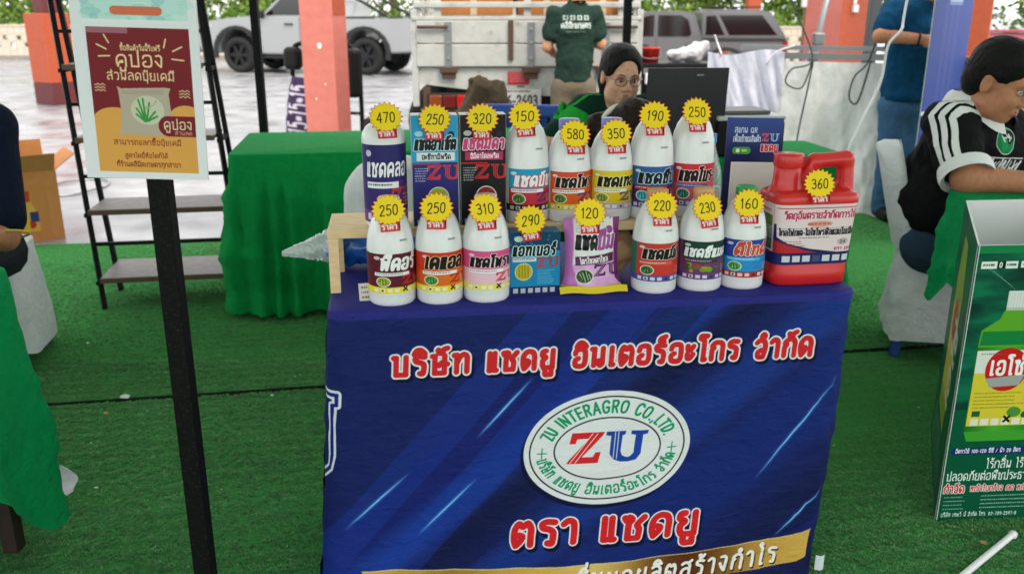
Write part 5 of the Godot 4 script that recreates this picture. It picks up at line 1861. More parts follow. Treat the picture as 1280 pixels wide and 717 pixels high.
	# emblem and chest print
	var cv := Canvas.new(96, 96, Color("#101512"))
	cv.disc(48, 48, 47, 47, Color("#cfd8d2"))
	cv.disc(48, 48, 44, 44, Color("#0c7a45"))
	cv.disc(60, 36, 28, 24, Color("#101a18"))
	cv.disc(40, 60, 18, 22, Color("#0b8c4e"))
	for k in 5: cv.seg(Vector2(34 + k * 9, 30 + 6 * sin(k * 1.7)), Vector2(40 + k * 8, 40 + 8 * cos(k * 2.0)), 3.0, Color("#e2e6e2"))
	var em := patch("emblem", sf, Vector3(1.735, .905, -3.12), Vector3(-.3, -.02, -.95), Vector3.UP, .08, .095, img_mat(cv.image(), .7), o, true)
	em.position = -P
	cv = Canvas.new(256, 64, Color("#141416"))
	for k in 11:   # a slanted print of broken bars
		cv.seg(Vector2(16 + k * 21, 50), Vector2(26 + k * 21 + 4 * sin(k * 2.0), 16 + 5 * cos(k * 3.0)), 4.5 + 2.0 * sin(k * 1.3), Color("#e4e4e4"))
		if k % 3 != 1: cv.seg(Vector2(18 + k * 21, 48), Vector2(36 + k * 21, 46 - 20 * (k % 2)), 3.5, Color("#e4e4e4"))
	cv.seg(Vector2(4, 8), Vector2(250, 4), 2.0, Color("#e4e4e4"))
	cv.seg(Vector2(4, 60), Vector2(250, 60), 2.0, Color("#e4e4e4"))
	em = patch("chest_print", sf, Vector3(1.73, .825, -3.1), Vector3(-.3, 0, -.95), Vector3(.1, 1, 0), .22, .055, img_mat(cv.image(), .7), o)
	em.position = -P
	# jeans: thighs forward under the table, shins to the floor
	st = mb(true)
	var jf := Field.new(Vector3(1.45, 0.05, -3.8), Vector3(2.55, .7, -2.7), .018)
	for s in [-1.0, 1.0]:
		var hip: Vector3 = pel + Vector3(0, -.02, 0) + Vector3(.39, 0, -.31) * s * .3
		var kn: Vector3 = hip + Vector3(.36, -.01, .22)
		jf.bone(hip, kn, .105, .08, .05)
		jf.bone(kn, kn + Vector3(-.02, -.36, .03), .075, .055, .04)
	jf.bone(pel + Vector3(-.02, -.03, .02), pel + Vector3(.02, 0, -.02), .155, .155, .05)
	jf.mesh(st)
	var jn := obj("jeans", st, cloth_mat(Color("#2f4055"), .9, .1), o)
	jn.position = -P
	for s in [-1.0, 1.0]:
		st = mb(true)
		var an: Vector3 = pel + Vector3(.39, 0, -.31) * s * .3 + Vector3(.34, 0, .25)
		an.y = .058
		var sf2 := Field.new(an - Vector3(.15, .06, .15), an + Vector3(.25, .12, .25), .014)
		sf2.bone(an + Vector3(-.03, .0, -.02), an + Vector3(.12, -.012, .07), .042, .036, .02)
		sf2.bone(an, an + Vector3(0, .06, 0), .04, .045, .02)
		sf2.mesh(st)
		var q := obj("shoe", st, M.dark_plastic, o)
		q.position = -P
	st = mb(true)
	var wb := elr.lerp(wrr, .82)
	var dv := (wrr - elr).normalized()
	var sx := dv.cross(Vector3.UP).normalized()
	var loop := []
	for k in 21: loop.append(wb + sx * cos(TAU * k / 20.0) * .041 + sx.cross(dv) * sin(TAU * k / 20.0) * .041)
	tube(st, loop, .004, 6)
	var br := obj("bracelet", st, M.dark_plastic, o)
	br.position = -P

func woman_in_green():
	var o := thing("person", "seated woman with glasses in a dark and bright green polo", "person", Vector3(.47, .012, -4.12))
	var P := o.position
	var hd := Vector3(.475, 1.068, -4.0)
	var neck := Vector3(.46, .965, -4.06)
	var shr := Vector3(.345, .93, -4.08)
	var shl := Vector3(.60, .91, -4.16)
	var elr := Vector3(.175, .80, -3.96)
	var wrr := Vector3(.28, .77, -3.87)
	var ell := Vector3(.70, .74, -4.05)
	var wrl := Vector3(.62, .77, -3.9)
	var htf := Transform3D(Basis.from_euler(Vector3(.14, .22, -.05)), hd)
	var st := mb(true)
	var f := Field.new(Vector3(.05, .1, -4.4), Vector3(.9, 1.02, -3.7), .015)
	f.bone(Vector3(.47, .5, -4.2), Vector3(.46, .8, -4.12), .13, .12, .05)
	f.bone(shr, shl, .05, .05, .05)
	f.bone(Vector3(.46, .82, -4.11), neck, .1, .05, .05)
	f.bone(shr, elr, .045, .038, .03)
	f.bone(elr, wrr, .036, .026, .02)
	f.bone(shl, ell, .045, .038, .03)
	f.bone(ell, wrl, .036, .026, .02)
	f.bone(Vector3(.42, .46, -4.15), Vector3(.36, .45, -3.8), .085, .06, .04)
	f.bone(Vector3(.54, .46, -4.15), Vector3(.56, .45, -3.8), .085, .06, .04)
	f.bone(Vector3(.36, .45, -3.8), Vector3(.36, .1, -3.8), .055, .04, .04)
	f.bone(Vector3(.56, .45, -3.8), Vector3(.56, .1, -3.8), .055, .04, .04)
	f.mesh(st)
	head_into(st, htf)
	hand_into(st, wrr, Vector3(.6, -.1, .5), Vector3(0, -1, 0), .5, -1.0, .006)
	hand_into(st, wrl, Vector3(-.3, -.1, .7), Vector3(0, -1, 0), .5, 1.0, .006)
	var b := obj("body", st, M.skin_pale, o)
	b.position = -P
	var htl := Transform3D(htf.basis, hd - P)
	face_bits(o, htl, M.hair)
	# hair combed back to the nape
	var hf := Field.new(Vector3(-.13, -.2, -.17), Vector3(.13, .17, .15), .006)
	hf.ball(Vector3(0, .052, -.016), Vector3(.09, .088, .106), .02)
	hf.ball(Vector3(0, -.02, -.06), Vector3(.082, .1, .06), .03)
	hf.ball(Vector3(0, -.09, -.085), Vector3(.055, .07, .034), .03)
	hf.ball(Vector3(0, -.12, .035), Vector3(.13, .1, .07), .012, true)
	hf.ball(Vector3(0.006, -.03, .118), Vector3(.086, .125, .098), .012, true)
	for s in [-1, 1]: hf.ball(Vector3(.088 * s, -.03, .02), Vector3(.02, .04, .03), .01, true)
	var n := FastNoiseLite.new()
	n.seed = 2; n.frequency = 110.0
	hf.ripple(n, .0025, Vector3(.7, .2, .2))
	n.frequency = 30.0
	hf.ripple(n, .003)
	st = mb(true)
	hf.mesh(st)
	var h := obj("hair", st, M.hair, o)
	h.transform = htl
	# glasses
	st = mb(true)
	for s in [-1, 1]:
		var ring := []
		for k in 19: ring.append(Vector3(.033 * s + cos(TAU * k / 18.0) * .0235, -.004 + sin(TAU * k / 18.0) * .0185, .104 - absf(cos(TAU * k / 18.0) + s) * .004))
		tube(st, ring, .0018, 5)
		tube(st, [Vector3(.056 * s, .002, .098), Vector3(.078 * s, .004, .06), Vector3(.082 * s, .002, -.01)], .0012, 5)
	tube(st, [Vector3(-.01, .0, .106), Vector3(0, .004, .108), Vector3(.01, .0, .106)], .0012, 5)
	var g := obj("glasses", st, mat(Color("#6a5548"), .3, .6), o)
	g.transform = htl
	# polo: dark green with a bright panel on the sleeve and chest
	var sf := Field.new(Vector3(.05, .4, -4.45), Vector3(.9, 1.0, -3.75), .012)
	sf.bone(Vector3(.47, .48, -4.2), Vector3(.46, .8, -4.12), .16, .145, .06)
	sf.bone(shr, shl, .062, .062, .05)
	sf.bone(Vector3(.46, .85, -4.11), neck + Vector3(0, .0, 0), .13, .062, .05)
	sf.bone(shr, shr.lerp(elr, .85), .07, .066, .03)
	sf.bone(shl, shl.lerp(ell, .8), .062, .058, .03)
	n.frequency = 9.0
	sf.ripple(n, .01)
	sf.below(.985)
	st = mb(true)
	sf.mesh(st)
	var s1 := obj("shirt", st, cloth_mat(Color("#0c2f24"), .85, .15), o)
	s1.position = -P
	var bright := cloth_mat(Color("#1f9a34"), .85, .15)
	var p1 := patch("bright_panel", sf, Vector3(.275, .885, -4.0), Vector3(.05, -.3, -1), Vector3(.5, 1, 0), .17, .085, bright, o)
	p1.position = -P
	p1 = patch("bright_panel", sf, Vector3(.43, .80, -4.0), Vector3(0, -.1, -1), Vector3.UP, .12, .16, bright, o)
	p1.position = -P
	st = mb(true)
	stripe(st, sf, [neck + Vector3(-.06, .0, .02), Vector3(.36, .965, -4.05), Vector3(.31, .95, -4.03), Vector3(.24, .9, -4.0)], [Vector3(.1, -1, -.3), Vector3(.1, -1, -.3), Vector3(.3, -1, -.3), Vector3(.5, -1, -.3)], .012)
	p1 = obj("piping", st, bright, o)
	p1.position = -P
	# trousers
	st = mb(true)
	var jf := Field.new(Vector3(.2, .05, -4.45), Vector3(.8, .62, -3.65), .02)
	jf.bone(Vector3(.42, .48, -4.2), Vector3(.36, .46, -3.8), .1, .075, .05)
	jf.bone(Vector3(.54, .48, -4.2), Vector3(.56, .46, -3.8), .1, .075, .05)
	jf.bone(Vector3(.36, .46, -3.8), Vector3(.36, .1, -3.8), .07, .055, .04)
	jf.bone(Vector3(.56, .46, -3.8), Vector3(.56, .1, -3.8), .07, .055, .04)
	jf.mesh(st)
	p1 = obj("trousers", st, cloth_mat(Color("#20242b"), .9, .1), o)
	p1.position = -P
	for x in [.36, .56]:
		st = mb()
		rbox(st, Vector3(x, .05, -3.76), Vector3(.09, .08, .24), .03)
		p1 = obj("shoe", st, M.dark_plastic, o)
		p1.position = -P
	plastic_seat("white plastic stool under the woman in green", Vector3(.48, .012, -4.2), .40)

func plastic_seat(label: String, at: Vector3, h: float):
	var o := thing("stool", label, "stool", at, 0.0, "plastic stools")
	var m := mat(Color("#c3c5c8"), .45)
	var st := mb()
	rbox(st, Vector3(0, h - .015, 0), Vector3(.3, .03, .3), .012)
	obj("seat", st, m, o)
	for x in [-1, 1]:
		for z in [-1, 1]:
			st = mb()
			bar(st, Vector3(x * .14, 0, z * .14), Vector3(x * .12, h - .03, z * .12), .04, .03, Vector3.UP, .006)
			obj("leg", st, m, o)

func crouching_person():
	var o := thing("person", "long haired person bending low with a pale hair tie", "person", Vector3(.42, .012, -3.3))
	var P := o.position
	var hd := Vector3(.425, .905, -3.2)
	var htf := Transform3D(Basis.from_euler(Vector3(.75, .9, 0)) * Basis.from_scale(Vector3.ONE * .98), hd)
	var st := mb(true)
	var f := Field.new(Vector3(.1, .05, -3.65), Vector3(.8, .95, -2.9), .015)
	f.bone(Vector3(.42, .4, -3.4), Vector3(.42, .7, -3.32), .12, .11, .05)
	f.bone(Vector3(.30, .76, -3.25), Vector3(.54, .76, -3.36), .05, .05, .05)
	f.bone(Vector3(.42, .72, -3.31), hd + Vector3(-.03, -.1, -.04), .09, .05, .05)
	f.bone(Vector3(.30, .76, -3.25), Vector3(.30, .55, -3.12), .045, .036, .03)
	f.bone(Vector3(.30, .55, -3.12), Vector3(.46, .56, -3.05), .035, .025, .02)
	f.bone(Vector3(.54, .76, -3.36), Vector3(.62, .56, -3.24), .045, .036, .03)
	f.bone(Vector3(.62, .56, -3.24), Vector3(.56, .56, -3.08), .035, .025, .02)
	for x in [.34, .52]:
		f.bone(Vector3(.42, .4, -3.4), Vector3(x, .44, -3.1), .09, .06, .04)
		f.bone(Vector3(x, .44, -3.1), Vector3(x, .1, -3.14), .055, .04, .04)
	f.mesh(st)
	head_into(st, htf)
	hand_into(st, Vector3(.46, .56, -3.05), Vector3(1, 0, .2), Vector3(0, -1, 0), .5, -1.0, .007)
	hand_into(st, Vector3(.56, .56, -3.08), Vector3(-.6, 0, .6), Vector3(0, -1, 0), .5, 1.0, .007)
	var b := obj("body", st, M.skin, o)
	b.position = -P
	var htl := Transform3D(htf.basis, hd - P)
	face_bits(o, htl, M.hair_brown)
	var hf := Field.new(Vector3(-.14, -.24, -.2), Vector3(.14, .17, .15), .006)
	hf.ball(Vector3(0, .05, -.018), Vector3(.092, .092, .108), .02)
	hf.ball(Vector3(0, -.02, -.06), Vector3(.085, .1, .066), .03)
	hf.ball(Vector3(0, -.035, .1), Vector3(.07, .1, .066), .012, true)
	hf.bone(Vector3(-.03, .0, -.11), Vector3(-.04, -.05, -.13), .026, .03, .02)
	hf.bone(Vector3(-.04, -.05, -.13), Vector3(-.04, -.18, -.10), .028, .012, .02)
	var n := FastNoiseLite.new()
	n.seed = 2; n.frequency = 110.0
	hf.ripple(n, .006, Vector3(1.2, .3, .3))
	n.frequency = 30.0
	hf.ripple(n, .006)
	st = mb(true)
	hf.mesh(st)
	var h := obj("hair", st, M.hair_brown, o)
	h.transform = htl
	st = mb(true)
	var ring := []
	for k in 13: ring.append(Vector3(-.03 + cos(TAU * k / 12.0) * .034, .02 + sin(TAU * k / 12.0) * .034, -.112))
	tube(st, ring, .011, 8)
	h = obj("hair_tie", st, mat(Color("#d9d3c8"), .9), o)
	h.transform = htl
	var sf := Field.new(Vector3(.1, .3, -3.65), Vector3(.8, .95, -2.95), .015)
	sf.bone(Vector3(.42, .4, -3.4), Vector3(.42, .7, -3.32), .15, .135, .05)
	sf.bone(Vector3(.30, .76, -3.25), Vector3(.54, .76, -3.36), .062, .062, .05)
	sf.bone(Vector3(.42, .72, -3.31), hd + Vector3(-.03, -.14, -.04), .11, .058, .05)
	sf.bone(Vector3(.30, .76, -3.25), Vector3(.30, .62, -3.16), .06, .056, .03)
	sf.bone(Vector3(.54, .76, -3.36), Vector3(.6, .62, -3.28), .06, .056, .03)
	st = mb(true)
	sf.mesh(st)
	h = obj("shirt", st, cloth_mat(Color("#18222e"), .85, .15), o)
	h.position = -P
	for x in [.34, .52]:
		st = mb(true)
		tube(st, [Vector3(.42, .42, -3.38), Vector3(x, .45, -3.1)], [.11, .075], 14)
		tube(st, [Vector3(x, .45, -3.1), Vector3(x, .09, -3.14)], [.072, .052], 14)
		h = obj("trouser_leg", st, cloth_mat(Color("#20242b"), .9, .1), o)
		h.position = -P
		st = mb()
		rbox(st, Vector3(x, .05, -3.09), Vector3(.09, .075, .23), .03)
		h = obj("shoe", st, M.dark_plastic, o)
		h.position = -P
	plastic_seat("white plastic stool under the bending person", Vector3(.42, .012, -3.42), .31)

func man_in_green():
	var o := thing("person", "man seen from behind in a printed dark green shirt and khaki trousers", "person", Vector3(.465, 0, -6.9))
	var P := o.position
	var st := mb(true)
	var f := Field.new(Vector3(.1, .05, -7.25), Vector3(.85, 1.5, -6.7), .016)
	var shl := Vector3(.32, 1.315, -6.93)
	var shr := Vector3(.61, 1.315, -6.93)
	var ell := Vector3(.265, 1.08, -6.93)
	var elr := Vector3(.665, 1.10, -6.93)
	var wrl := Vector3(.33, 1.02, -7.13)
	var wrr := Vector3(.60, 1.10, -7.13)
	f.bone(Vector3(.465, .88, -6.92), Vector3(.465, 1.2, -6.92), .105, .11, .05, Vector3(1.05, 1, .85))
	f.bone(shl, shr, .042, .042, .03)
	f.bone(Vector3(.465, 1.28, -6.92), Vector3(.475, 1.48, -6.93), .075, .052, .04)
	f.bone(shl, ell, .042, .038, .03)
	f.bone(ell, wrl, .037, .028, .02)
	f.bone(shr, elr, .042, .038, .03)
	f.bone(elr, wrr, .037, .028, .02)
	for x in [.405, .525]:
		f.bone(Vector3(x, .8, -6.92), Vector3(x - .005, .48, -6.9), .062, .055, .04)
		f.bone(Vector3(x - .005, .48, -6.9), Vector3(x, .08, -6.93), .058, .042, .04)
	f.mesh(st)
	head_into(st, Transform3D(Basis.from_euler(Vector3(.2, PI + .2, 0)), Vector3(.475, 1.59, -6.96)), .008)
	hand_into(st, wrl, Vector3(.5, 0, -.6), Vector3(0, -1, 0), .6, 1.0, .007)
	hand_into(st, wrr, Vector3(-.5, 0, -.6), Vector3(0, -1, 0), .6, -1.0, .007)
	var b := obj("body", st, M.skin, o)
	b.position = -P
	var htl := Transform3D(Basis.from_euler(Vector3(.2, PI + .2, 0)), Vector3(.475, 1.59, -6.96) - P)
	hair_short(o, htl, M.hair, 9, .008)
	face_bits(o, htl, M.hair, false)
	var sf := Field.new(Vector3(.1, .75, -7.25), Vector3(.85, 1.5, -6.65), .014)
	sf.bone(Vector3(.465, .86, -6.92), Vector3(.465, 1.2, -6.92), .13, .132, .05, Vector3(1.06, 1, .9))
	sf.bone(shl, shr, .062, .062, .04)
	sf.bone(Vector3(.465, 1.28, -6.92), Vector3(.472, 1.4, -6.93), .1, .066, .05)
	sf.bone(shl, shl.lerp(ell, .62), .062, .066, .02)
	sf.bone(shr, shr.lerp(elr, .62), .062, .066, .02)
	var n := FastNoiseLite.new()
	n.seed = 6; n.frequency = 7.0
	sf.ripple(n, .02)
	n.frequency = 18.0
	sf.ripple(n, .008)
	sf.below(1.425)
	sf.cut(Vector3(0, .825, 0), Vector3.DOWN)
	st = mb(true)
	sf.mesh(st)
	var s1 := obj("shirt", st, cloth_mat(Color("#22352e"), .85, .15), o)
	s1.position = -P
	var cv := Canvas.new(256, 144, Color("#22352e"))
	for k in 4:
		cv.rect(30 + k * 52, 6, 66 + k * 52, 40, Color("#b9c4bd"), .85)
		cv.disc(48 + k * 52, 23, 9, 11, Color("#31463d"))
	write(cv, "คลินิกเกษตร", 128, 98, 34, Color("#c6d0ca"), .2, 0, 0, Color.WHITE, 220, 0, true)
	fine_print(cv, 50, 120, 220, 1, 16, Color("#9fb0a6"), 3)
	var pt := patch("back_print", sf, Vector3(.47, 1.245, -6.75), Vector3(0, 0, -1), Vector3.UP, .25, .14, img_mat(cv.image(), .85), o)
	pt.position = -P
	var jf := Field.new(Vector3(.2, .05, -7.2), Vector3(.75, .98, -6.7), .018)
	jf.bone(Vector3(.43, .80, -6.92), Vector3(.5, .80, -6.92), .115, .115, .05)
	for x in [.385, .545]:
		jf.bone(Vector3(x, .78, -6.92), Vector3(x - .005, .48, -6.9), .095, .08, .03)
		jf.bone(Vector3(x - .005, .48, -6.9), Vector3(x, .08, -6.93), .078, .065, .03)
	st = mb(true)
	jf.mesh(st)
	pt = obj("trousers", st, cloth_mat(Color("#6b6152"), .9, .1), o)
	pt.position = -P
	for x in [.385, .545]:
		st = mb()
		rbox(st, Vector3(x, .045, -6.97), Vector3(.095, .085, .27), .035)
		pt = obj("shoe", st, M.dark_plastic, o)
		pt.position = -P

func man_in_blue():
	var o := thing("person", "standing man in a teal blue polo and jeans, hand at his waist", "person", Vector3(2.52, 0, -5.85))
	var P := o.position
	var shr := Vector3(2.375, 1.33, -5.80)
	var shl := Vector3(2.68, 1.33, -5.92)
	var elr := Vector3(2.262, 1.195, -5.70)
	var wrr := Vector3(2.49, 1.175, -5.62)
	var ell := Vector3(2.76, 1.08, -5.9)
	var wrl := Vector3(2.66, 1.08, -5.7)
	var htf := Transform3D(Basis.from_euler(Vector3(.45, .7, 0)), Vector3(2.615, 1.51, -5.76))
	var st := mb(true)
	var f := Field.new(Vector3(2.1, .03, -6.15), Vector3(2.95, 1.5, -5.5), .015)
	f.bone(Vector3(2.53, .86, -5.86), Vector3(2.53, 1.2, -5.86), .125, .13, .05)
	f.bone(shr, shl, .06, .06, .05)
	f.bone(Vector3(2.53, 1.28, -5.86), Vector3(2.58, 1.42, -5.82), .1, .058, .05)
	f.bone(shr, elr, .052, .045, .03)
	f.bone(elr, wrr, .044, .032, .02)
	f.bone(shl, ell, .052, .045, .03)
	f.bone(ell, wrl, .044, .032, .02)
	for x in [2.47, 2.61]:
		f.bone(Vector3(x, .80, -5.86), Vector3(x, .48, -5.84), .07, .06, .04)
		f.bone(Vector3(x, .48, -5.84), Vector3(x, .08, -5.88), .06, .045, .04)
	f.mesh(st)
	head_into(st, htf)
	hand_into(st, wrr, Vector3(1, -.4, .15), Vector3(-.1, -.4, -1), .5, 1.0, .005)
	hand_into(st, wrl, Vector3(-.4, -.1, .5), Vector3(-.6, 0, -.3), .6, -1.0, .007)
	var b := obj("body", st, M.skin_dark, o)
	b.position = -P
	var htl := Transform3D(htf.basis, htf.origin - P)
	hair_short(o, htl, M.hair, 5, .008)
	face_bits(o, htl, M.hair)
	var sf := Field.new(Vector3(2.1, .7, -6.2), Vector3(2.95, 1.5, -5.5), .013)
	sf.bone(Vector3(2.53, .84, -5.86), Vector3(2.53, 1.2, -5.86), .155, .155, .06)
	sf.bone(shr, shl, .075, .075, .05)
	sf.bone(Vector3(2.53, 1.28, -5.86), Vector3(2.57, 1.39, -5.83), .12, .07, .05)
	sf.bone(shr, shr.lerp(elr, .7), .076, .074, .03)
	sf.bone(shl, shl.lerp(ell, .7), .076, .074, .03)
	var n := FastNoiseLite.new()
	n.seed = 16; n.frequency = 7.0
	sf.ripple(n, .02)
	n.frequency = 18.0
	sf.ripple(n, .008)
	sf.below(1.41)
	sf.cut(Vector3(0, .79, 0), Vector3.DOWN)
	st = mb(true)
	sf.mesh(st)
	var q := obj("shirt", st, cloth_mat(Color("#083a5a"), .85, .15), o)
	q.position = -P
	var jf := Field.new(Vector3(2.25, .04, -6.15), Vector3(2.85, .98, -5.6), .016)
	jf.bone(Vector3(2.5, .76, -5.86), Vector3(2.57, .76, -5.86), .125, .125, .05)
	for x in [2.47, 2.61]:
		jf.bone(Vector3(x, .74, -5.86), Vector3(x, .48, -5.84), .1, .082, .03)
		jf.bone(Vector3(x, .48, -5.84), Vector3(x, .09, -5.88), .08, .066, .03)
	n.frequency = 12.0
	jf.ripple(n, .008)
	st = mb(true)
	jf.mesh(st)
	q = obj("jeans", st, cloth_mat(Color("#385a7c"), .9, .1), o)
	q.position = -P
	for x in [2.47, 2.61]:
		st = mb()
		rbox(st, Vector3(x, .06, -5.84), Vector3(.095, .085, .27), .035)
		q = obj("shoe", st, M.dark_plastic, o)
		q.position = -P
	st = mb(true)
	var wb := elr.lerp(wrr, .9)
	var dv := (wrr - elr).normalized()
	var sx := dv.cross(Vector3.UP).normalized()
	var loop := []
	for k in 21: loop.append(wb + sx * cos(TAU * k / 20.0) * .039 + sx.cross(dv) * sin(TAU * k / 20.0) * .039)
	tube(st, loop, .006, 6)
	q = obj("bracelet", st, M.dark_plastic, o)
	q.position = -P

func man_in_navy():
	var o := thing("person", "seated person in a navy shirt cut by the left edge", "person", Vector3(-2.0, .012, -3.1))
	var P := o.position
	var shr := Vector3(-2.05, .98, -2.86)
	var shl := Vector3(-1.80, .96, -3.12)
	var ell := Vector3(-1.74, .60, -2.98)
	var wrl := Vector3(-1.78, .775, -2.2)
	var st := mb(true)
	var f := Field.new(Vector3(-2.4, .05, -3.5), Vector3(-1.5, 1.1, -2.1), .016)
	f.bone(Vector3(-2.02, .5, -3.2), Vector3(-1.97, .86, -3.08), .14, .13, .05)
	f.bone(shr, shl, .06, .06, .05)
	f.bone(Vector3(-1.97, .9, -3.06), Vector3(-1.94, 1.06, -3.0), .1, .055, .05)
	f.bone(shl, ell, .055, .048, .03)
	f.bone(ell, Vector3(-1.72, .70, -2.55), .046, .036, .02)
	f.bone(shr, Vector3(-2.2, .72, -2.7), .055, .048, .03)
	for x in [-2.1, -1.9]:
		f.bone(Vector3(x, .5, -3.2), Vector3(x + .04, .5, -2.75), .085, .065, .04)
		f.bone(Vector3(x + .04, .5, -2.75), Vector3(x + .04, .08, -2.75), .06, .045, .04)
	f.mesh(st)
	var htf := Transform3D(Basis.from_euler(Vector3(.3, .3, 0)), Vector3(-1.93, 1.16, -2.96))
	head_into(st, htf, .008)
	hand_into(st, Vector3(-1.72, .70, -2.55), Vector3(0, .45, 1), Vector3(0, -1, 0), .5, 1.0, .007)
	var b := obj("body", st, M.skin_dark, o)
	b.position = -P
	var htl := Transform3D(htf.basis, htf.origin - P)
	hair_short(o, htl, M.hair, 5, .008)
	face_bits(o, htl, M.hair)
	var sf := Field.new(Vector3(-2.4, .4, -3.5), Vector3(-1.5, 1.15, -2.4), .014)
	sf.bone(Vector3(-2.02, .48, -3.2), Vector3(-1.97, .86, -3.08), .17, .16, .05)
	sf.bone(shr, shl, .076, .076, .05)
	sf.bone(Vector3(-1.97, .9, -3.06), Vector3(-1.945, 1.03, -3.01), .12, .07, .05)
	sf.bone(shl, shl.lerp(ell, .82), .078, .078, .03)
	sf.bone(shr, Vector3(-2.17, .78, -2.74), .078, .078, .03)
	sf.below(1.055)
	st = mb(true)
	sf.mesh(st)
	var q := obj("shirt", st, cloth_mat(Color("#10172a"), .85, .15), o)
	q.position = -P
	st = mb(true)
	var hc := shl.lerp(ell, .98)
	var dv := (ell - shl).normalized()
	var sx := dv.cross(Vector3.BACK).normalized()
	var loop := []
	for k in 25: loop.append(hc + sx * cos(TAU * k / 24.0) * .078 + sx.cross(dv) * sin(TAU * k / 24.0) * .078)
	tube(st, loop, .004, 6)
	q = obj("sleeve_trim", st, mat(Color("#c9b53a"), .8), o)
	q.position = -P
	for x in [-2.1, -1.9]:
		st = mb(true)
		tube(st, [Vector3(x, .5, -3.2), Vector3(x + .04, .5, -2.75)], [.11, .085], 14)
		tube(st, [Vector3(x + .04, .5, -2.75), Vector3(x + .04, .06, -2.75)], [.082, .065], 14)
		q = obj("trouser_leg", st, cloth_mat(Color("#20242b"), .9, .1), o)
		q.position = -P
		st = mb()
		rbox(st, Vector3(x + .04, .055, -2.7), Vector3(.09, .08, .25), .03)
		q = obj("shoe", st, M.dark_plastic, o)
		q.position = -P
# ---------------------------------------------------------------- the display table and what stands on it
func zu_mark(cv: Canvas, x: float, y: float, s: float, zc: Color, uc: Color, bg: Color):
	# the two letters with their slanted bars; x, y: top left, s: height
	var P := func(a: Array):
		var o := PackedVector2Array()
		for q in a: o.append(Vector2(x + q[0] * s, y + q[1] * s))
		return o
	cv.poly(P.call([[.1, 0], [1.08, 0], [1.02, .12], [.44, .8], [.78, .8], [.84, .66], [1.0, .66], [.94, 1.0], [0, 1.0], [.06, .88], [.62, .2], [.26, .2], [.22, .36], [.04, .36]]), zc)
	for k in 2: cv.seg(Vector2(x + (.72 + k * .15) * s, y + .04 * s), Vector2(x + (.1 + k * .15) * s, y + .98 * s), maxf(.6, s * .014), bg)
	cv.poly(P.call([[1.14, 0], [1.72, 0], [1.7, .12], [1.62, .14], [1.6, .66], [1.66, .8], [1.78, .86], [1.9, .84], [2.0, .72], [2.02, .14], [1.88, .12], [1.88, 0], [2.4, 0], [2.38, .12], [2.24, .14], [2.22, .74], [2.08, .94], [1.86, 1.0], [1.6, 1.0], [1.4, .92], [1.28, .74], [1.28, .14], [1.12, .12]]), uc)
	for k in 2: cv.seg(Vector2(x + (1.4 + k * .1) * s, y + .03 * s), Vector2(x + (1.4 + k * .1) * s, y + .9 * s), maxf(.6, s * .014), bg)

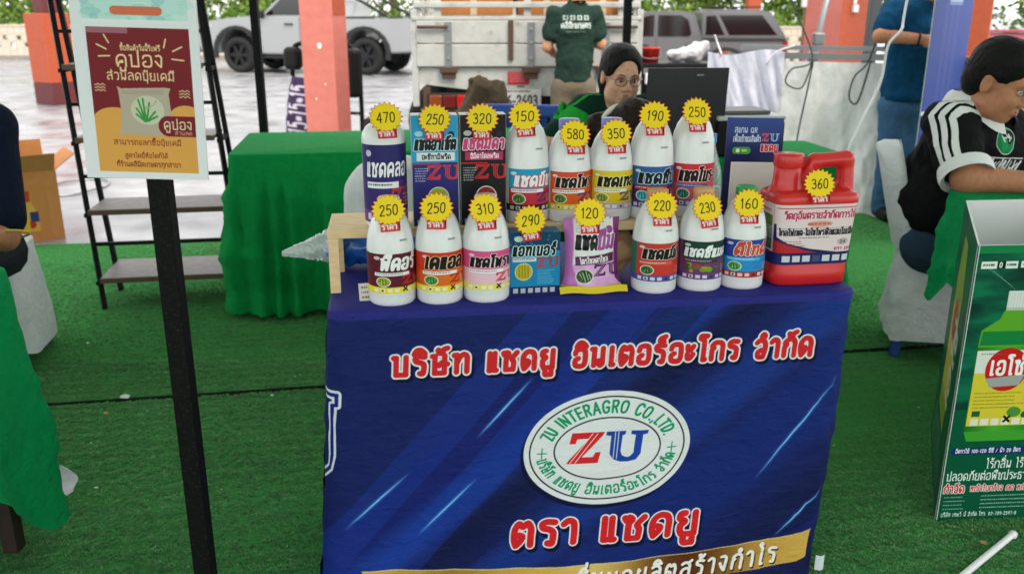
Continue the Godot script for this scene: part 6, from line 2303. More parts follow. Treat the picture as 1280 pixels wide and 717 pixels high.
func banner_image() -> Image:
	# 1.438 m by 0.735 m of printed cloth; 800 pixels to the metre; the front begins 0.14 m from its left end
	var S := 800.0
	var cv := Canvas.new(1150, 588, Color("#15205c"))
	var ox := .14 * S
	var X := func(a: float): return ox + a * S
	# broad slanting bands of blue
	var bands := [[.02, .95, .20, "#15216f"], [.16, .36, .17, "#1d3f9e"], [.30, .62, .13, "#101740"], [.47, .80, .2, "#1d3c94"], [.66, 1.1, .30, "#172c7a"], [1.02, 1.2, .2, "#101a48"], [1.24, 1.5, .2, "#161b45"]]
	for b in bands:
		var a: float = b[0]
		var w: float = b[2]
		var sl := .66
		for k in 7:   # soft edges
			var i := k * .009
			cv.poly(PackedVector2Array([Vector2(X.call(a + sl - .10 + i), 0), Vector2(X.call(a + sl - .10 + w - i), 0), Vector2(X.call(a - .3 + w - i), 588), Vector2(X.call(a - .3 + i), 588)]), Color(b[3]), .17)
	for b in [[-.20, "#1a3796"], [-.02, "#1b3a9c"], [.10, "#121944"]]:
		var a: float = b[0]
		cv.poly(PackedVector2Array([Vector2(X.call(a + .62), 0), Vector2(X.call(a + .72), 0), Vector2(X.call(a + .12), 588), Vector2(X.call(a), 588)]), Color(b[1]), .45)
	# fine diagonal ribs of the print
	for k in 150:
		var x0: float = X.call(.25) + k * 6.0
		cv.seg(Vector2(x0 + 260, 10), Vector2(x0 - 140, 588), .9, Color("#101540"), .16)
	cv.rect(0, 0, 1150, 14, Color("#2a2a80"), .85)
	# light streaks printed on the cloth
	for s in [[.03, .50, .17, .37], [.19, .53, .32, .39], [.31, .30, .43, .16], [.96, .45, 1.13, .19], [.14, .14, .20, .09], [1.03, .60, 1.14, .47]]:
		cv.streak(Vector2(X.call(s[0]), s[1] * S), Vector2(X.call(s[2]), s[3] * S), 9, Color("#2f7fe0"), .8)
		cv.streak(Vector2(X.call(s[0]), s[1] * S), Vector2(X.call(s[2]), s[3] * S), 3.5, Color("#a8e4f4"), .9)
	# company name
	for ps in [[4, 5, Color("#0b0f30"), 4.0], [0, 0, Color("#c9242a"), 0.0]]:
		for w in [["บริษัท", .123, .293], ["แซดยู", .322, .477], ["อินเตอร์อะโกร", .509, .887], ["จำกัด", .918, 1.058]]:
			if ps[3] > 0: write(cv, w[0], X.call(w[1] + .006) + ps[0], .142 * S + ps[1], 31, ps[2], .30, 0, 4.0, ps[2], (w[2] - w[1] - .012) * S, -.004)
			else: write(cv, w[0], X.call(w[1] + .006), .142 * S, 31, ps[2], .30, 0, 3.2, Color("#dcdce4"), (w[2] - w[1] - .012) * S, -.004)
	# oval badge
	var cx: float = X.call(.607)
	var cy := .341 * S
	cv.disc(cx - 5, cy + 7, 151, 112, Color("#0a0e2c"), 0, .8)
	cv.disc(cx, cy, 151, 111, Color("#dadae0"))
	cv.disc(cx, cy, 140, 100, Color("#15161c"), 2.4)
	cv.disc(cx, cy, 96, 60, Color("#15161c"), 2.4)
	zu_mark(cv, cx - 72, cy - 33, 60, Color("#d3232b"), Color("#1f3f9c"), Color("#dadae0"))
	var gr := Color("#0a8a5e")
	write_round(cv, "ZU INTERAGRO CO.,LTD.", cx, cy, 106, 70, -PI / 2, 2.55, 22, gr, .17)
	write_round(cv, "บริษัท แซดยู อินเตอร์อะโกร จำกัด", cx, cy, 128, 90, PI / 2, 2.75, 16, gr, .17, false)
	for s in [-1, 1]:
		cv.seg(Vector2(cx + 118 * s - 8, cy + 4), Vector2(cx + 118 * s + 8, cy + 4), 1.0, gr)
		cv.seg(Vector2(cx + 118 * s, cy - 6), Vector2(cx + 118 * s, cy + 14), 1.0, gr)
	# brand line
	for w in [["ตรา", .408, .553], ["แซดยู", .612, .838]]:
		write(cv, w[0], X.call(w[1]) + 4, .574 * S + 5, 44, Color("#0b0f30"), .28, 0, 4.0, Color("#0b0f30"), (w[2] - w[1]) * S)
		write(cv, w[0], X.call(w[1]), .572 * S, 44, Color("#d02128"), .28, 0, 3.0, Color("#dcdce4"), (w[2] - w[1]) * S)
	# golden ribbon along the foot
	var top := PackedVector2Array()
	var bot := PackedVector2Array()
	for k in 97:
		var u := k / 96.0
		var a := lerpf(.07, 1.118, u)
		var y := .598 + .16 * u * (1 - u) - .008 * u + .01 * exp(-pow(u / .06, 2.0))
		if k > 94: y -= .003 * (k - 94)
		top.append(Vector2(X.call(a), y * S))
		bot.append(Vector2(X.call(a), (y + .075) * S))
	for k in 96:
		var u := k / 95.0
		var c := Color("#c9a24c").lerp(Color("#5a2f12"), exp(-pow((u - .72) / .14, 2.0))).lerp(Color("#7d5a20"), exp(-pow((u - .18) / .1, 2.0)) * .6).lerp(Color("#d9bd78"), exp(-pow((u - .5) / .08, 2.0)) * .7)
		cv.poly(PackedVector2Array([top[k], top[k + 1] + Vector2(1, 0), bot[k + 1] + Vector2(1, 0), bot[k]]), c)
		cv.seg(top[k], top[k + 1], 1.2, Color("#e0c684"), .7)
	# its words climb with the ribbon, letter by letter
	var word := ["เ", "พิ่", "ม", "ผ", "ล", "ผ", "ลิ", "ต", "ส", "ร้", "า", "ง", "กํ", "า", "ไ", "ร"]
	var wide := 0.0
	for g in word: wide += text_lines(g, .21)[0] * 30 + 9.5
	var wx: float = X.call(1.055) - wide
	for g in word:
		var u: float = ((wx - ox) / S - .07) / 1.048
		var y := .598 + .16 * u * (1 - u) - .008 * u + .062
		write(cv, g, wx + 2, y * S + 3, 30, Color("#2a1708"), .2, .05)
		wx += write(cv, g, wx, y * S, 30, Color("#e6e4e0"), .2, .05) + 9.5
	# the big mark on the left flank, of which the corner shows the last letter
	for r in [[8.0, Color("#d2d4de")], [3.2, Color("#18237a")]]:
		var pts := PackedVector2Array()
		for q in [[92, 146], [122, 146], [122, 164], [114, 166], [114, 258], [108, 284], [92, 300], [70, 300]]: pts.append(Vector2(q[0], q[1]))
		for k in pts.size() - 1: cv.seg(pts[k], pts[k + 1], r[0], r[1])
	return cv.image()

const LABEL_W := 256
const LABEL_H := 176
# each: name, name colour, rim colour, upper ground, lower ground, foot band, strip colour, letters colour, picture colour, name size
func label_cell(cv: Canvas, ox: int, oy: int, d: Dictionary):
	var W := LABEL_W; var H := LABEL_H
	var sub := Canvas.new(W, H, d.top)
	sub.rect(0, H * d.get("split", .46), W, H, d.low)
	if d.get("grade", false): sub.fade(0, H * .46, W, H, d.low, d.get("low2", d.low))
	if d.has("side"): sub.rect(0, 0, 46, H, d.side)
	sub.rect(0, H * .84, W, H, d.foot)
	for k in 9:
		sub.rect(52 + k * 22, H * .88, 52 + k * 22 + 15, H * .965, Color("#e4e4e4") if k != 4 else d.foot, .85)
		if k % 3 == 1: sub.disc(59 + k * 22, H * .92, 4, 4, Color("#222222"))
	if d.get("cross", false):
		sub.seg(Vector2(146, H * .84), Vector2(158, H * .94), 2.4, Color("#1a1a1a")); sub.seg(Vector2(158, H * .84), Vector2(146, H * .94), 2.4, Color("#1a1a1a"))
	sub.disc(66, 20, 11, 7, Color("#e8e8ee"), 0, .8)
	sub.disc(66, 20, 11, 7, d.name_c, 1.5, .4)
	zu_mark(sub, 140, H * .545, 40, d.zu, d.get("zu2", d.zu), d.low)
	sub.rect(56, H * .475, 168, H * .555, d.strip)
	fine_print(sub, 60, H * .497, 160, 1, 10, d.get("strip_c", Color("#222233")), 3)
	fine_print(sub, 186, H * .64, 250, 4, 8, Color("#e6dede"), 8)
	if d.has("pic"):
		sub.disc(84, H * .70, 23, 22, d.get("ring", Color("#e8e6da")))
		sub.disc(84, H * .70, 20, 19, d.pic)
		for k in 6: sub.seg(Vector2(72 + k * 5, H * .70 + 12 * sin(k * 2.1)), Vector2(76 + k * 4, H * .70 - 12 * cos(k * 1.4)), 2.0, d.pic.lightened(.35) if k % 2 else d.pic.darkened(.4), .8)
	if d.has("veg"):
		var rg := RandomNumberGenerator.new(); rg.seed = 7
		for k in 26:
			sub.disc(rg.randf_range(60, 235), rg.randf_range(H * .6, H * .78), rg.randf_range(6, 13), rg.randf_range(5, 11), [Color("#2f7a2c"), Color("#b8312b"), Color("#6a9a2a"), Color("#c9862e"), Color("#1d5a28")][k % 5], 0, .9)
	write(sub, d.name, d.get("nx", 78) - 10, H * .395, d.get("ns", 38) * 1.02, d.name_c, .23, .14, 2.2, d.rim, d.get("fit", 112) * 1.16)
	for y in H:
		for x in W:
			var i := (y * W + x) * 4
			var j := ((oy + y) * cv.w + ox + x) * 4
			cv.px[j] = sub.px[i]; cv.px[j + 1] = sub.px[i + 1]; cv.px[j + 2] = sub.px[i + 2]

var label_mat: StandardMaterial3D
var tag_mat: StandardMaterial3D
const PRICES := ["470", "250", "320", "150", "580", "350", "190", "250", "250", "250", "310", "290", "120", "220", "230", "160", "360"]

func make_labels():
	var w := Color("#e9e9ee")
	var k := Color("#141418")
	var L := [
		{"name": "แซดคลอ", "name_c": w, "rim": Color("#241c52"), "top": Color("#2c2668"), "low": Color("#2f246a"), "low2": Color("#54307c"), "grade": true, "foot": Color("#6b3a80"), "strip": w, "zu": Color("#c63a34"), "ns": 27, "fit": 124, "nx": 66},
		{"name": "แซดบัซ", "name_c": w, "rim": Color("#c8283a"), "top": Color("#1d96c0"), "low": Color("#c5303f"), "foot": Color("#25242e"), "strip": w, "zu": Color("#5a2a6e"), "pic": Color("#4e7a30"), "side": Color("#cfd4c4")},
		{"name": "แซดโพร", "name_c": k, "rim": Color("#f0ded0"), "top": Color("#cf4a2a"), "low": Color("#d8591f"), "foot": Color("#dcc22a"), "strip": w, "zu": Color("#5a2a6e"), "pic": Color("#4e7a30"), "side": Color("#cfd4c4"), "cross": true},
		{"name": "แซดเทอ", "name_c": k, "rim": Color("#f0e8b0"), "top": Color("#d9bb1e"), "low": Color("#d9b41c"), "foot": Color("#b6a3c0"), "strip": w, "zu": Color("#5a3a6e"), "pic": Color("#84942e"), "side": Color("#c97a2a")},
		{"name": "แซดซีบ", "name_c": k, "rim": Color("#cfe6f0"), "top": Color("#2a5a9c"), "low": Color("#3a2c62"), "foot": Color("#4a3f8c"), "strip": Color("#c9352f"), "strip_c": w, "zu": Color("#c65a30"), "pic": Color("#2fa8b8"), "side": Color("#35306a")},
		{"name": "แซดโบร-", "name_c": k, "rim": Color("#f4d8d4"), "top": Color("#c92f3a"), "low": Color("#d5505c"), "foot": Color("#5d4a96"), "strip": Color("#2a62ae"), "strip_c": w, "zu": Color("#b82430"), "pic": Color("#2b7a68"), "side": Color("#c9c4cc")},
		{"name": "พีคอร์", "name_c": w, "rim": Color("#4a1424"), "top": Color("#5c1a2c"), "low": Color("#5c1a2c"), "foot": Color("#e4cf2a"), "strip": w, "zu": Color("#c22a30"), "pic": Color("#93a22e"), "ns": 46, "cross": true, "fit": 96, "nx": 86},
		{"name": "เคแอล", "name_c": k, "rim": Color("#f2c8a0"), "top": Color("#cc3320"), "low": Color("#cf4a22"), "low2": Color("#dd8a2a"), "grade": true, "foot": Color("#e4cf2a"), "strip": w, "zu": Color("#c0271e"), "pic": Color("#4a8a3a"), "ns": 46, "cross": true, "fit": 104, "nx": 76},
		{"name": "แซดโพรฟ", "name_c": k, "rim": Color("#f6d4e2"), "top": Color("#d8508a"), "low": Color("#e6b8cc"), "foot": Color("#e4d35a"), "strip": w, "zu": Color("#c93044"), "cross": true, "nx": 70, "ns": 36, "fit": 124},
		{"name": "แซดแม็ก", "name_c": k, "rim": Color("#e4d2cc"), "top": Color("#bf3a30"), "low": Color("#c5352f"), "foot": Color("#4d4596"), "strip": Color("#cc5a50"), "strip_c": w, "zu": Color("#c93c34"), "pic": Color("#3a6a34"), "side": Color("#2c6a58")},
		{"name": "แซดซีแมค", "name_c": w, "rim": Color("#14201c"), "top": Color("#1f3a34"), "low": Color("#6d3468"), "foot": Color("#5d3a7c"), "strip": Color("#2a3a34"), "strip_c": w, "zu": Color("#6d3468"), "veg": true, "nx": 64, "ns": 34, "fit": 130, "side": Color("#7a4a78")},
		{"name": "ดีไทด์", "name_c": Color("#c8472c"), "rim": Color("#f2e6dc"), "top": Color("#2a3f9c"), "low": Color("#2a86c8"), "foot": Color("#a02c34"), "strip": Color("#4aa8dc"), "strip_c": w, "zu": Color("#2a78bc"), "pic": Color("#4a9a4a"), "nx": 92, "ns": 40, "fit": 92},
	]
	var cv := Canvas.new(1024, 528, Color.WHITE)
	for i in L.size(): label_cell(cv, (i % 4) * 256, (i / 4) * 176, L[i])
	label_mat = img_mat(cv.image(), .38)
	# price cards
	cv = Canvas.new(768, 432, Color("#d43a2a"))
	for i in PRICES.size():
		var cx := (i % 6) * 128 + 64.0
		var cy := (i / 6) * 144 + 60.0
		cv.poly(star(cx, cy, 60, 49, 20), Color("#c8372a"))
		cv.poly(star(cx, cy, 56, 46, 20), Color("#ecc91e"))
		var rg := RandomNumberGenerator.new(); rg.seed = i + 3
		cv.rect(cx - 34, cy + 40, cx + 40, cy + 78, Color("#c42732"))
		cv.poly(star(cx, cy, 60, 49, 20), Color("#c8372a"))
		cv.poly(star(cx, cy, 56, 46, 20), Color("#ecc91e"))
		write(cv, "ราคา", cx - 2, cy + 62, 14, Color("#e9d4d6"), .26, 0, 2.2, Color("#c4606a"), 48, 0, true)
		write(cv, "!", cx + 28, cy + 62, 20, Color("#1a1518"), .2)
		write(cv, PRICES[i], cx, cy + 17, 33, Color("#15140f"), .105, rg.randf_range(-.05, .12), 0, Color.WHITE, 60 + rg.randf_range(-4, 4), rg.randf_range(-.06, .06), true)
	tag_mat = img_mat(cv.image(), .45)

func star(cx: float, cy: float, ro: float, ri: float, n: int) -> PackedVector2Array:
	var p := PackedVector2Array()
	for k in n * 2:
		var a := TAU * k / (n * 2.0)
		var r := ro if k % 2 == 0 else ri
		p.append(Vector2(cx + sin(a) * r, cy - cos(a) * r * .92))
	return p

func price_tag(i: int, along: float, y: float, depth: float, label: String, tilt := 0.0, roll := 0.0):
	var o := thing("price_tag", label, "price tag", tp(along, depth, y), TABLE_TURN, "yellow star price cards")
	var s := 1.0 / 128.0 * .080
	var sp := PackedVector2Array()
	for q in star(0, 0, 59, 48, 20): sp.append(Vector2(q.x, -q.y) * s)
	var cell := Rect2(Vector2(-64, -84) * s, Vector2(128, 144) * s)
	var rib := PackedVector2Array()
	for q in [[-31, -70], [33, -70], [33, -36], [-31, -36]]: rib.append(Vector2(q[0], q[1]) * s)
	var u0 := Vector2((i % 6) / 6.0, (i / 6) / 3.0)
	for part in [["star_card", sp, .0015], ["ribbon", rib, 0.0]]:
		var st := mb()
		# uv: the card's cell in the sheet of print
		var full := Rect2(cell.position - Vector2(cell.size.x * (i % 6), cell.size.y * (2 - i / 6)), cell.size * Vector2(6, 3))
		extrude(st, part[1], part[2] - .0012, part[2], Vector3.RIGHT, Vector3.UP, Vector3.ZERO, full)
		var c := obj(part[0], st, tag_mat, o)
		c.rotation = Vector3(tilt + .05 * sin(i * 2.7), .14 * sin(i * 1.9 + .4), roll)
	return o

const BOTTLE := [Vector2(.001, 0), Vector2(.045, 0), Vector2(.049, .004), Vector2(.0495, .012), Vector2(.0495, .022), Vector2(.0502, .028), Vector2(.0502, .118), Vector2(.0502, .126), Vector2(.0487, .143), Vector2(.0447, .160), Vector2(.0378, .177), Vector2(.0288, .191), Vector2(.0225, .199), Vector2(.0205, .202), Vector2(.02, .206)]
func bottle(called: String, label: String, at: Vector3, li: int, turn: float, cap: Material, tall := 0.0, group := "white bottles on the display"):
	var o := thing(called, label, "bottle", at, TABLE_TURN + turn, group)
	var st := mb(true)
	var prof := []
	for p in BOTTLE: prof.append(p + Vector2(0, tall if p.y > .13 else (tall * .3 if p.y > .1 else 0.0)))
	lathe(st, prof, 56, Vector3.ZERO, 0, TAU, 1, 0, 1, {3: .0026, 4: .0026, 2: .0014}, 0, 1, {7: .0015, 8: .0036, 9: .003})
	obj("body", st, M.white_plastic, o)
	st = mb(true)
	var y0 := .2 + tall
	lathe(st, [Vector2(.0225, y0), Vector2(.0235, y0 + .002), Vector2(.0235, y0 + .02), Vector2(.0215, y0 + .024), Vector2(.001, y0 + .0245)], 40, Vector3.ZERO, 0, TAU, 1, 0, 1, {1: .0007, 2: .0007})
	obj("cap", st, cap, o)
	st = mb(true)
	var top := .114 + tall * .35
	var u := (li % 4) * .25
	var v := (li / 4) / 3.0
	lathe(st, [Vector2(.0506, .029), Vector2(.0506, .06), Vector2(.0506, .09), Vector2(.0506, top)], 40, Vector3.ZERO, -1.75, 1.75, v + 1.0 / 3 - .002, v + .002, 1, {}, u + .002, u + .248)
	obj("label", st, label_mat, o)
	# printed batch code on the shoulder
	st = mb(true)
	lathe(st, [Vector2(.0497, .1395 + tall), Vector2(.0491, .1435 + tall)], 6, Vector3.ZERO, .15, .5)
	obj("batch_code", st, mat(Color("#8d8f93"), .5), o)
	return o

func product_box(called: String, label: String, at: Vector3, w: float, h: float, d: float, front: Image, side_c: Color, turn := 0.0):
	var o := thing(called, label, "box", at, TABLE_TURN + turn, "boxed products on the display")
	var st := mb()
	rbox(st, Vector3(0, h / 2, -d / 2), Vector3(w, h, d), .0015)
	obj("carton", st, mat(side_c, .4), o)
	st = mb()
	quad(st, Vector3(-w / 2 + .001, h - .001, .0006), Vector3(w / 2 - .001, h - .001, .0006), Vector3(w / 2 - .001, .001, .0006), Vector3(-w / 2 + .001, .001, .0006))
	obj("printed_front", st, img_mat(front, .3), o)
	return o

func box_art(w: int, h: int, top: Color, low: Color, name: String, nc: Color, rim: Color, strip: Color, sub: String, sc: Color, zu: Color, pic: Color, small := false) -> Image:
	var cv := Canvas.new(w, h, top)
	if not small:
		cv.rect(0, h * .42, w, h, low)
		cv.disc(w * .16, h * .16, w * .09, h * .025, Color("#d5d8dc"), 0, .8)
		cv.disc(w * .86, h * .17, w * .07, w * .07, Color("#20242c"))
		write(cv, name, w * .06, h * .30, h * .082, nc, .26, .16, 2.6, rim, w * .88)
		cv.rect(w * .1, h * .33, w * .94, h * .405, strip)
		write(cv, sub, w * .22, h * .388, h * .036, sc, .2, 0, 0, Color.WHITE, w * .62)
		cv.rect(0, h * .425, w * .6, h * .435, zu)
		zu_mark(cv, w * .3, h * .44, h * .135, zu, zu, low)
		fine_print(cv, w * .06, h * .47, w * .36, 6, h * .022, Color("#c9ccd8"), 4)
		cv.disc(w * .56, h * .74, w * .24, w * .24, Color("#cfcfbe"))
		cv.disc(w * .56, h * .74, w * .215, w * .215, pic)
		for k in 9: cv.seg(Vector2(w * (.4 + k * .04), h * .74 + 14 * sin(k * 1.9)), Vector2(w * (.42 + k * .035), h * .74 - 16 * cos(k * 1.3)), 3.0, pic.lightened(.4) if k % 2 else pic.darkened(.4), .7)
		cv.rect(0, h * .93, w, h, Color("#20224a"))
		for k in 6: cv.rect(w * (.08 + k * .15), h * .945, w * (.17 + k * .15), h * .985, Color("#d6d6da"), .8)
	else:
		var rg := RandomNumberGenerator.new(); rg.seed = 5
		cv.rect(0, 0, w, h * .3, Color("#173a5c"), .9)
		for k in 110: cv.rect(rg.randf() * w, h * (.05 + .5 * rg.randf() * rg.randf()), rg.randf() * w, 0, top)
		for k in 60:
			var q := Vector2(rg.randf() * w, h * (.22 + .16 * rg.randfn()))
			cv.rect(q.x, q.y, q.x + 6, q.y + 6, top if k % 2 else Color("#173a5c"))
		cv.disc(w * .17, h * .1, w * .09, h * .045, Color("#cfe3df"))
		write(cv, name, w * .05, h * .36, h * .13, nc, .26, .14, 2.8, rim, w * .84)
		cv.rect(w * .05, h * .40, w * .53, h * .46, Color("#c9d6dc"))
		fine_print(cv, w * .07, h * .415, w * .5, 1, 8, Color("#33505c"), 4)
		zu_mark(cv, w * .52, h * .40, h * .155, zu, zu.darkened(.1), top)
		cv.disc(w * .27, h * .62, w * .18, w * .18, Color("#d5d28a"))
		cv.disc(w * .27, h * .62, w * .16, w * .16, pic)
		for k in 4: cv.rect(w * (.17 + k * .06), h * .52, w * (.19 + k * .06), h * .72, pic.darkened(.35), .7)
		fine_print(cv, w * .55, h * .6, w * .9, 8, h * .03, Color("#7fc0da"), 9)
		cv.rect(0, h * .86, w, h, Color("#1d2756"))
		for k in 6: cv.rect(w * (.06 + k * .15), h * .885, w * (.16 + k * .15), h * .96, Color("#d6d6da"), .8)
	return cv.image()

func build_display():
	make_labels()
	# the table and its printed cloth
	var c := tp(.579, .25, 0.012)
	var t := thing("display_table", "display table under a printed royal blue company cloth", "table", c, TABLE_TURN)
	table_frame(t, 1.14, .5, TABLE_H - .016, worn(Color("#7b5433"), Color("#94683f"), .03, 3.0, .7))
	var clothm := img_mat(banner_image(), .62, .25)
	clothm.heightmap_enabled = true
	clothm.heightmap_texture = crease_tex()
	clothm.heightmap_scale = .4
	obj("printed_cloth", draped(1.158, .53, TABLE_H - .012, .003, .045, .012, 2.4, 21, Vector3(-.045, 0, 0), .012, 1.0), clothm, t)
	# size tag sewn to the hem
	var st := mb(true)
	sheet(st, 4, 4, func(u, v): return Vector3(.535 + u * .022, .085 - v * .04, .28 + .006 * sin(u * 3.0)))
	obj("hem_tag", st, mat(Color("#c9d2da"), .7), t)
	# wooden riser
	var rs := thing("wooden_riser", "pale pine riser shelf lifting the rear row of products", "riser", tp(.45, .215, TABLE_H), TABLE_TURN)
	st = mb()
	rbox(st, Vector3(0, .13, 0), Vector3(.9, .02, .17), .002)
	obj("board", st, M.pine, rs)
	for x in [-.438, .438]:
		for z in [-1, 1]:
			st = mb()
			bar(st, Vector3(x, 0.001, .078 * z + (.012 if z > 0 else 0.0)), Vector3(x, .12, .078 * z), .022, .012)
			obj("leg", st, M.pine, rs)
	var top := TABLE_H + .14
	var tan := mat(Color("#c9966c"), .4)
	var lav := mat(Color("#6d7fd0"), .35)
	var whitecap := mat(Color("#d8dade"), .35)
	var green := mat(Color("#1c9a4a"), .35)
	# rear row
	var tallb := thing("bottle", "tall white bottle with a purple label, first of the rear row", "bottle", tp(.128, .178, top), TABLE_TURN + .1, "white bottles on the display")
	st = mb(true)
	lathe(st, [Vector2(.001, 0), Vector2(.044, 0), Vector2(.047, .004), Vector2(.047, .19), Vector2(.0455, .2), Vector2(.038, .214), Vector2(.027, .222), Vector2(.024, .23)], 48)
	obj("body", st, M.white_plastic, tallb)
	st = mb(true)
	lathe(st, [Vector2(.026, .226), Vector2(.027, .228), Vector2(.027, .25), Vector2(.025, .254), Vector2(.001, .2545)], 40, Vector3.ZERO, 0, TAU, 1, 0, 1, {1: .0007, 2: .0007})
	obj("cap", st, whitecap, tallb)
	st = mb(true)
	lathe(st, [Vector2(.0474, .012), Vector2(.0474, .1), Vector2(.0474, .18)], 40, Vector3.ZERO, -1.75, 1.75, 1.0 / 3 - .002, .002, 1, {}, .002, .248)
	obj("label", st, label_mat, tallb)
	product_box("product_box", "tall sky blue and indigo box with red letters, rear row", tp(.236, .14, top), .1, .24, .05, box_art(160, 384, Color("#2396cc"), Color("#2a2a72"), "แซดอาเซ็ต", Color("#181a20"), Color("#cfdfe8"), Color("#d8dade"), "อะซีทามิพริด", Color("#22242a"), Color("#c43a44"), Color("#9aa23a")), Color("#b9bcc0"))
	product_box("product_box", "tall black box with a magenta band, rear row", tp(.34, .14, top), .1, .24, .05, box_art(160, 384, Color("#141318"), Color("#16151a"), "แซดมิดา", Color("#c83f7c"), Color("#e8d8e0"), Color("#b82a66"), "อิมิดาโคลพริด", Color("#e6dce2"), Color("#b9282e"), Color("#8c2a3a")), Color("#a9abb0"))
	bottle("bottle", "white bottle with a blue and crimson label, rear row", tp(.44, .178, top), 1, .12, whitecap, .024)
	bottle("bottle", "white bottle with an orange label and blue cap, rear row", tp(.535, .178, top), 2, .05, lav, 0.0)
	bottle("bottle", "white bottle with a yellow label and blue cap, rear row", tp(.631, .178, top), 3, .02, lav, 0.0)
	bottle("bottle", "white bottle with a navy and teal label, rear row", tp(.725, .178, top), 4, -.02, tan, .022)
	bottle("bottle", "white bottle with a red and pink label, last of the rear row", tp(.822, .185, top), 5, -.05, tan, .03)
	# front row
	bottle("bottle", "white bottle with a maroon label, first of the front row", tp(.135, .060, TABLE_H), 6, .25, whitecap)
	bottle("bottle", "white bottle with a scarlet label and yellow band, front row", tp(.236, .058, TABLE_H), 7, .2, whitecap)
	bottle("bottle", "white bottle with a pink label and yellow band, front row", tp(.336, .057, TABLE_H), 8, .12, whitecap)
	product_box("product_box", "small blue box with a round yellow picture, front row", tp(.441, .052, TABLE_H), .11, .142, .045, box_art(192, 248, Color("#1f7fb4"), Color("#1f7fb4"), "แอทเบอร์", Color("#15191e"), Color("#d2e4ea"), Color.WHITE, "", Color.WHITE, Color("#c03a34"), Color("#b9a82c"), true), Color("#1d5f8c"), .03)
	bottle("bottle", "white bottle with a green and red label and tan cap, front row", tp(.711, .072, TABLE_H), 9, .0, tan)
	bottle("bottle", "white bottle with a vegetable picture label and tan cap", tp(.816, .075, TABLE_H), 10, -.05, tan)
	bottle("bottle", "white bottle with a blue label and green cap, front row", tp(.914, .078, TABLE_H), 11, -.06, green)
	pouch()
	jug()
	# price cards
	var names := ["purple labelled tall bottle", "sky blue tall box", "black tall box", "blue and crimson labelled bottle", "orange labelled bottle", "yellow labelled bottle", "navy and teal labelled bottle", "red and pink labelled rear bottle", "maroon labelled bottle", "scarlet labelled bottle", "pink labelled bottle", "small blue box", "pink pouch", "green and red labelled bottle", "vegetable labelled bottle", "blue labelled bottle with green cap", "red jerrycan"]
	var at := [[.135, 1.127, .134], [.237, 1.122, .134], [.338, 1.122, .134], [.429, 1.125, .138], [.540, 1.085, .137], [.631, 1.085, .137], [.716, 1.122, .138], [.812, 1.128, .143], [.134, .954, .020], [.231, .956, .019], [.331, .952, .018], [.428, .92, .040], [.553, .934, .030], [.710, .945, .033], [.811, .938, .034], [.905, .943, .038], [1.062, .982, .040]]
	for i in 17:
		price_tag(i, at[i][0], at[i][1], at[i][2], "yellow star card priced %s on the %s" % [PRICES[i], names[i]], -.04 if i in [1, 2, 11] else -.33, [.03, -.04, -.02, .06, -.05, .02, .0, -.03, .05, .0, .03, .08, .02, -.03, .05, .0, .06][i])

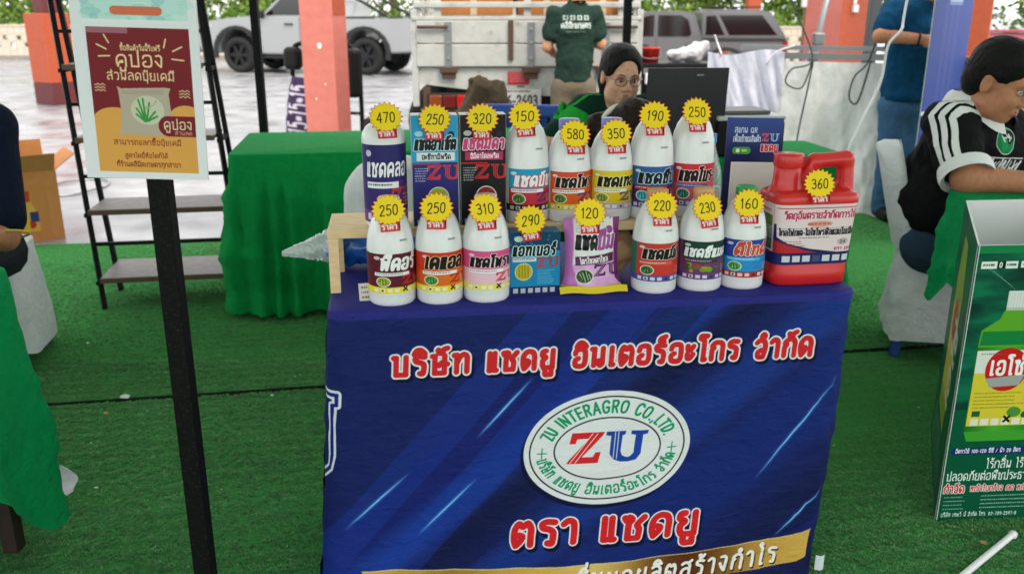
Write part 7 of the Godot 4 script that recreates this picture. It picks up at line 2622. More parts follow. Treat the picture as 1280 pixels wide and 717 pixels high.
func pouch():
	var o := thing("product_pouch", "pink and white foil pouch with a yellow foot", "pouch", tp(.57, .075, TABLE_H), TABLE_TURN)
	var cv := Canvas.new(224, 320, Color("#d9a6d6"))
	cv.poly(PackedVector2Array([Vector2(40, 0), Vector2(196, 0), Vector2(204, 150), Vector2(120, 190), Vector2(30, 196)]), Color("#e4e0e4"))
	cv.poly(PackedVector2Array([Vector2(0, 0), Vector2(36, 0), Vector2(26, 200), Vector2(60, 300), Vector2(0, 320)]), Color("#c070bc"))
	cv.poly(PackedVector2Array([Vector2(198, 0), Vector2(224, 0), Vector2(224, 300), Vector2(206, 260)]), Color("#7d2a74"))
	cv.disc(182, 50, 15, 15, Color("#a34a98"))
	cv.disc(58, 50, 12, 8, Color("#b9a8b8"), 2)
	write(cv, "แซด", 40, 126, 52, Color("#1e181e"), .26, .12, 2, Color("#e4e0e4"), 84)
	write(cv, "บีม", 130, 126, 52, Color("#a0509a"), .26, .12, 2, Color("#e4e0e4"), 66)
	cv.poly(PackedVector2Array([Vector2(38, 162), Vector2(200, 146), Vector2(200, 184), Vector2(38, 200)]), Color("#5a2a52"))
	write(cv, "ไตรโซลคาโซล", 58, 192, 19, Color("#e8e0e6"), .2, 0, 0, Color.WHITE, 118, -.09)
	zu_mark(cv, 112, 192, 54, Color("#5a3262"), Color("#5a3262"), Color("#d9a6d6"))
	cv.disc(76, 246, 36, 33, Color("#d8d6d2"))
	cv.disc(76, 246, 32, 29, Color("#3a5a38"))
	for k in 8: cv.seg(Vector2(50 + k * 6, 230 + 8 * sin(k)), Vector2(66 + k * 5, 262 - 6 * cos(k)), 2.2, Color("#9ab088") if k % 2 else Color("#20382a"))
	fine_print(cv, 122, 256, 196, 4, 8, Color("#a878a4"), 3)
	cv.rect(0, 290, 224, 320, Color("#dcc62a"))
	for k in 5: cv.rect(46 + k * 30, 296, 68 + k * 30, 310, Color("#e8e6dc"), .9)
	var m := img_mat(cv.image(), .22)
	var n := FastNoiseLite.new()
	n.seed = 8; n.frequency = 1.0
	for s in [1.0, -1.0]:
		var st := mb(true)
		sheet(st, 24, 30, func(u, v):
			var y: float = .162 * (1 - v)
			var w := lerpf(.124, .142, smoothstep(.75, 1.0, v)) * (1.0 - .06 * sin(v * PI))
			var bulge := .026 * pow(maxf(0.0, sin(PI * u)), .7) * (smoothstep(0.0, .3, v)) * (1.0 if v < .9 else lerpf(1.0, .75, (v - .9) / .1))
			bulge += .004 * n.get_noise_2d(u * 7.0 + s, v * 9.0) * sin(PI * u)
			return Vector3((u - .5) * w, y, s * bulge - .02 * (1 - v) * 0.6), func(u, v): return Vector2(u if s > 0 else .02, v))
		obj("front_foil" if s > 0 else "rear_foil", st, m, o)
	var st := mb(true)
	sheet(st, 20, 4, func(u, v): return Vector3((u - .5) * .15, .004 + .012 * (1 - v) + .002 * sin(u * 9.0), .024 + .012 * v))
	obj("foot_seam", st, mat(Color("#d6c022"), .3), o)

func jug():
	var o := thing("jerrycan", "red plastic jerrycan with a pink and white printed label", "jerrycan", tp(1.067, .1, TABLE_H), TABLE_TURN + .02)
	var red := mat(Color("#cc2428"), .3)
	red.subsurf_scatter_enabled = true
	red.subsurf_scatter_strength = .02
	var st := mb(true)
	loft(st, [[0, .083, .05, 4, 0, 0], [.004, .089, .056, 5, 0, 0], [.03, .091, .058, 5, 0, 0], [.036, .0885, .0555, 6, 0, 0], [.17, .095, .0575, 6, .002, 0], [.19, .0985, .06, 6, .003, 0], [.2, .099, .06, 6, .003, 0], [.206, .097, .058, 5, .003, 0], [.21, .09, .05, 4.5, .004, 0], [.214, .075, .036, 4, .006, 0]], 48)
	obj("body", st, red, o)
	# spout and cap at the left
	st = mb(true)
	lathe(st, [Vector2(.046, .19), Vector2(.034, .215), Vector2(.031, .24), Vector2(.0305, .258), Vector2(.028, .262)], 28, Vector3(-.052, 0, 0))
	obj("spout", st, red, o)
	st = mb(true)
	lathe(st, [Vector2(.0315, .262), Vector2(.033, .264), Vector2(.033, .286), Vector2(.031, .29), Vector2(.001, .2905)], 48, Vector3(-.052, 0, 0), 0, TAU, 1, 0, 1, {1: .001, 2: .001})
	obj("cap", st, red, o)
	# moulded handle and the shoulder web it grows from
	var f := Field.new(Vector3(-.13, .16, -.07), Vector3(.14, .31, .07), .0032)
	f.bone(Vector3(-.066, .19, 0), Vector3(.066, .19, 0), .03, .03, .012, Vector3(1, .9, 1.35))
	f.bone(Vector3(-.07, .205, 0), Vector3(-.012, .232, 0), .022, .02, .014)
	f.bone(Vector3(-.012, .232, 0), Vector3(.008, .27, 0), .019, .0165, .012)
	f.bone(Vector3(.008, .272, 0), Vector3(.08, .276, 0), .0165, .0165, .008, Vector3(1, 1, 1.2))
	f.bone(Vector3(.083, .275, 0), Vector3(.085, .2, 0), .0165, .02, .01, Vector3(1, 1, 1.2))
	st = mb(true)
	f.mesh(st)
	obj("handle", st, red, o)
	# label
	var cv := Canvas.new(288, 208, Color("#e0cbd2"))
	cv.rect(0, 166, 288, 208, Color("#23245c"))
	for k in 7: cv.rect(92 + k * 26, 176, 112 + k * 26, 198, Color("#dcdce0"), .9 if k != 3 else .2)
	cv.rect(64, 0, 66, 166, Color("#c9929e"))
	cv.rect(74, 10, 280, 13, Color("#b9303a"))
	write(cv, "วัตถุอันตรายจำกัดการใช้", 92, 46, 19, Color("#b82a52"), .16, 0, 0, Color.WHITE, 178)
	cv.disc(180, 66, 32, 11, Color("#d88a78"), 0, .7)
	fine_print(cv, 150, 62, 214, 1, 18, Color("#b9402a"), 5)
	cv.rect(70, 80, 284, 81, Color("#453048"))
	write(cv, "ไกลโฟเซต-ไอโซโพรพิลแอมโมเนียม", 82, 104, 17, Color("#26202c"), .18, 0, 0, Color.WHITE, 196)
	fine_print(cv, 130, 112, 210, 1, 9, Color("#453048"), 6)
	var arc := PackedVector2Array([Vector2(66, 66), Vector2(74, 66), Vector2(76, 110), Vector2(104, 132), Vector2(160, 152), Vector2(230, 166), Vector2(66, 166)])
	cv.poly(arc, Color("#23245c"))
	cv.poly(PackedVector2Array([Vector2(66, 120), Vector2(90, 132), Vector2(150, 158), Vector2(180, 166), Vector2(66, 166)]), Color("#b9262c"))
	fine_print(cv, 78, 124, 150, 4, 8, Color("#a83a48"), 7)
	cv.disc(244, 130, 15, 12, Color("#b9aab0"))
	write(cv, "24", 244, 136, 11, Color("#4a3a48"), .16, 0, 0, Color.WHITE, 0, 0, true)
	write(cv, "ตรา แซดยู", 224, 160, 10, Color("#a83a48"), .16)
	# rows of field pictures on the flank
	var rg := RandomNumberGenerator.new(); rg.seed = 3
	for k in 3:
		cv.rect(6, 40 + k * 40, 58, 78 + k * 40, [Color("#5a7a3a"), Color("#7c8a86"), Color("#48682c")][k])
		for j in 30: cv.disc(rg.randf_range(10, 54), rg.randf_range(44, 74) + k * 40, 4, 3, [Color("#7c9a4a"), Color("#a6b0aa"), Color("#6c8c3c")][k].lightened(rg.randf() * .2 - .1), 0, .6)
	fine_print(cv, 8, 20, 56, 1, 20, Color("#b82a52"), 2)
	var seg := 48
	st = mb(true)
	var prev := []
	for i in 27:
		# from the left flank round to the right end of the front
		var u := i / 26.0
		var a := lerpf(PI * 1.02, PI * .06, u)
		var col := []
		for q in [[.05, .09, .0566, 6.0, 0.0], [.17, .0957, .0582, 6.0, .002], [.186, .0985, .0602, 6.0, .003]]:
			var e: float = 2.0 / q[3]
			col.append(Vector3(signf(cos(a)) * pow(absf(cos(a)), e) * q[1] + q[4], q[0], signf(sin(a)) * pow(absf(sin(a)), e) * q[2] + .0006))
		prev.append(col)
	# uv by arc length
	var len_ := [0.0]
	for i in 26: len_.append(len_[-1] + prev[i][0].distance_to(prev[i + 1][0]))
	for i in 26:
		for r in 2:
			var v0: float = [1.0, .11, 0.0][r]
			var v1: float = [1.0, .11, 0.0][r + 1]
			var ua: float = len_[i] / len_[-1]
			var ub: float = len_[i + 1] / len_[-1]
			quad(st, prev[i][r + 1], prev[i + 1][r + 1], prev[i + 1][r], prev[i][r], Vector2(ua, v1), Vector2(ub, v1), Vector2(ub, v0), Vector2(ua, v0))
	obj("label", st, img_mat(cv.image(), .35), o)
# ---------------------------------------------------------------- signs, boxes and bits
func poster_image() -> Image:
	var cv := Canvas.new(432, 620, Color("#dfdbe7"))
	# sheet above: a pale turquoise wash with an orange label
	var rg := RandomNumberGenerator.new(); rg.seed = 12
	cv.rect(38, 0, 400, 168, Color("#b9d6d8"))
	for k in 60:
		cv.disc(rg.randf_range(40, 398), rg.randf_range(0, 160), rg.randf_range(14, 40), rg.randf_range(6, 18), [Color("#8fc6cc"), Color("#d4e4e2"), Color("#a9d2cf"), Color("#7db8c0")][k % 4], 0, .45)
	cv.rect(0, 166, 38, 172, Color("#dfdbe7")); cv.rect(38, 160, 400, 172, Color("#e2dfe9"))
	cv.disc(150, 130, 14, 14, Color("#d0694c")); cv.rect(150, 116, 300, 145, Color("#d0694c")); cv.disc(300, 130, 14, 14, Color("#d0694c"))
	# coupon sheet
	var wine := Color("#74121b")
	var sand := Color("#d99a4c")
	var cream := Color("#e2c79c")
	cv.rect(48, 186, 400, 600, wine)
	cv.rect(48, 186, 190, 206, Color("#b890a8"), .6)
	cv.rect(48, 490, 400, 600, sand)
	cv.disc(120, 500, 74, 42, sand)
	cv.disc(370, 490, 60, 44, sand)
	cv.rect(401, 170, 432, 620, Color("#dfdbe7"))
	cv.rect(0, 172, 48, 620, Color("#dfdbe7"))
	for q in [[108, 212, 122, 238], [80, 244, 112, 260], [84, 284, 122, 282], [318, 222, 310, 250], [340, 262, 372, 246], [336, 288, 376, 292]]:
		cv.seg(Vector2(q[0], q[1]), Vector2(q[2], q[3]), 2.6, cream)
	write(cv, "ซื้อสินค้าวันนี้รับฟรี", 228, 262, 14, cream, .17, 0, 0, Color.WHITE, 136, 0, true)
	write(cv, "คูปอง", 224, 316, 38, cream, .16, 0, 0, Color.WHITE, 162, 0, true)
	write(cv, "ส่วนลดปุ๋ยเคมี", 222, 362, 24, cream, .16, 0, 0, Color.WHITE, 232, 0, true)
	for s in [[60, 380], [352, 396]]:
		for r in 3:
			for k in 9: cv.seg(Vector2(s[0] + k * 4, s[1] + r * 10 + 3 * sin(k * 1.6)), Vector2(s[0] + 4 + k * 4, s[1] + r * 10 + 3 * sin((k + 1) * 1.6)), 1.3, cream)
	# the sack
	var sack := PackedVector2Array()
	for q in [[136, 384], [150, 392], [300, 386], [322, 388], [314, 408], [318, 470], [316, 536], [330, 552], [318, 556], [150, 552], [128, 550], [138, 532], [144, 470], [140, 404]]: sack.append(Vector2(q[0], q[1]))
	cv.poly(sack, Color("#b3a296"))
	cv.poly(PackedVector2Array([Vector2(150, 400), Vector2(300, 394), Vector2(296, 410), Vector2(152, 412)]), Color("#a39286"), .6)
	cv.disc(236, 466, 58, 50, Color("#c3bfae"))
	for q in [[226, 504, 206, 430], [228, 504, 222, 426], [230, 504, 244, 440], [226, 504, 198, 460], [232, 504, 262, 470], [224, 504, 196, 480], [234, 504, 268, 486]]:
		cv.seg(Vector2(q[0], q[1]), Vector2(q[2], q[3]), 3.4, Color("#2f8a3c"))
	for k in 12: cv.disc(250 + 18 * cos(k * .35), 446 + 14 * sin(k * .35 - 1.2), 4, 3, Color("#b0a08c"), 0, .8)
	cv.disc(306, 520, 36, 36, wine); cv.rect(306, 484, 400, 556, wine)
	write(cv, "คูปอง", 290, 530, 26, Color("#dcc4b0"), .16, 0, 0, Color.WHITE, 98)
	write(cv, "ส่วนลด", 326, 550, 11, Color("#cf9a86"), .16, 0, 0, Color.WHITE, 60)
	write(cv, "สามารถแลกซื้อปุ๋ยเคมี", 226, 588, 15, Color("#7d2a20"), .17, 0, 0, Color.WHITE, 236, 0, true)
	return cv.image()

func poster_foot() -> Image:
	var cv := Canvas.new(432, 110, Color("#dfdbe7"))
	cv.rect(48, 0, 400, 86, Color("#d99a4c"))
	write(cv, "สูตรใดยี่ห้อใดก็ได้", 218, 34, 13, Color("#7d2a20"), .17, 0, 0, Color.WHITE, 150, 0, true)
	write(cv, "ที่ร้านคลินิคเกษตรทุกสาขา", 224, 66, 14, Color("#7d2a20"), .17, 0, 0, Color.WHITE, 226, 0, true)
	return cv.image()

func build_small_things():
	build_sign()
	build_standee()
	build_back_things()
	build_office()
	build_ground_bits()

func build_sign():
	var o := thing("poster_stand", "poster board with a fertiliser coupon on a black square post", "sign", Vector3(-.643, 0.012, -1.62))
	var st := mb()
	rbox(st, Vector3(0, .70, 0), Vector3(.037, 1.40, .037), .003)
	var post := worn(Color("#0c0c0d"), Color("#151516"), .05, 6.0, .55)
	post.metallic_specular = .2
	post.detail_enabled = true
	post.detail_blend_mode = BaseMaterial3D.BLEND_MODE_MIX
	post.detail_albedo = noise_tex(.09, Color("#141415"), Color("#57534f"), 256, 23, 5, Color("#141415"))
	post.detail_mask = noise_tex(.05, Color.BLACK, Color.WHITE, 256, 17, 5, Color(.12, .12, .12))
	obj("post", st, post, o)
	st = mb()
	rbox(st, Vector3(0, .01, 0), Vector3(.36, .02, .30), .004)
	obj("base_plate", st, M.black_metal, o)
	# board: the two sheets together
	var W := .215
	var full := Canvas.new(432, 712, Color("#dfdbe7"))
	var a := poster_image().get_data()
	var b := poster_foot().get_data()
	full.px = a.slice(0, 432 * 4 * 600)
	full.h = 710
	full.px.append_array(b)
	var h := W / 432.0 * 710.0
	st = mb()
	extrude(st, PackedVector2Array([Vector2(-W / 2, 0), Vector2(W / 2, 0), Vector2(W / 2, h), Vector2(-W / 2, h)]), 0, .004)
	var bd := obj("poster_board", st, img_mat(full.image(), .35), o)
	bd.position = Vector3(-.011, 1.040, .022)
	bd.rotation = Vector3(-.0, .02, -.03)

func build_standee():
	# an open four-sided cardboard display, racked out of square
	var p := [Vector3(1.155, 0, -2.149), Vector3(1.60, 0, -2.18), Vector3(1.84, 0, -2.745), Vector3(1.392, 0, -2.702)]
	var o := thing("display_carton", "open green display carton printed with a large bottle", "carton", Vector3(1.155, .013, -2.149))
	var H := .772
	var W := 560; var Hp := 972
	var cv := Canvas.new(W, Hp, Color("#0b4a3c"))
	cv.rect(0, 0, W, 26, Color("#0f7a48"))
	# dark field print
	var n := FastNoiseLite.new(); n.seed = 4; n.frequency = .006
	for y in range(26, 560, 2):
		for x in range(0, W, 2):
			var v := n.get_noise_2d(x * .5, y * 1.6)
			cv.rect(x, y, x + 2, y + 2, Color("#06322c").lerp(Color("#0f6a4c"), clampf(.5 + v * 1.2, 0, 1)))
	cv.rect(0, 560, W, Hp, Color("#0a5339"))
	for k in 8: cv.seg(Vector2(20 + k * 14, 60 + k * 9), Vector2(60 + k * 12, 76 + k * 10), 1.0, Color("#8fb0a0"), .5)
	cv.rect(20, 52, 140, 76, Color("#dfe6e2")); cv.rect(72, 52, 100, 76, Color("#10201c"))
	fine_print(cv, 26, 60, 70, 1, 18, Color("#10201c"), 3); fine_print(cv, 104, 60, 138, 1, 18, Color("#10201c"), 4)
	cv.rect(150, 52, 330, 74, Color("#dfe6e2")); fine_print(cv, 156, 60, 324, 1, 16, Color("#10201c"), 9)
	write(cv, "0", 80, 72, 16, Color("#ecebe6"), .2)
	# the printed bottle
	var bx := 192.0
	cv.rect(bx - 66, 150, bx + 66, 214, Color("#d4d8d6")); cv.rect(bx - 66, 206, bx + 66, 216, Color("#b4bab8"))
	for k in 14: cv.rect(bx - 64 + k * 9.4, 154, bx - 60 + k * 9.4, 206, Color("#c2c8c6"), .7)
	cv.poly(PackedVector2Array([Vector2(bx - 70, 216), Vector2(bx + 70, 216), Vector2(bx + 80, 244), Vector2(bx + 136, 282), Vector2(bx + 140, 340), Vector2(bx - 140, 340), Vector2(bx - 136, 282), Vector2(bx - 80, 244)]), Color("#5aa02a"))
	cv.poly(PackedVector2Array([Vector2(bx - 130, 286), Vector2(bx + 130, 286), Vector2(bx + 136, 334), Vector2(bx - 136, 334)]), Color("#157a3c"))
	cv.fade(bx - 142, 340, bx - 40, 640, Color("#1f6a24"), Color("#4aa636")); cv.fade(bx - 40, 340, bx + 142, 640, Color("#4aa636"), Color("#1f6a24"))
	cv.rect(bx - 138, 352, bx + 138, 620, Color("#d8d9d6"))
	cv.poly(PackedVector2Array([Vector2(bx - 138, 430), Vector2(bx + 138, 450), Vector2(bx + 138, 620), Vector2(bx - 138, 620)]), Color("#d2c238"))
	cv.disc(bx + 180, 380, 100, 90, Color("#0f8a5c"), 14)
	cv.disc(bx - 30, 420, 72, 76, Color("#c01a1e"))
	cv.poly(PackedVector2Array([Vector2(bx - 96, 450), Vector2(bx + 36, 438), Vector2(bx + 20, 476), Vector2(bx - 80, 482)]), Color("#9aa0a2"))
	write(cv, "เอโซ่", bx - 84, 436, 46, Color("#ececec"), .22, 0, 0, Color.WHITE, 112)
	fine_print(cv, bx - 124, 362, bx - 40, 1, 12, Color("#5a6a60"), 3)
	cv.disc(bx + 84, 478, 26, 24, Color("#141a16")); cv.disc(bx + 84, 474, 14, 12, Color("#4a9a4a")); cv.disc(bx + 90, 480, 9, 7, Color("#e0e4e0"))
	fine_print(cv, bx - 126, 500, bx + 60, 5, 13, Color("#8c842c"), 5)
	cv.disc(bx + 20, 572, 24, 18, Color("#4a8a3a")); cv.disc(bx + 74, 576, 30, 16, Color("#1f5a34"), 0, 1, -.4); cv.disc(bx + 90, 560, 16, 20, Color("#c9b84a"))
	cv.rect(bx - 124, 566, bx - 96, 586, Color("#1d5a40"))
	for k in 7: cv.rect(bx - 126 + k * 36, 594, bx - 98 + k * 36, 618, Color("#dcdccf"))
	cv.seg(Vector2(bx - 10, 588), Vector2(bx + 8, 606), 4, Color("#161616")); cv.seg(Vector2(bx + 8, 588), Vector2(bx - 10, 606), 4, Color("#161616"))
	cv.poly(PackedVector2Array([Vector2(bx - 142, 640), Vector2(bx + 142, 640), Vector2(bx + 130, 676), Vector2(bx - 128, 676)]), Color("#3f9a30"))
	# claims
	cv.rect(30, 700, 262, 726, Color("#1c2a6a")); cv.rect(290, 698, 420, 724, Color("#1c2a6a"))
	cv.disc(30, 713, 13, 13, Color("#1c2a6a")); cv.disc(262, 713, 13, 13, Color("#1c2a6a"))
	write(cv, "อัตราใช้ 100-120 ซีซี / น้ำ 20 ลิตร", 34, 719, 12, Color("#e6e8ec"), .18, 0, 0, Color.WHITE, 226)
	write(cv, "ไร้กลิ่น ไร้ไอระเหย", 150, 778, 26, Color("#e6ece8"), .13)
	write(cv, "ปลอดภัยต่อพืชประธาน", 18, 822, 25, Color("#e6ece8"), .14)
	write(cv, "กำจัด", 16, 868, 24, Color("#c92a2c"), .2, 0, 2.5, Color("#e6ece8"))
	write(cv, "หญ้าใบกว้าง กก หญ้าใบแคบ", 108, 864, 17, Color("#c92a2c"), .2, 0, 2.0, Color("#e6ece8"))
	for k in 4:
		fine_print(cv, 20, 884 + k * 15, 96, 1, 12, Color("#9fc4b2"), k + 3)
		fine_print(cv, 150, 882 + k * 15, 480, 1, 12, Color("#b9d6c8"), k + 30)
	write(cv, "บริษัท เทพวัฒน์ จำกัด โทร. 02-709-2597-8", 18, 960, 12, Color("#dbe6e0"), .15, 0, 0, Color.WHITE, 268)
	var front := img_mat(cv.image(), .28)
	# flank
	var fl := Canvas.new(360, 486, Color("#0c4f38"))
	for k in 5: fl.rect(30 + k * 60, 0, 52 + k * 60, 486, [Color("#0f7a48"), Color("#0a3f32"), Color("#11603f"), Color("#0d5a3c"), Color("#0f7a48")][k], .5)
	fl.poly(PackedVector2Array([Vector2(120, 40), Vector2(200, 40), Vector2(240, 120), Vector2(240, 380), Vector2(90, 380), Vector2(90, 120)]), Color("#8f9a3a"))
	fl.rect(100, 170, 236, 330, Color("#c9b84a")); fl.disc(165, 190, 44, 40, Color("#b02a20"))
	write(fl, "เอโซ่", 250, 330, 60, Color("#cfd8d2"), .2, 0, 0, Color.WHITE, 0, -1.45)
	for k in 8: fine_print(fl, 30, 400 + k * 10, 320, 1, 9, Color("#9fc4b2"), k)
	var flank := img_mat(fl.image(), .3)
	var white := mat(Color("#dcdddf"), .6)
	var P := o.position
	var th := .005
	for k in 4:
		var a: Vector3 = p[k] - Vector3(P.x, 0, P.z)
		var b: Vector3 = p[(k + 1) % 4] - Vector3(P.x, 0, P.z)
		var u := (b - a).normalized()
		var out := u.cross(Vector3.UP)
		var st := mb()
		quad(st, a + Vector3.UP * H + out * .0005, b + Vector3.UP * H + out * .0005, b + out * .0005, a + out * .0005)
		var uvd := k
		var pn := obj("printed_panel", st, front if k in [0, 2] else flank, o)
		if k == 1 or k == 3: pass
		st = mb()
		var c := (a + b) * .5 + Vector3.UP * H * .5 - out * th * .5
		box(st, c, Vector3((b - a).length() - .002, H, th), Basis(u, Vector3.UP, u.cross(Vector3.UP)))
		obj("board", st, white, pn)

func sack_mesh(w: float, h: float, d: float, seed_: int) -> SurfaceTool:
	var n := FastNoiseLite.new(); n.seed = seed_; n.frequency = 1.0
	var st := mb(true)
	sheet(st, 40, 24, func(u, v):
		var a: float = u * TAU
		var y: float = h * v
		var pinch := pow(sin(clampf(v, .02, .98) * PI), .35)
		var r := Vector2(signf(cos(a)) * pow(absf(cos(a)), .6) * w * .5, signf(sin(a)) * pow(absf(sin(a)), .6) * d * .5 * pinch)
		var q := Vector3(r.x, y, r.y)
		return q + Vector3(n.get_noise_2d(u * 8, v * 5), 0, n.get_noise_2d(u * 8 + 30, v * 5)) * .02, func(u, v): return Vector2(absf(u * 2.0 - 1.0), 1.0 - v))
	return st

func build_back_things():
	var st: SurfaceTool
	# hand truck with a fertiliser sack behind the pink pillar
	var o := thing("hand_truck", "black hand truck parked behind the salmon pillar", "hand truck", Vector3(-1.98, 0, -9.75), -.3)
	st = mb(true)
	for s in [-1, 1]:
		tube(st, smooth_path([Vector3(.42 * s - .02, .1, 0), Vector3(.40 * s, .6, .0), Vector3(.36 * s, .95, .02), Vector3(.2 * s, 1.02, .05)], 4), .025, 8)
	tube(st, [Vector3(-.2, 1.02, .05), Vector3(.2, 1.02, .05)], .025, 8)
	for y in [.3, .6, .85]: tube(st, [Vector3(-.4, y, 0), Vector3(.4, y, 0)], .018, 6)
	obj("frame", st, M.black_metal, o)
	st = mb()
	rbox(st, Vector3(.36, .72, .06), Vector3(.16, .5, .16), .05)
	rbox(st, Vector3(-.34, .86, .06), Vector3(.2, .24, .14), .06)
	obj("tool_case", st, M.dark_plastic, o)
	st = mb()
	rbox(st, Vector3(0, .04, .16), Vector3(.8, .02, .34), .004)
	obj("toe_plate", st, M.black_metal, o)
	for s in [-1, 1]:
		var w := Node3D.new(); w.name = "wheel"; o.add_child(w, true)
		w.position = Vector3(.46 * s, .13, -.05); w.rotation.z = PI / 2
		st = mb(true)
		lathe(st, [Vector2(.05, -.03), Vector2(.12, -.03), Vector2(.13, 0), Vector2(.12, .03), Vector2(.05, .03)], 20)
		obj("tyre", st, M.rubber, w)
		st = mb(true)
		lathe(st, [Vector2(.001, -.02), Vector2(.05, -.025), Vector2(.05, .025), Vector2(.001, .02)], 16)
		obj("rim", st, M.steel, w)
	var cv := Canvas.new(96, 192, Color("#a9a6b0"))
	cv.rect(22, 0, 76, 192, Color("#3a2a4a"))
	write(cv, "15-15-15", 60, 176, 30, Color("#cfc8d4"), .2, 0, 0, Color.WHITE, 150, -PI / 2)
	var sk := solo("fertiliser_sack", sack_mesh(.36, .62, .16, 4), img_mat(cv.image(), .5), "purple and white fertiliser sack marked 15-15-15 on the hand truck", "sack")
	sk.position = Vector3(-2.24, .055, -9.55)
	sk.rotation = Vector3(-.12, -.3, -.1)
	# dark table with a red bucket, far behind the laptop
	o = thing("stall_table", "dark stall table crowded with bags behind the laptop", "table", Vector3(1.95, dip(1.95, -10.5), -10.5))
	st = mb(); rbox(st, Vector3(0, .76, 0), Vector3(1.1, .05, .5), .01); obj("tabletop", st, M.dark_plastic, o)
	st = mb(); rbox(st, Vector3(0, .5, -.1), Vector3(1.0, .3, .3), .03); obj("shelf_box", st, M.dark_plastic, o)
	for x in [-.5, .5]:
		for z in [-.2, .2]:
			st = mb(); box(st, Vector3(x, .37, z), Vector3(.04, .74, .04)); obj("leg", st, M.dark_plastic, o)
	for k in 7:
		st = mb(); rbox(st, Vector3(-.42 + k * .13, .62 - .02 * (k % 2), .26), Vector3(.09, .12 + .03 * (k % 3), .03), .012)
		obj("white_packet", st, M.white_plastic, o)
	o = thing("bucket", "red plastic bucket on the dark stall table", "bucket", Vector3(1.56, dip(1.95, -10.5) + .785, -10.42))
	st = mb(true)
	lathe(st, [Vector2(.001, .0), Vector2(.09, .0), Vector2(.105, .15), Vector2(.112, .152), Vector2(.112, .165), Vector2(.1, .165), Vector2(.088, .01), Vector2(.001, .01)], 28)
	obj("body", st, mat(Color("#b51f17"), .35), o)
	st = mb(true); tube(st, smooth_path([Vector3(-.108, .15, 0), Vector3(-.09, .06, .1), Vector3(.09, .06, .1), Vector3(.108, .15, 0)], 5), .004, 6); obj("handle", st, M.steel, o)
	o = thing("cup", "reddish brown cup on the dark stall table", "cup", Vector3(2.38, dip(1.95, -10.5) + .785, -10.4))
	st = mb(true); lathe(st, [Vector2(.001, 0), Vector2(.04, 0), Vector2(.055, .12), Vector2(.05, .12), Vector2(.036, .01), Vector2(.001, .01)], 20); obj("body", st, mat(Color("#8a3a26"), .5), o)
	st = mb(true); lathe(st, [Vector2(.055, .112), Vector2(.058, .118), Vector2(.055, .124)], 20); obj("rim", st, mat(Color("#a85a40"), .5), o)
	var n := FastNoiseLite.new(); n.seed = 3; n.frequency = 7.0
	var f := Field.new(Vector3(-.3, -.02, -.2), Vector3(.3, .3, .2), .016)
	f.bone(Vector3(-.16, .06, 0), Vector3(.1, .1, 0), .06, .09, .05)
	f.bone(Vector3(.1, .1, 0), Vector3(.2, .18, 0), .08, .05, .05)
	f.ripple(n, .05)
	st = mb(true); f.mesh(st)
	var bag := solo("plastic_bag", st, mat(Color("#c5c6c8"), .25), "crumpled white plastic bag on the dark stall table", "bag")
	bag.position = Vector3(1.98, dip(1.95, -10.5) + .79, -10.5)
	# khaki bag slung on the blue chair
	f = Field.new(Vector3(-.3, -.05, -.25), Vector3(.35, .5, .25), .014)
	f.bone(Vector3(-.12, .06, 0), Vector3(.02, .3, -.02), .1, .09, .08, Vector3(1.1, 1, .6))
	f.bone(Vector3(.08, .06, .02), Vector3(.06, .3, -.02), .1, .07, .08, Vector3(1.1, 1, .6))
	n.frequency = 5.0; f.ripple(n, .035)
	n.frequency = 16.0; f.ripple(n, .015)
	st = mb(true); f.mesh(st)
	o = thing("shoulder_bag", "khaki canvas bag slung over the blue chair", "bag", Vector3(-.2, .55, -5.42))
	obj("body", st, cloth_mat(Color("#5a4c3e"), .9, .1), o)
	st = mb(true); tube(st, smooth_path([Vector3(.1, .28, .05), Vector3(.16, .2, .1), Vector3(.19, .05, .1), Vector3(.17, -.06, .08)], 5), .012, 6, .4); obj("strap", st, M.dark_plastic, o)
	st = mb(true); tube(st, smooth_path([Vector3(-.12, .02, .12), Vector3(-.02, .2, .1), Vector3(.05, .36, .05)], 5), .008, 6, .5); obj("seam", st, cloth_mat(Color("#413528"), .9, .1), o)
	# roll-up banner
	cv = Canvas.new(240, 640, Color("#182f88"))
	cv.fade(0, 0, 240, 420, Color("#1d3a88"), Color("#24409a"), false)
	for k in 3: cv.rect(70 + k * 34, 60, 92 + k * 34, 400, Color("#5a5aa8"), .35)
	cv.rect(0, 402, 240, 410, Color("#d8dce8"))
	cv.rect(90, 100, 170, 200, Color("#9aa6cc"), .6)
	for k in 4: cv.rect(92, 104 + k * 24, 168, 122 + k * 24, Color("#c2cae0"), .6)
	for r in 2:
		for k in 4 - r:
			var x := 62.0 + k * 46
			cv.disc(x, 474 + r * 96, 11, 28, Color("#c6cee0"))
			cv.rect(x - 5, 436 + r * 96, x + 5, 448 + r * 96, Color("#aeb9d4"))
			fine_print(cv, x - 16, 512 + r * 92, x + 16, 1, 12, Color("#aab6dc"), k)
	fine_print(cv, 20, 20, 200, 3, 18, Color("#93a4d6"), 4)
	o = thing("roll_up_banner", "blue roll-up banner with rows of white bottles", "banner", Vector3(2.50, 0, -5.34), .74)
	st = mb(); quad(st, Vector3(-.22, 1.95, .004), Vector3(.3, 1.95, .004), Vector3(.3, .1, .004), Vector3(-.22, .1, .004))
	obj("printed_sheet", st, img_mat(cv.image(), .4), o)
	st = mb(); box(st, Vector3(.04, 1.025, 0), Vector3(.52, 1.85, .004)); obj("backing_sheet", st, M.white_cloth, o)
	st = mb(); rbox(st, Vector3(.04, .05, 0), Vector3(.56, .09, .12), .02); obj("foot_case", st, M.steel, o)
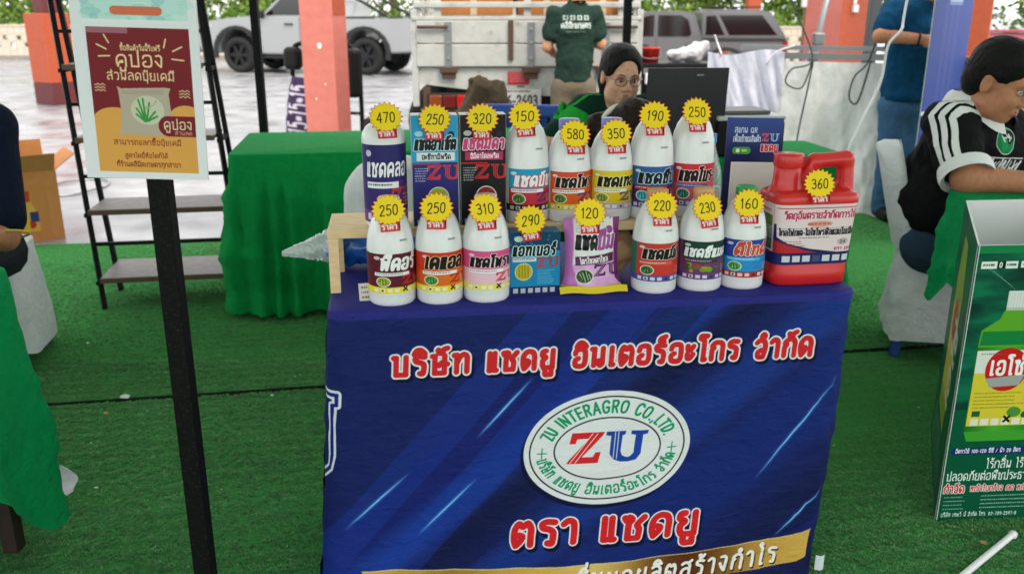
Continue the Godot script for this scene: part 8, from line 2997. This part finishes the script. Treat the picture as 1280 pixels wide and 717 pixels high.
	st = mb(true); tube(st, [Vector3(.04, .06, -.03), Vector3(.04, 1.95, -.02)], .01, 8); obj("support_rod", st, M.steel, o)
	st = mb(); rbox(st, Vector3(.04, 1.955, 0), Vector3(.53, .03, .02), .005); obj("top_bar", st, M.steel, o)
	# crates stacked behind the man in black
	o = thing("side_table", "small dark table under the stacked cases", "table", Vector3(2.98, 0, -5.75))
	st = mb(); rbox(st, Vector3(0, .74, 0), Vector3(.5, .03, .4), .006); obj("tabletop", st, M.dark_plastic, o)
	for x in [-.2, .2]:
		for z in [-.15, .15]:
			st = mb(); box(st, Vector3(x, .362, z), Vector3(.03, .724, .03)); obj("leg", st, M.dark_plastic, o)
	for c in [["black equipment case at the bottom of the stack", .756, .12, Color("#16181a"), .28], ["teal equipment case above the black one", .878, .09, Color("#0f3a3e"), .26], ["maroon case with a grey lid topping the stack", .97, .1, Color("#4a1d20"), .24]]:
		o = thing("equipment_case", c[0], "case", Vector3(2.9, c[1], -5.72), .2, "cases stacked behind the man in black")
		st = mb(); rbox(st, Vector3(0, c[2] / 2, 0), Vector3(c[4], c[2] - .002, .24), .012); obj("shell", st, mat(c[3], .45), o)
		st = mb(); rbox(st, Vector3(0, c[2] - .022, 0), Vector3(c[4] + .012, .018, .252), .006); obj("lid", st, mat(c[3].lightened(.25), .45), o)
		st = mb(); rbox(st, Vector3(-.06, c[2] * .5, .123), Vector3(.05, .035, .01), .004); obj("white_sticker", st, M.white_plastic, o)
	# white cable hanging at the right
	st = mb(true)
	tube(st, smooth_path([Vector3(2.15, 2.3, -4.95), Vector3(2.10, 1.37, -5.0), Vector3(2.085, 1.25, -4.98), Vector3(2.03, 1.16, -5.0), Vector3(2.02, .97, -5.02), Vector3(1.93, .75, -5.0), Vector3(1.86, .55, -4.98), Vector3(1.88, .3, -5.0), Vector3(1.86, .03, -5.02), Vector3(2.0, .022, -5.2)], 8), .0068, 8)
	solo("cable", st, M.white_plastic, "white cable hanging beside the man in blue", "cable")
	# open carton at the left edge of the yard
	o = thing("open_carton", "open brown carton with a bottle printed on it", "carton", Vector3(-3.0, 0.0, -5.42), .62)
	var cm: Material = M.carton
	var w := .34; var d := .34; var hh := .42
	for s in [[Vector3(0, hh / 2, d / 2), Vector3(w, hh, .006)], [Vector3(0, hh / 2, -d / 2), Vector3(w, hh, .006)], [Vector3(-w / 2, hh / 2, 0), Vector3(.006, hh, d - .012)], [Vector3(w / 2, hh / 2, 0), Vector3(.006, hh, d - .012)], [Vector3(0, .006, 0), Vector3(w - .012, .006, d - .012)]]:
		st = mb(); box(st, s[0], s[1]); obj("panel", st, cm, o)
	for s in [[Vector3(0, hh, d / 2), Vector3(1, 0, 0), Vector3(0, .75, .65), w], [Vector3(0, hh, -d / 2), Vector3(1, 0, 0), Vector3(0, .97, -.24), w], [Vector3(-w / 2, hh, 0), Vector3(0, 0, 1), Vector3(-.7, .72, 0), d], [Vector3(w / 2, hh, 0), Vector3(0, 0, 1), Vector3(.8, .6, 0), d]]:
		st = mb()
		var nn: Vector3 = s[1].cross(s[2]).normalized()
		box(st, s[0] + s[2] * .075 + Vector3(0, .003, 0), Vector3(s[3] - .01, .15, .005), Basis(s[1], s[2].normalized(), nn))
		obj("flap", st, cm, o)
	cv = Canvas.new(128, 192, Color("#bb7c46"))
	cv.poly(PackedVector2Array([Vector2(52, 20), Vector2(70, 20), Vector2(74, 70), Vector2(92, 110), Vector2(92, 176), Vector2(36, 176), Vector2(36, 110), Vector2(50, 70)]), Color("#c9a04a"))
	cv.rect(52, 18, 70, 60, Color("#b0401f")); cv.rect(62, 100, 92, 140, Color("#2b3a6a")); cv.disc(64, 150, 16, 14, Color("#a82f28")); cv.rect(36, 120, 58, 172, Color("#c9a72e"))
	st = mb(); quad(st, Vector3(-.1, .34, d / 2 + .0045), Vector3(.1, .34, d / 2 + .0045), Vector3(.1, .04, d / 2 + .0045), Vector3(-.1, .04, d / 2 + .0045))
	obj("print", st, img_mat(cv.image(), .8), o)
	st = mb(true)
	var loop := []
	for k in 25: loop.append(Vector3(-3.45 + .22 * cos(TAU * k / 24.0), .012 + .006 * sin(k), -7.0 + .35 * sin(TAU * k / 24.0)))
	tube(st, loop, .008, 6)
	solo("wire_hoop", st, M.steel, "thin wire hoop lying on the concrete beyond the open carton", "wire")

func build_office():
	var st: SurfaceTool
	# laptop
	var o := thing("laptop", "large dark grey laptop seen from behind its lid", "laptop", Vector3(.81, .737, -3.90), .1)
	st = mb(); rbox(st, Vector3(0, .01, -.12), Vector3(.36, .018, .25), .004); obj("base", st, M.dark_plastic, o)
	var lid := mat(Color("#26282b"), .4, .2)
	st = mb()
	bar(st, Vector3(-.07, .02, .0), Vector3(-.07, .375, .03), .35, .008, Vector3.BACK, .003)
	obj("lid", st, lid, o)
	st = mb(); box(st, Vector3(-.02, .345, .0345), Vector3(.03, .006, .002)); obj("badge", st, mat(Color("#6a6d70"), .3, .5), o)
	# printer
	o = thing("printer", "black desktop printer with a pale top beside the laptop", "printer", Vector3(1.02, .737, -3.99), .1)
	st = mb(); rbox(st, Vector3(0, .075, -.02), Vector3(.3, .15, .26), .012); obj("body", st, M.dark_plastic, o)
	st = mb(); rbox(st, Vector3(0, .162, -.02), Vector3(.3, .02, .26), .006); obj("top_cover", st, mat(Color("#b9bbbd"), .45), o)
	st = mb(); rbox(st, Vector3(.0, .182, -.04), Vector3(.2, .016, .2), .005); obj("tray", st, mat(Color("#55585b"), .5), o)
	# menu board with the company's mark; its code square is left blank
	o = thing("qr_sign", "navy upright card with a pale square and red letters", "sign", tp(.995, .262, TABLE_H), TABLE_TURN - .03)
	var cv := Canvas.new(256, 620, Color("#1b2150"))
	cv.fade(0, 0, 256, 200, Color("#23418c"), Color("#1c1f48"), false)
	write(cv, "สแกน QR", 36, 62, 20, Color("#c9d2e6"), .16)
	write(cv, "เพื่อเข้าชมสินค้า", 32, 100, 20, Color("#c9d2e6"), .17, 0, 0, Color.WHITE, 124)
	cv.disc(46, 138, 15, 15, Color("#4a9a3a")); cv.rect(46, 123, 100, 153, Color("#4a9a3a")); cv.disc(100, 138, 15, 15, Color("#4a9a3a"))
	cv.disc(56, 138, 9, 9, Color("#dfeade")); cv.rect(74, 133, 98, 143, Color("#a9d09a"))
	zu_mark(cv, 160, 64, 34, Color("#d3505a"), Color("#8fb0e0"), Color("#23418c"))
	write(cv, "แซดยู", 162, 138, 24, Color("#c92f38"), .26, 0, 2.4, Color("#d5d5e2"), 76)
	cv.rect(30, 186, 238, 500, Color("#d8d6d4"))
	cv.rect(38, 196, 230, 490, Color("#d2d0cd"))
	write(cv, "LINE", 134, 352, 26, Color("#a4a2a0"), .18, 0, 0, Color.WHITE, 0, 0, true)
	st = mb()
	extrude(st, PackedVector2Array([Vector2(-.069, 0), Vector2(.069, 0), Vector2(.069, .348), Vector2(-.069, .348)]), -.0015, .0015)
	var cd := obj("card", st, img_mat(cv.image(), .25), o)
	cd.rotation = Vector3(-.05, 0, -.03)
	st = mb(); rbox(st, Vector3(0, .005, -.01), Vector3(.12, .01, .06), .003); obj("holder", st, glass_mat(Color("#dfe6ea"), .35), o)
	# drinking water bottle behind the rear row
	o = thing("water_bottle", "clear water bottle with a blue cap behind the rear row", "bottle", tp(.888, .255, TABLE_H))
	st = mb(true)
	lathe(st, [Vector2(.001, 0), Vector2(.03, 0), Vector2(.033, .006), Vector2(.033, .05), Vector2(.031, .054), Vector2(.033, .058), Vector2(.033, .1), Vector2(.031, .104), Vector2(.033, .108), Vector2(.033, .2), Vector2(.03, .23), Vector2(.018, .27), Vector2(.0135, .285), Vector2(.0135, .30)], 28)
	obj("body", st, glass_mat(Color("#dbe8ee"), .22), o)
	st = mb(true); lathe(st, [Vector2(.015, .295), Vector2(.0155, .297), Vector2(.0155, .315), Vector2(.001, .3165)], 24, Vector3.ZERO, 0, TAU, 1, 0, 1, {1: .0006, 2: .0006}); obj("cap", st, mat(Color("#2f86c8"), .35), o)
	st = mb(true); lathe(st, [Vector2(.001, .004), Vector2(.0305, .004), Vector2(.0315, .05), Vector2(.0315, .19), Vector2(.001, .191)], 24); obj("water", st, glass_mat(Color("#c2d6de"), .3), o)
	# blue plastic film behind the riser
	var n := FastNoiseLite.new(); n.seed = 9; n.frequency = 9.0
	var f := Field.new(Vector3(-.2, -.02, -.12), Vector3(.2, .2, .12), .008)
	f.bone(Vector3(-.05, .05, 0), Vector3(.13, .055, 0), .045, .05, .03)
	n.frequency = 18.0; f.ripple(n, .02); n.frequency = 40.0; f.ripple(n, .008)
	st = mb(true); f.mesh(st)
	o = thing("plastic_bag", "blue filled plastic bag with a clear twisted end behind the riser", "bag", tp(.075, .34, TABLE_H + .002), TABLE_TURN)
	var bm := mat(Color("#1556a8"), .18); bm.clearcoat_enabled = true; bm.clearcoat = .6
	obj("filled_body", st, bm, o)
	st = mb(true)
	sheet(st, 48, 40, func(u, v):
		var a: float = u * TAU
		var r := lerpf(.05, .006, pow(v, .8)) * (1.0 + .35 * n.get_noise_2d(u * 3.0, v * 2.0))
		return Vector3(-.06 - v * .14, .055 + sin(a) * r - .02 * v, cos(a) * r))
	var film := glass_mat(Color("#e3e9ec"), .4)
	obj("clear_end", st, film, o)
	# brown paper bag under the riser
	f = Field.new(Vector3(-.1, -.02, -.08), Vector3(.1, .16, .08), .007)
	f.bone(Vector3(-.02, .04, 0), Vector3(.02, .06, 0), .042, .045, .03)
	n.frequency = 20.0; f.ripple(n, .02)
	st = mb(true); f.mesh(st)
	var pb := solo("paper_bag", st, mat(Color("#b08d66"), .8), "crumpled tan paper bag beneath the riser beside the pouch", "bag")
	pb.position = tp(.635, .185, TABLE_H + .002)
	# small card behind the first bottle
	cv = Canvas.new(64, 48, Color("#cfcabd"))
	fine_print(cv, 6, 8, 58, 3, 14, Color("#3a342c"), 3)
	st = mb(); box(st, Vector3(0, .019, 0), Vector3(.05, .038, .0015))
	o = solo("small_card", st, mat(Color("#cfcabd"), .7), "small printed card leaning by the maroon labelled bottle", "card")
	o.position = tp(.09, .062, TABLE_H); o.rotation = Vector3(-.3, TABLE_TURN, .05)
	st = mb(); quad(st, Vector3(-.024, .037, .0011), Vector3(.024, .037, .0011), Vector3(.024, .001, .0011), Vector3(-.024, .001, .0011)); obj("print", st, img_mat(cv.image(), .7), o)

func build_ground_bits():
	var st := mb(true)
	tube(st, [Vector3(1.325, .022, -2.068), Vector3(1.318, .022, -2.062), Vector3(1.31, .022, -2.056), Vector3(1.0, .022, -1.80)], [.011, .012, .0085, .0085], 10)
	solo("white_stick", st, M.white_plastic, "white plastic stick lying on the turf at lower right", "stick")
	var rg := RandomNumberGenerator.new(); rg.seed = 77
	var bits := [[-1.38, -2.94, .016, "white scrap of paper on the turf seam", Color("#cfd0d0"), "paper scrap"], [-1.39, -2.80, .008, "small tan scrap below the turf seam", Color("#b0885a"), "scrap"], [-2.03, -3.62, .013, "brown dry leaf near the left chair", Color("#7a5a34"), "dry leaf"], [-1.76, -3.48, .007, "tiny white scrap on the turf left of the post", Color("#cfd0d0"), "scrap"], [-.86, -2.95, .006, "pale thread on the turf right of the post", Color("#b9c4b9"), "scrap"], [1.22, -2.02, .010, "tan crumb before the green carton", Color("#8a7a52"), "scrap"], [1.33, -1.98, .008, "brown crumb beside the white stick", Color("#7a5a34"), "scrap"], [-1.2, -2.3, .005, "fleck of white between the seam and the corner table", Color("#b9c4b9"), "scrap"]]
	for b in bits:
		st = mb()
		var pl := PackedVector2Array()
		for k in 7: pl.append(Vector2(cos(TAU * k / 7.0) * b[2] * rg.randf_range(.7, 1.5), sin(TAU * k / 7.0) * b[2] * rg.randf_range(.4, 1.0)))
		extrude(st, pl, 0, .002, Vector3.RIGHT, Vector3(0, .25, -.97).normalized())
		var o := solo("litter_scrap", st, mat(b[4], .8), b[3], b[5], "litter on the turf")
		o.position = Vector3(b[0], .026, b[1])
	# crumbs too small to count
	var crumb := mb()
	box(crumb, Vector3.ZERO, Vector3(.006, .003, .0035))
	var mm := MultiMesh.new()
	mm.transform_format = MultiMesh.TRANSFORM_3D
	mm.use_colors = true
	mm.mesh = done(crumb)
	var buf := PackedFloat32Array()
	var count := 260
	for i in count:
		var a := rg.randf() * TAU
		var s := rg.randf_range(.25, .9)
		var c: Color = [Color(.6, .62, .6), Color(.35, .3, .2), Color(.5, .55, .45)][i % 3]
		buf.append_array(PackedFloat32Array([cos(a) * s, 0, sin(a) * s, rg.randf_range(-2.6, 2.6), 0, s, 0, .0235, -sin(a) * s, 0, cos(a) * s, rg.randf_range(-5.2, -1.85), c.r, c.g, c.b, 1]))
	mm.instance_count = count
	mm.buffer = buf
	var mi := MultiMeshInstance3D.new()
	mi.multimesh = mm
	mi.name = "debris"
	var cm := mat(Color.WHITE, .8)
	cm.vertex_color_use_as_albedo = true
	mi.material_override = cm
	add_child(mi)
	tag(mi, "tiny pale crumbs scattered over the turf", "crumbs", "", "stuff")
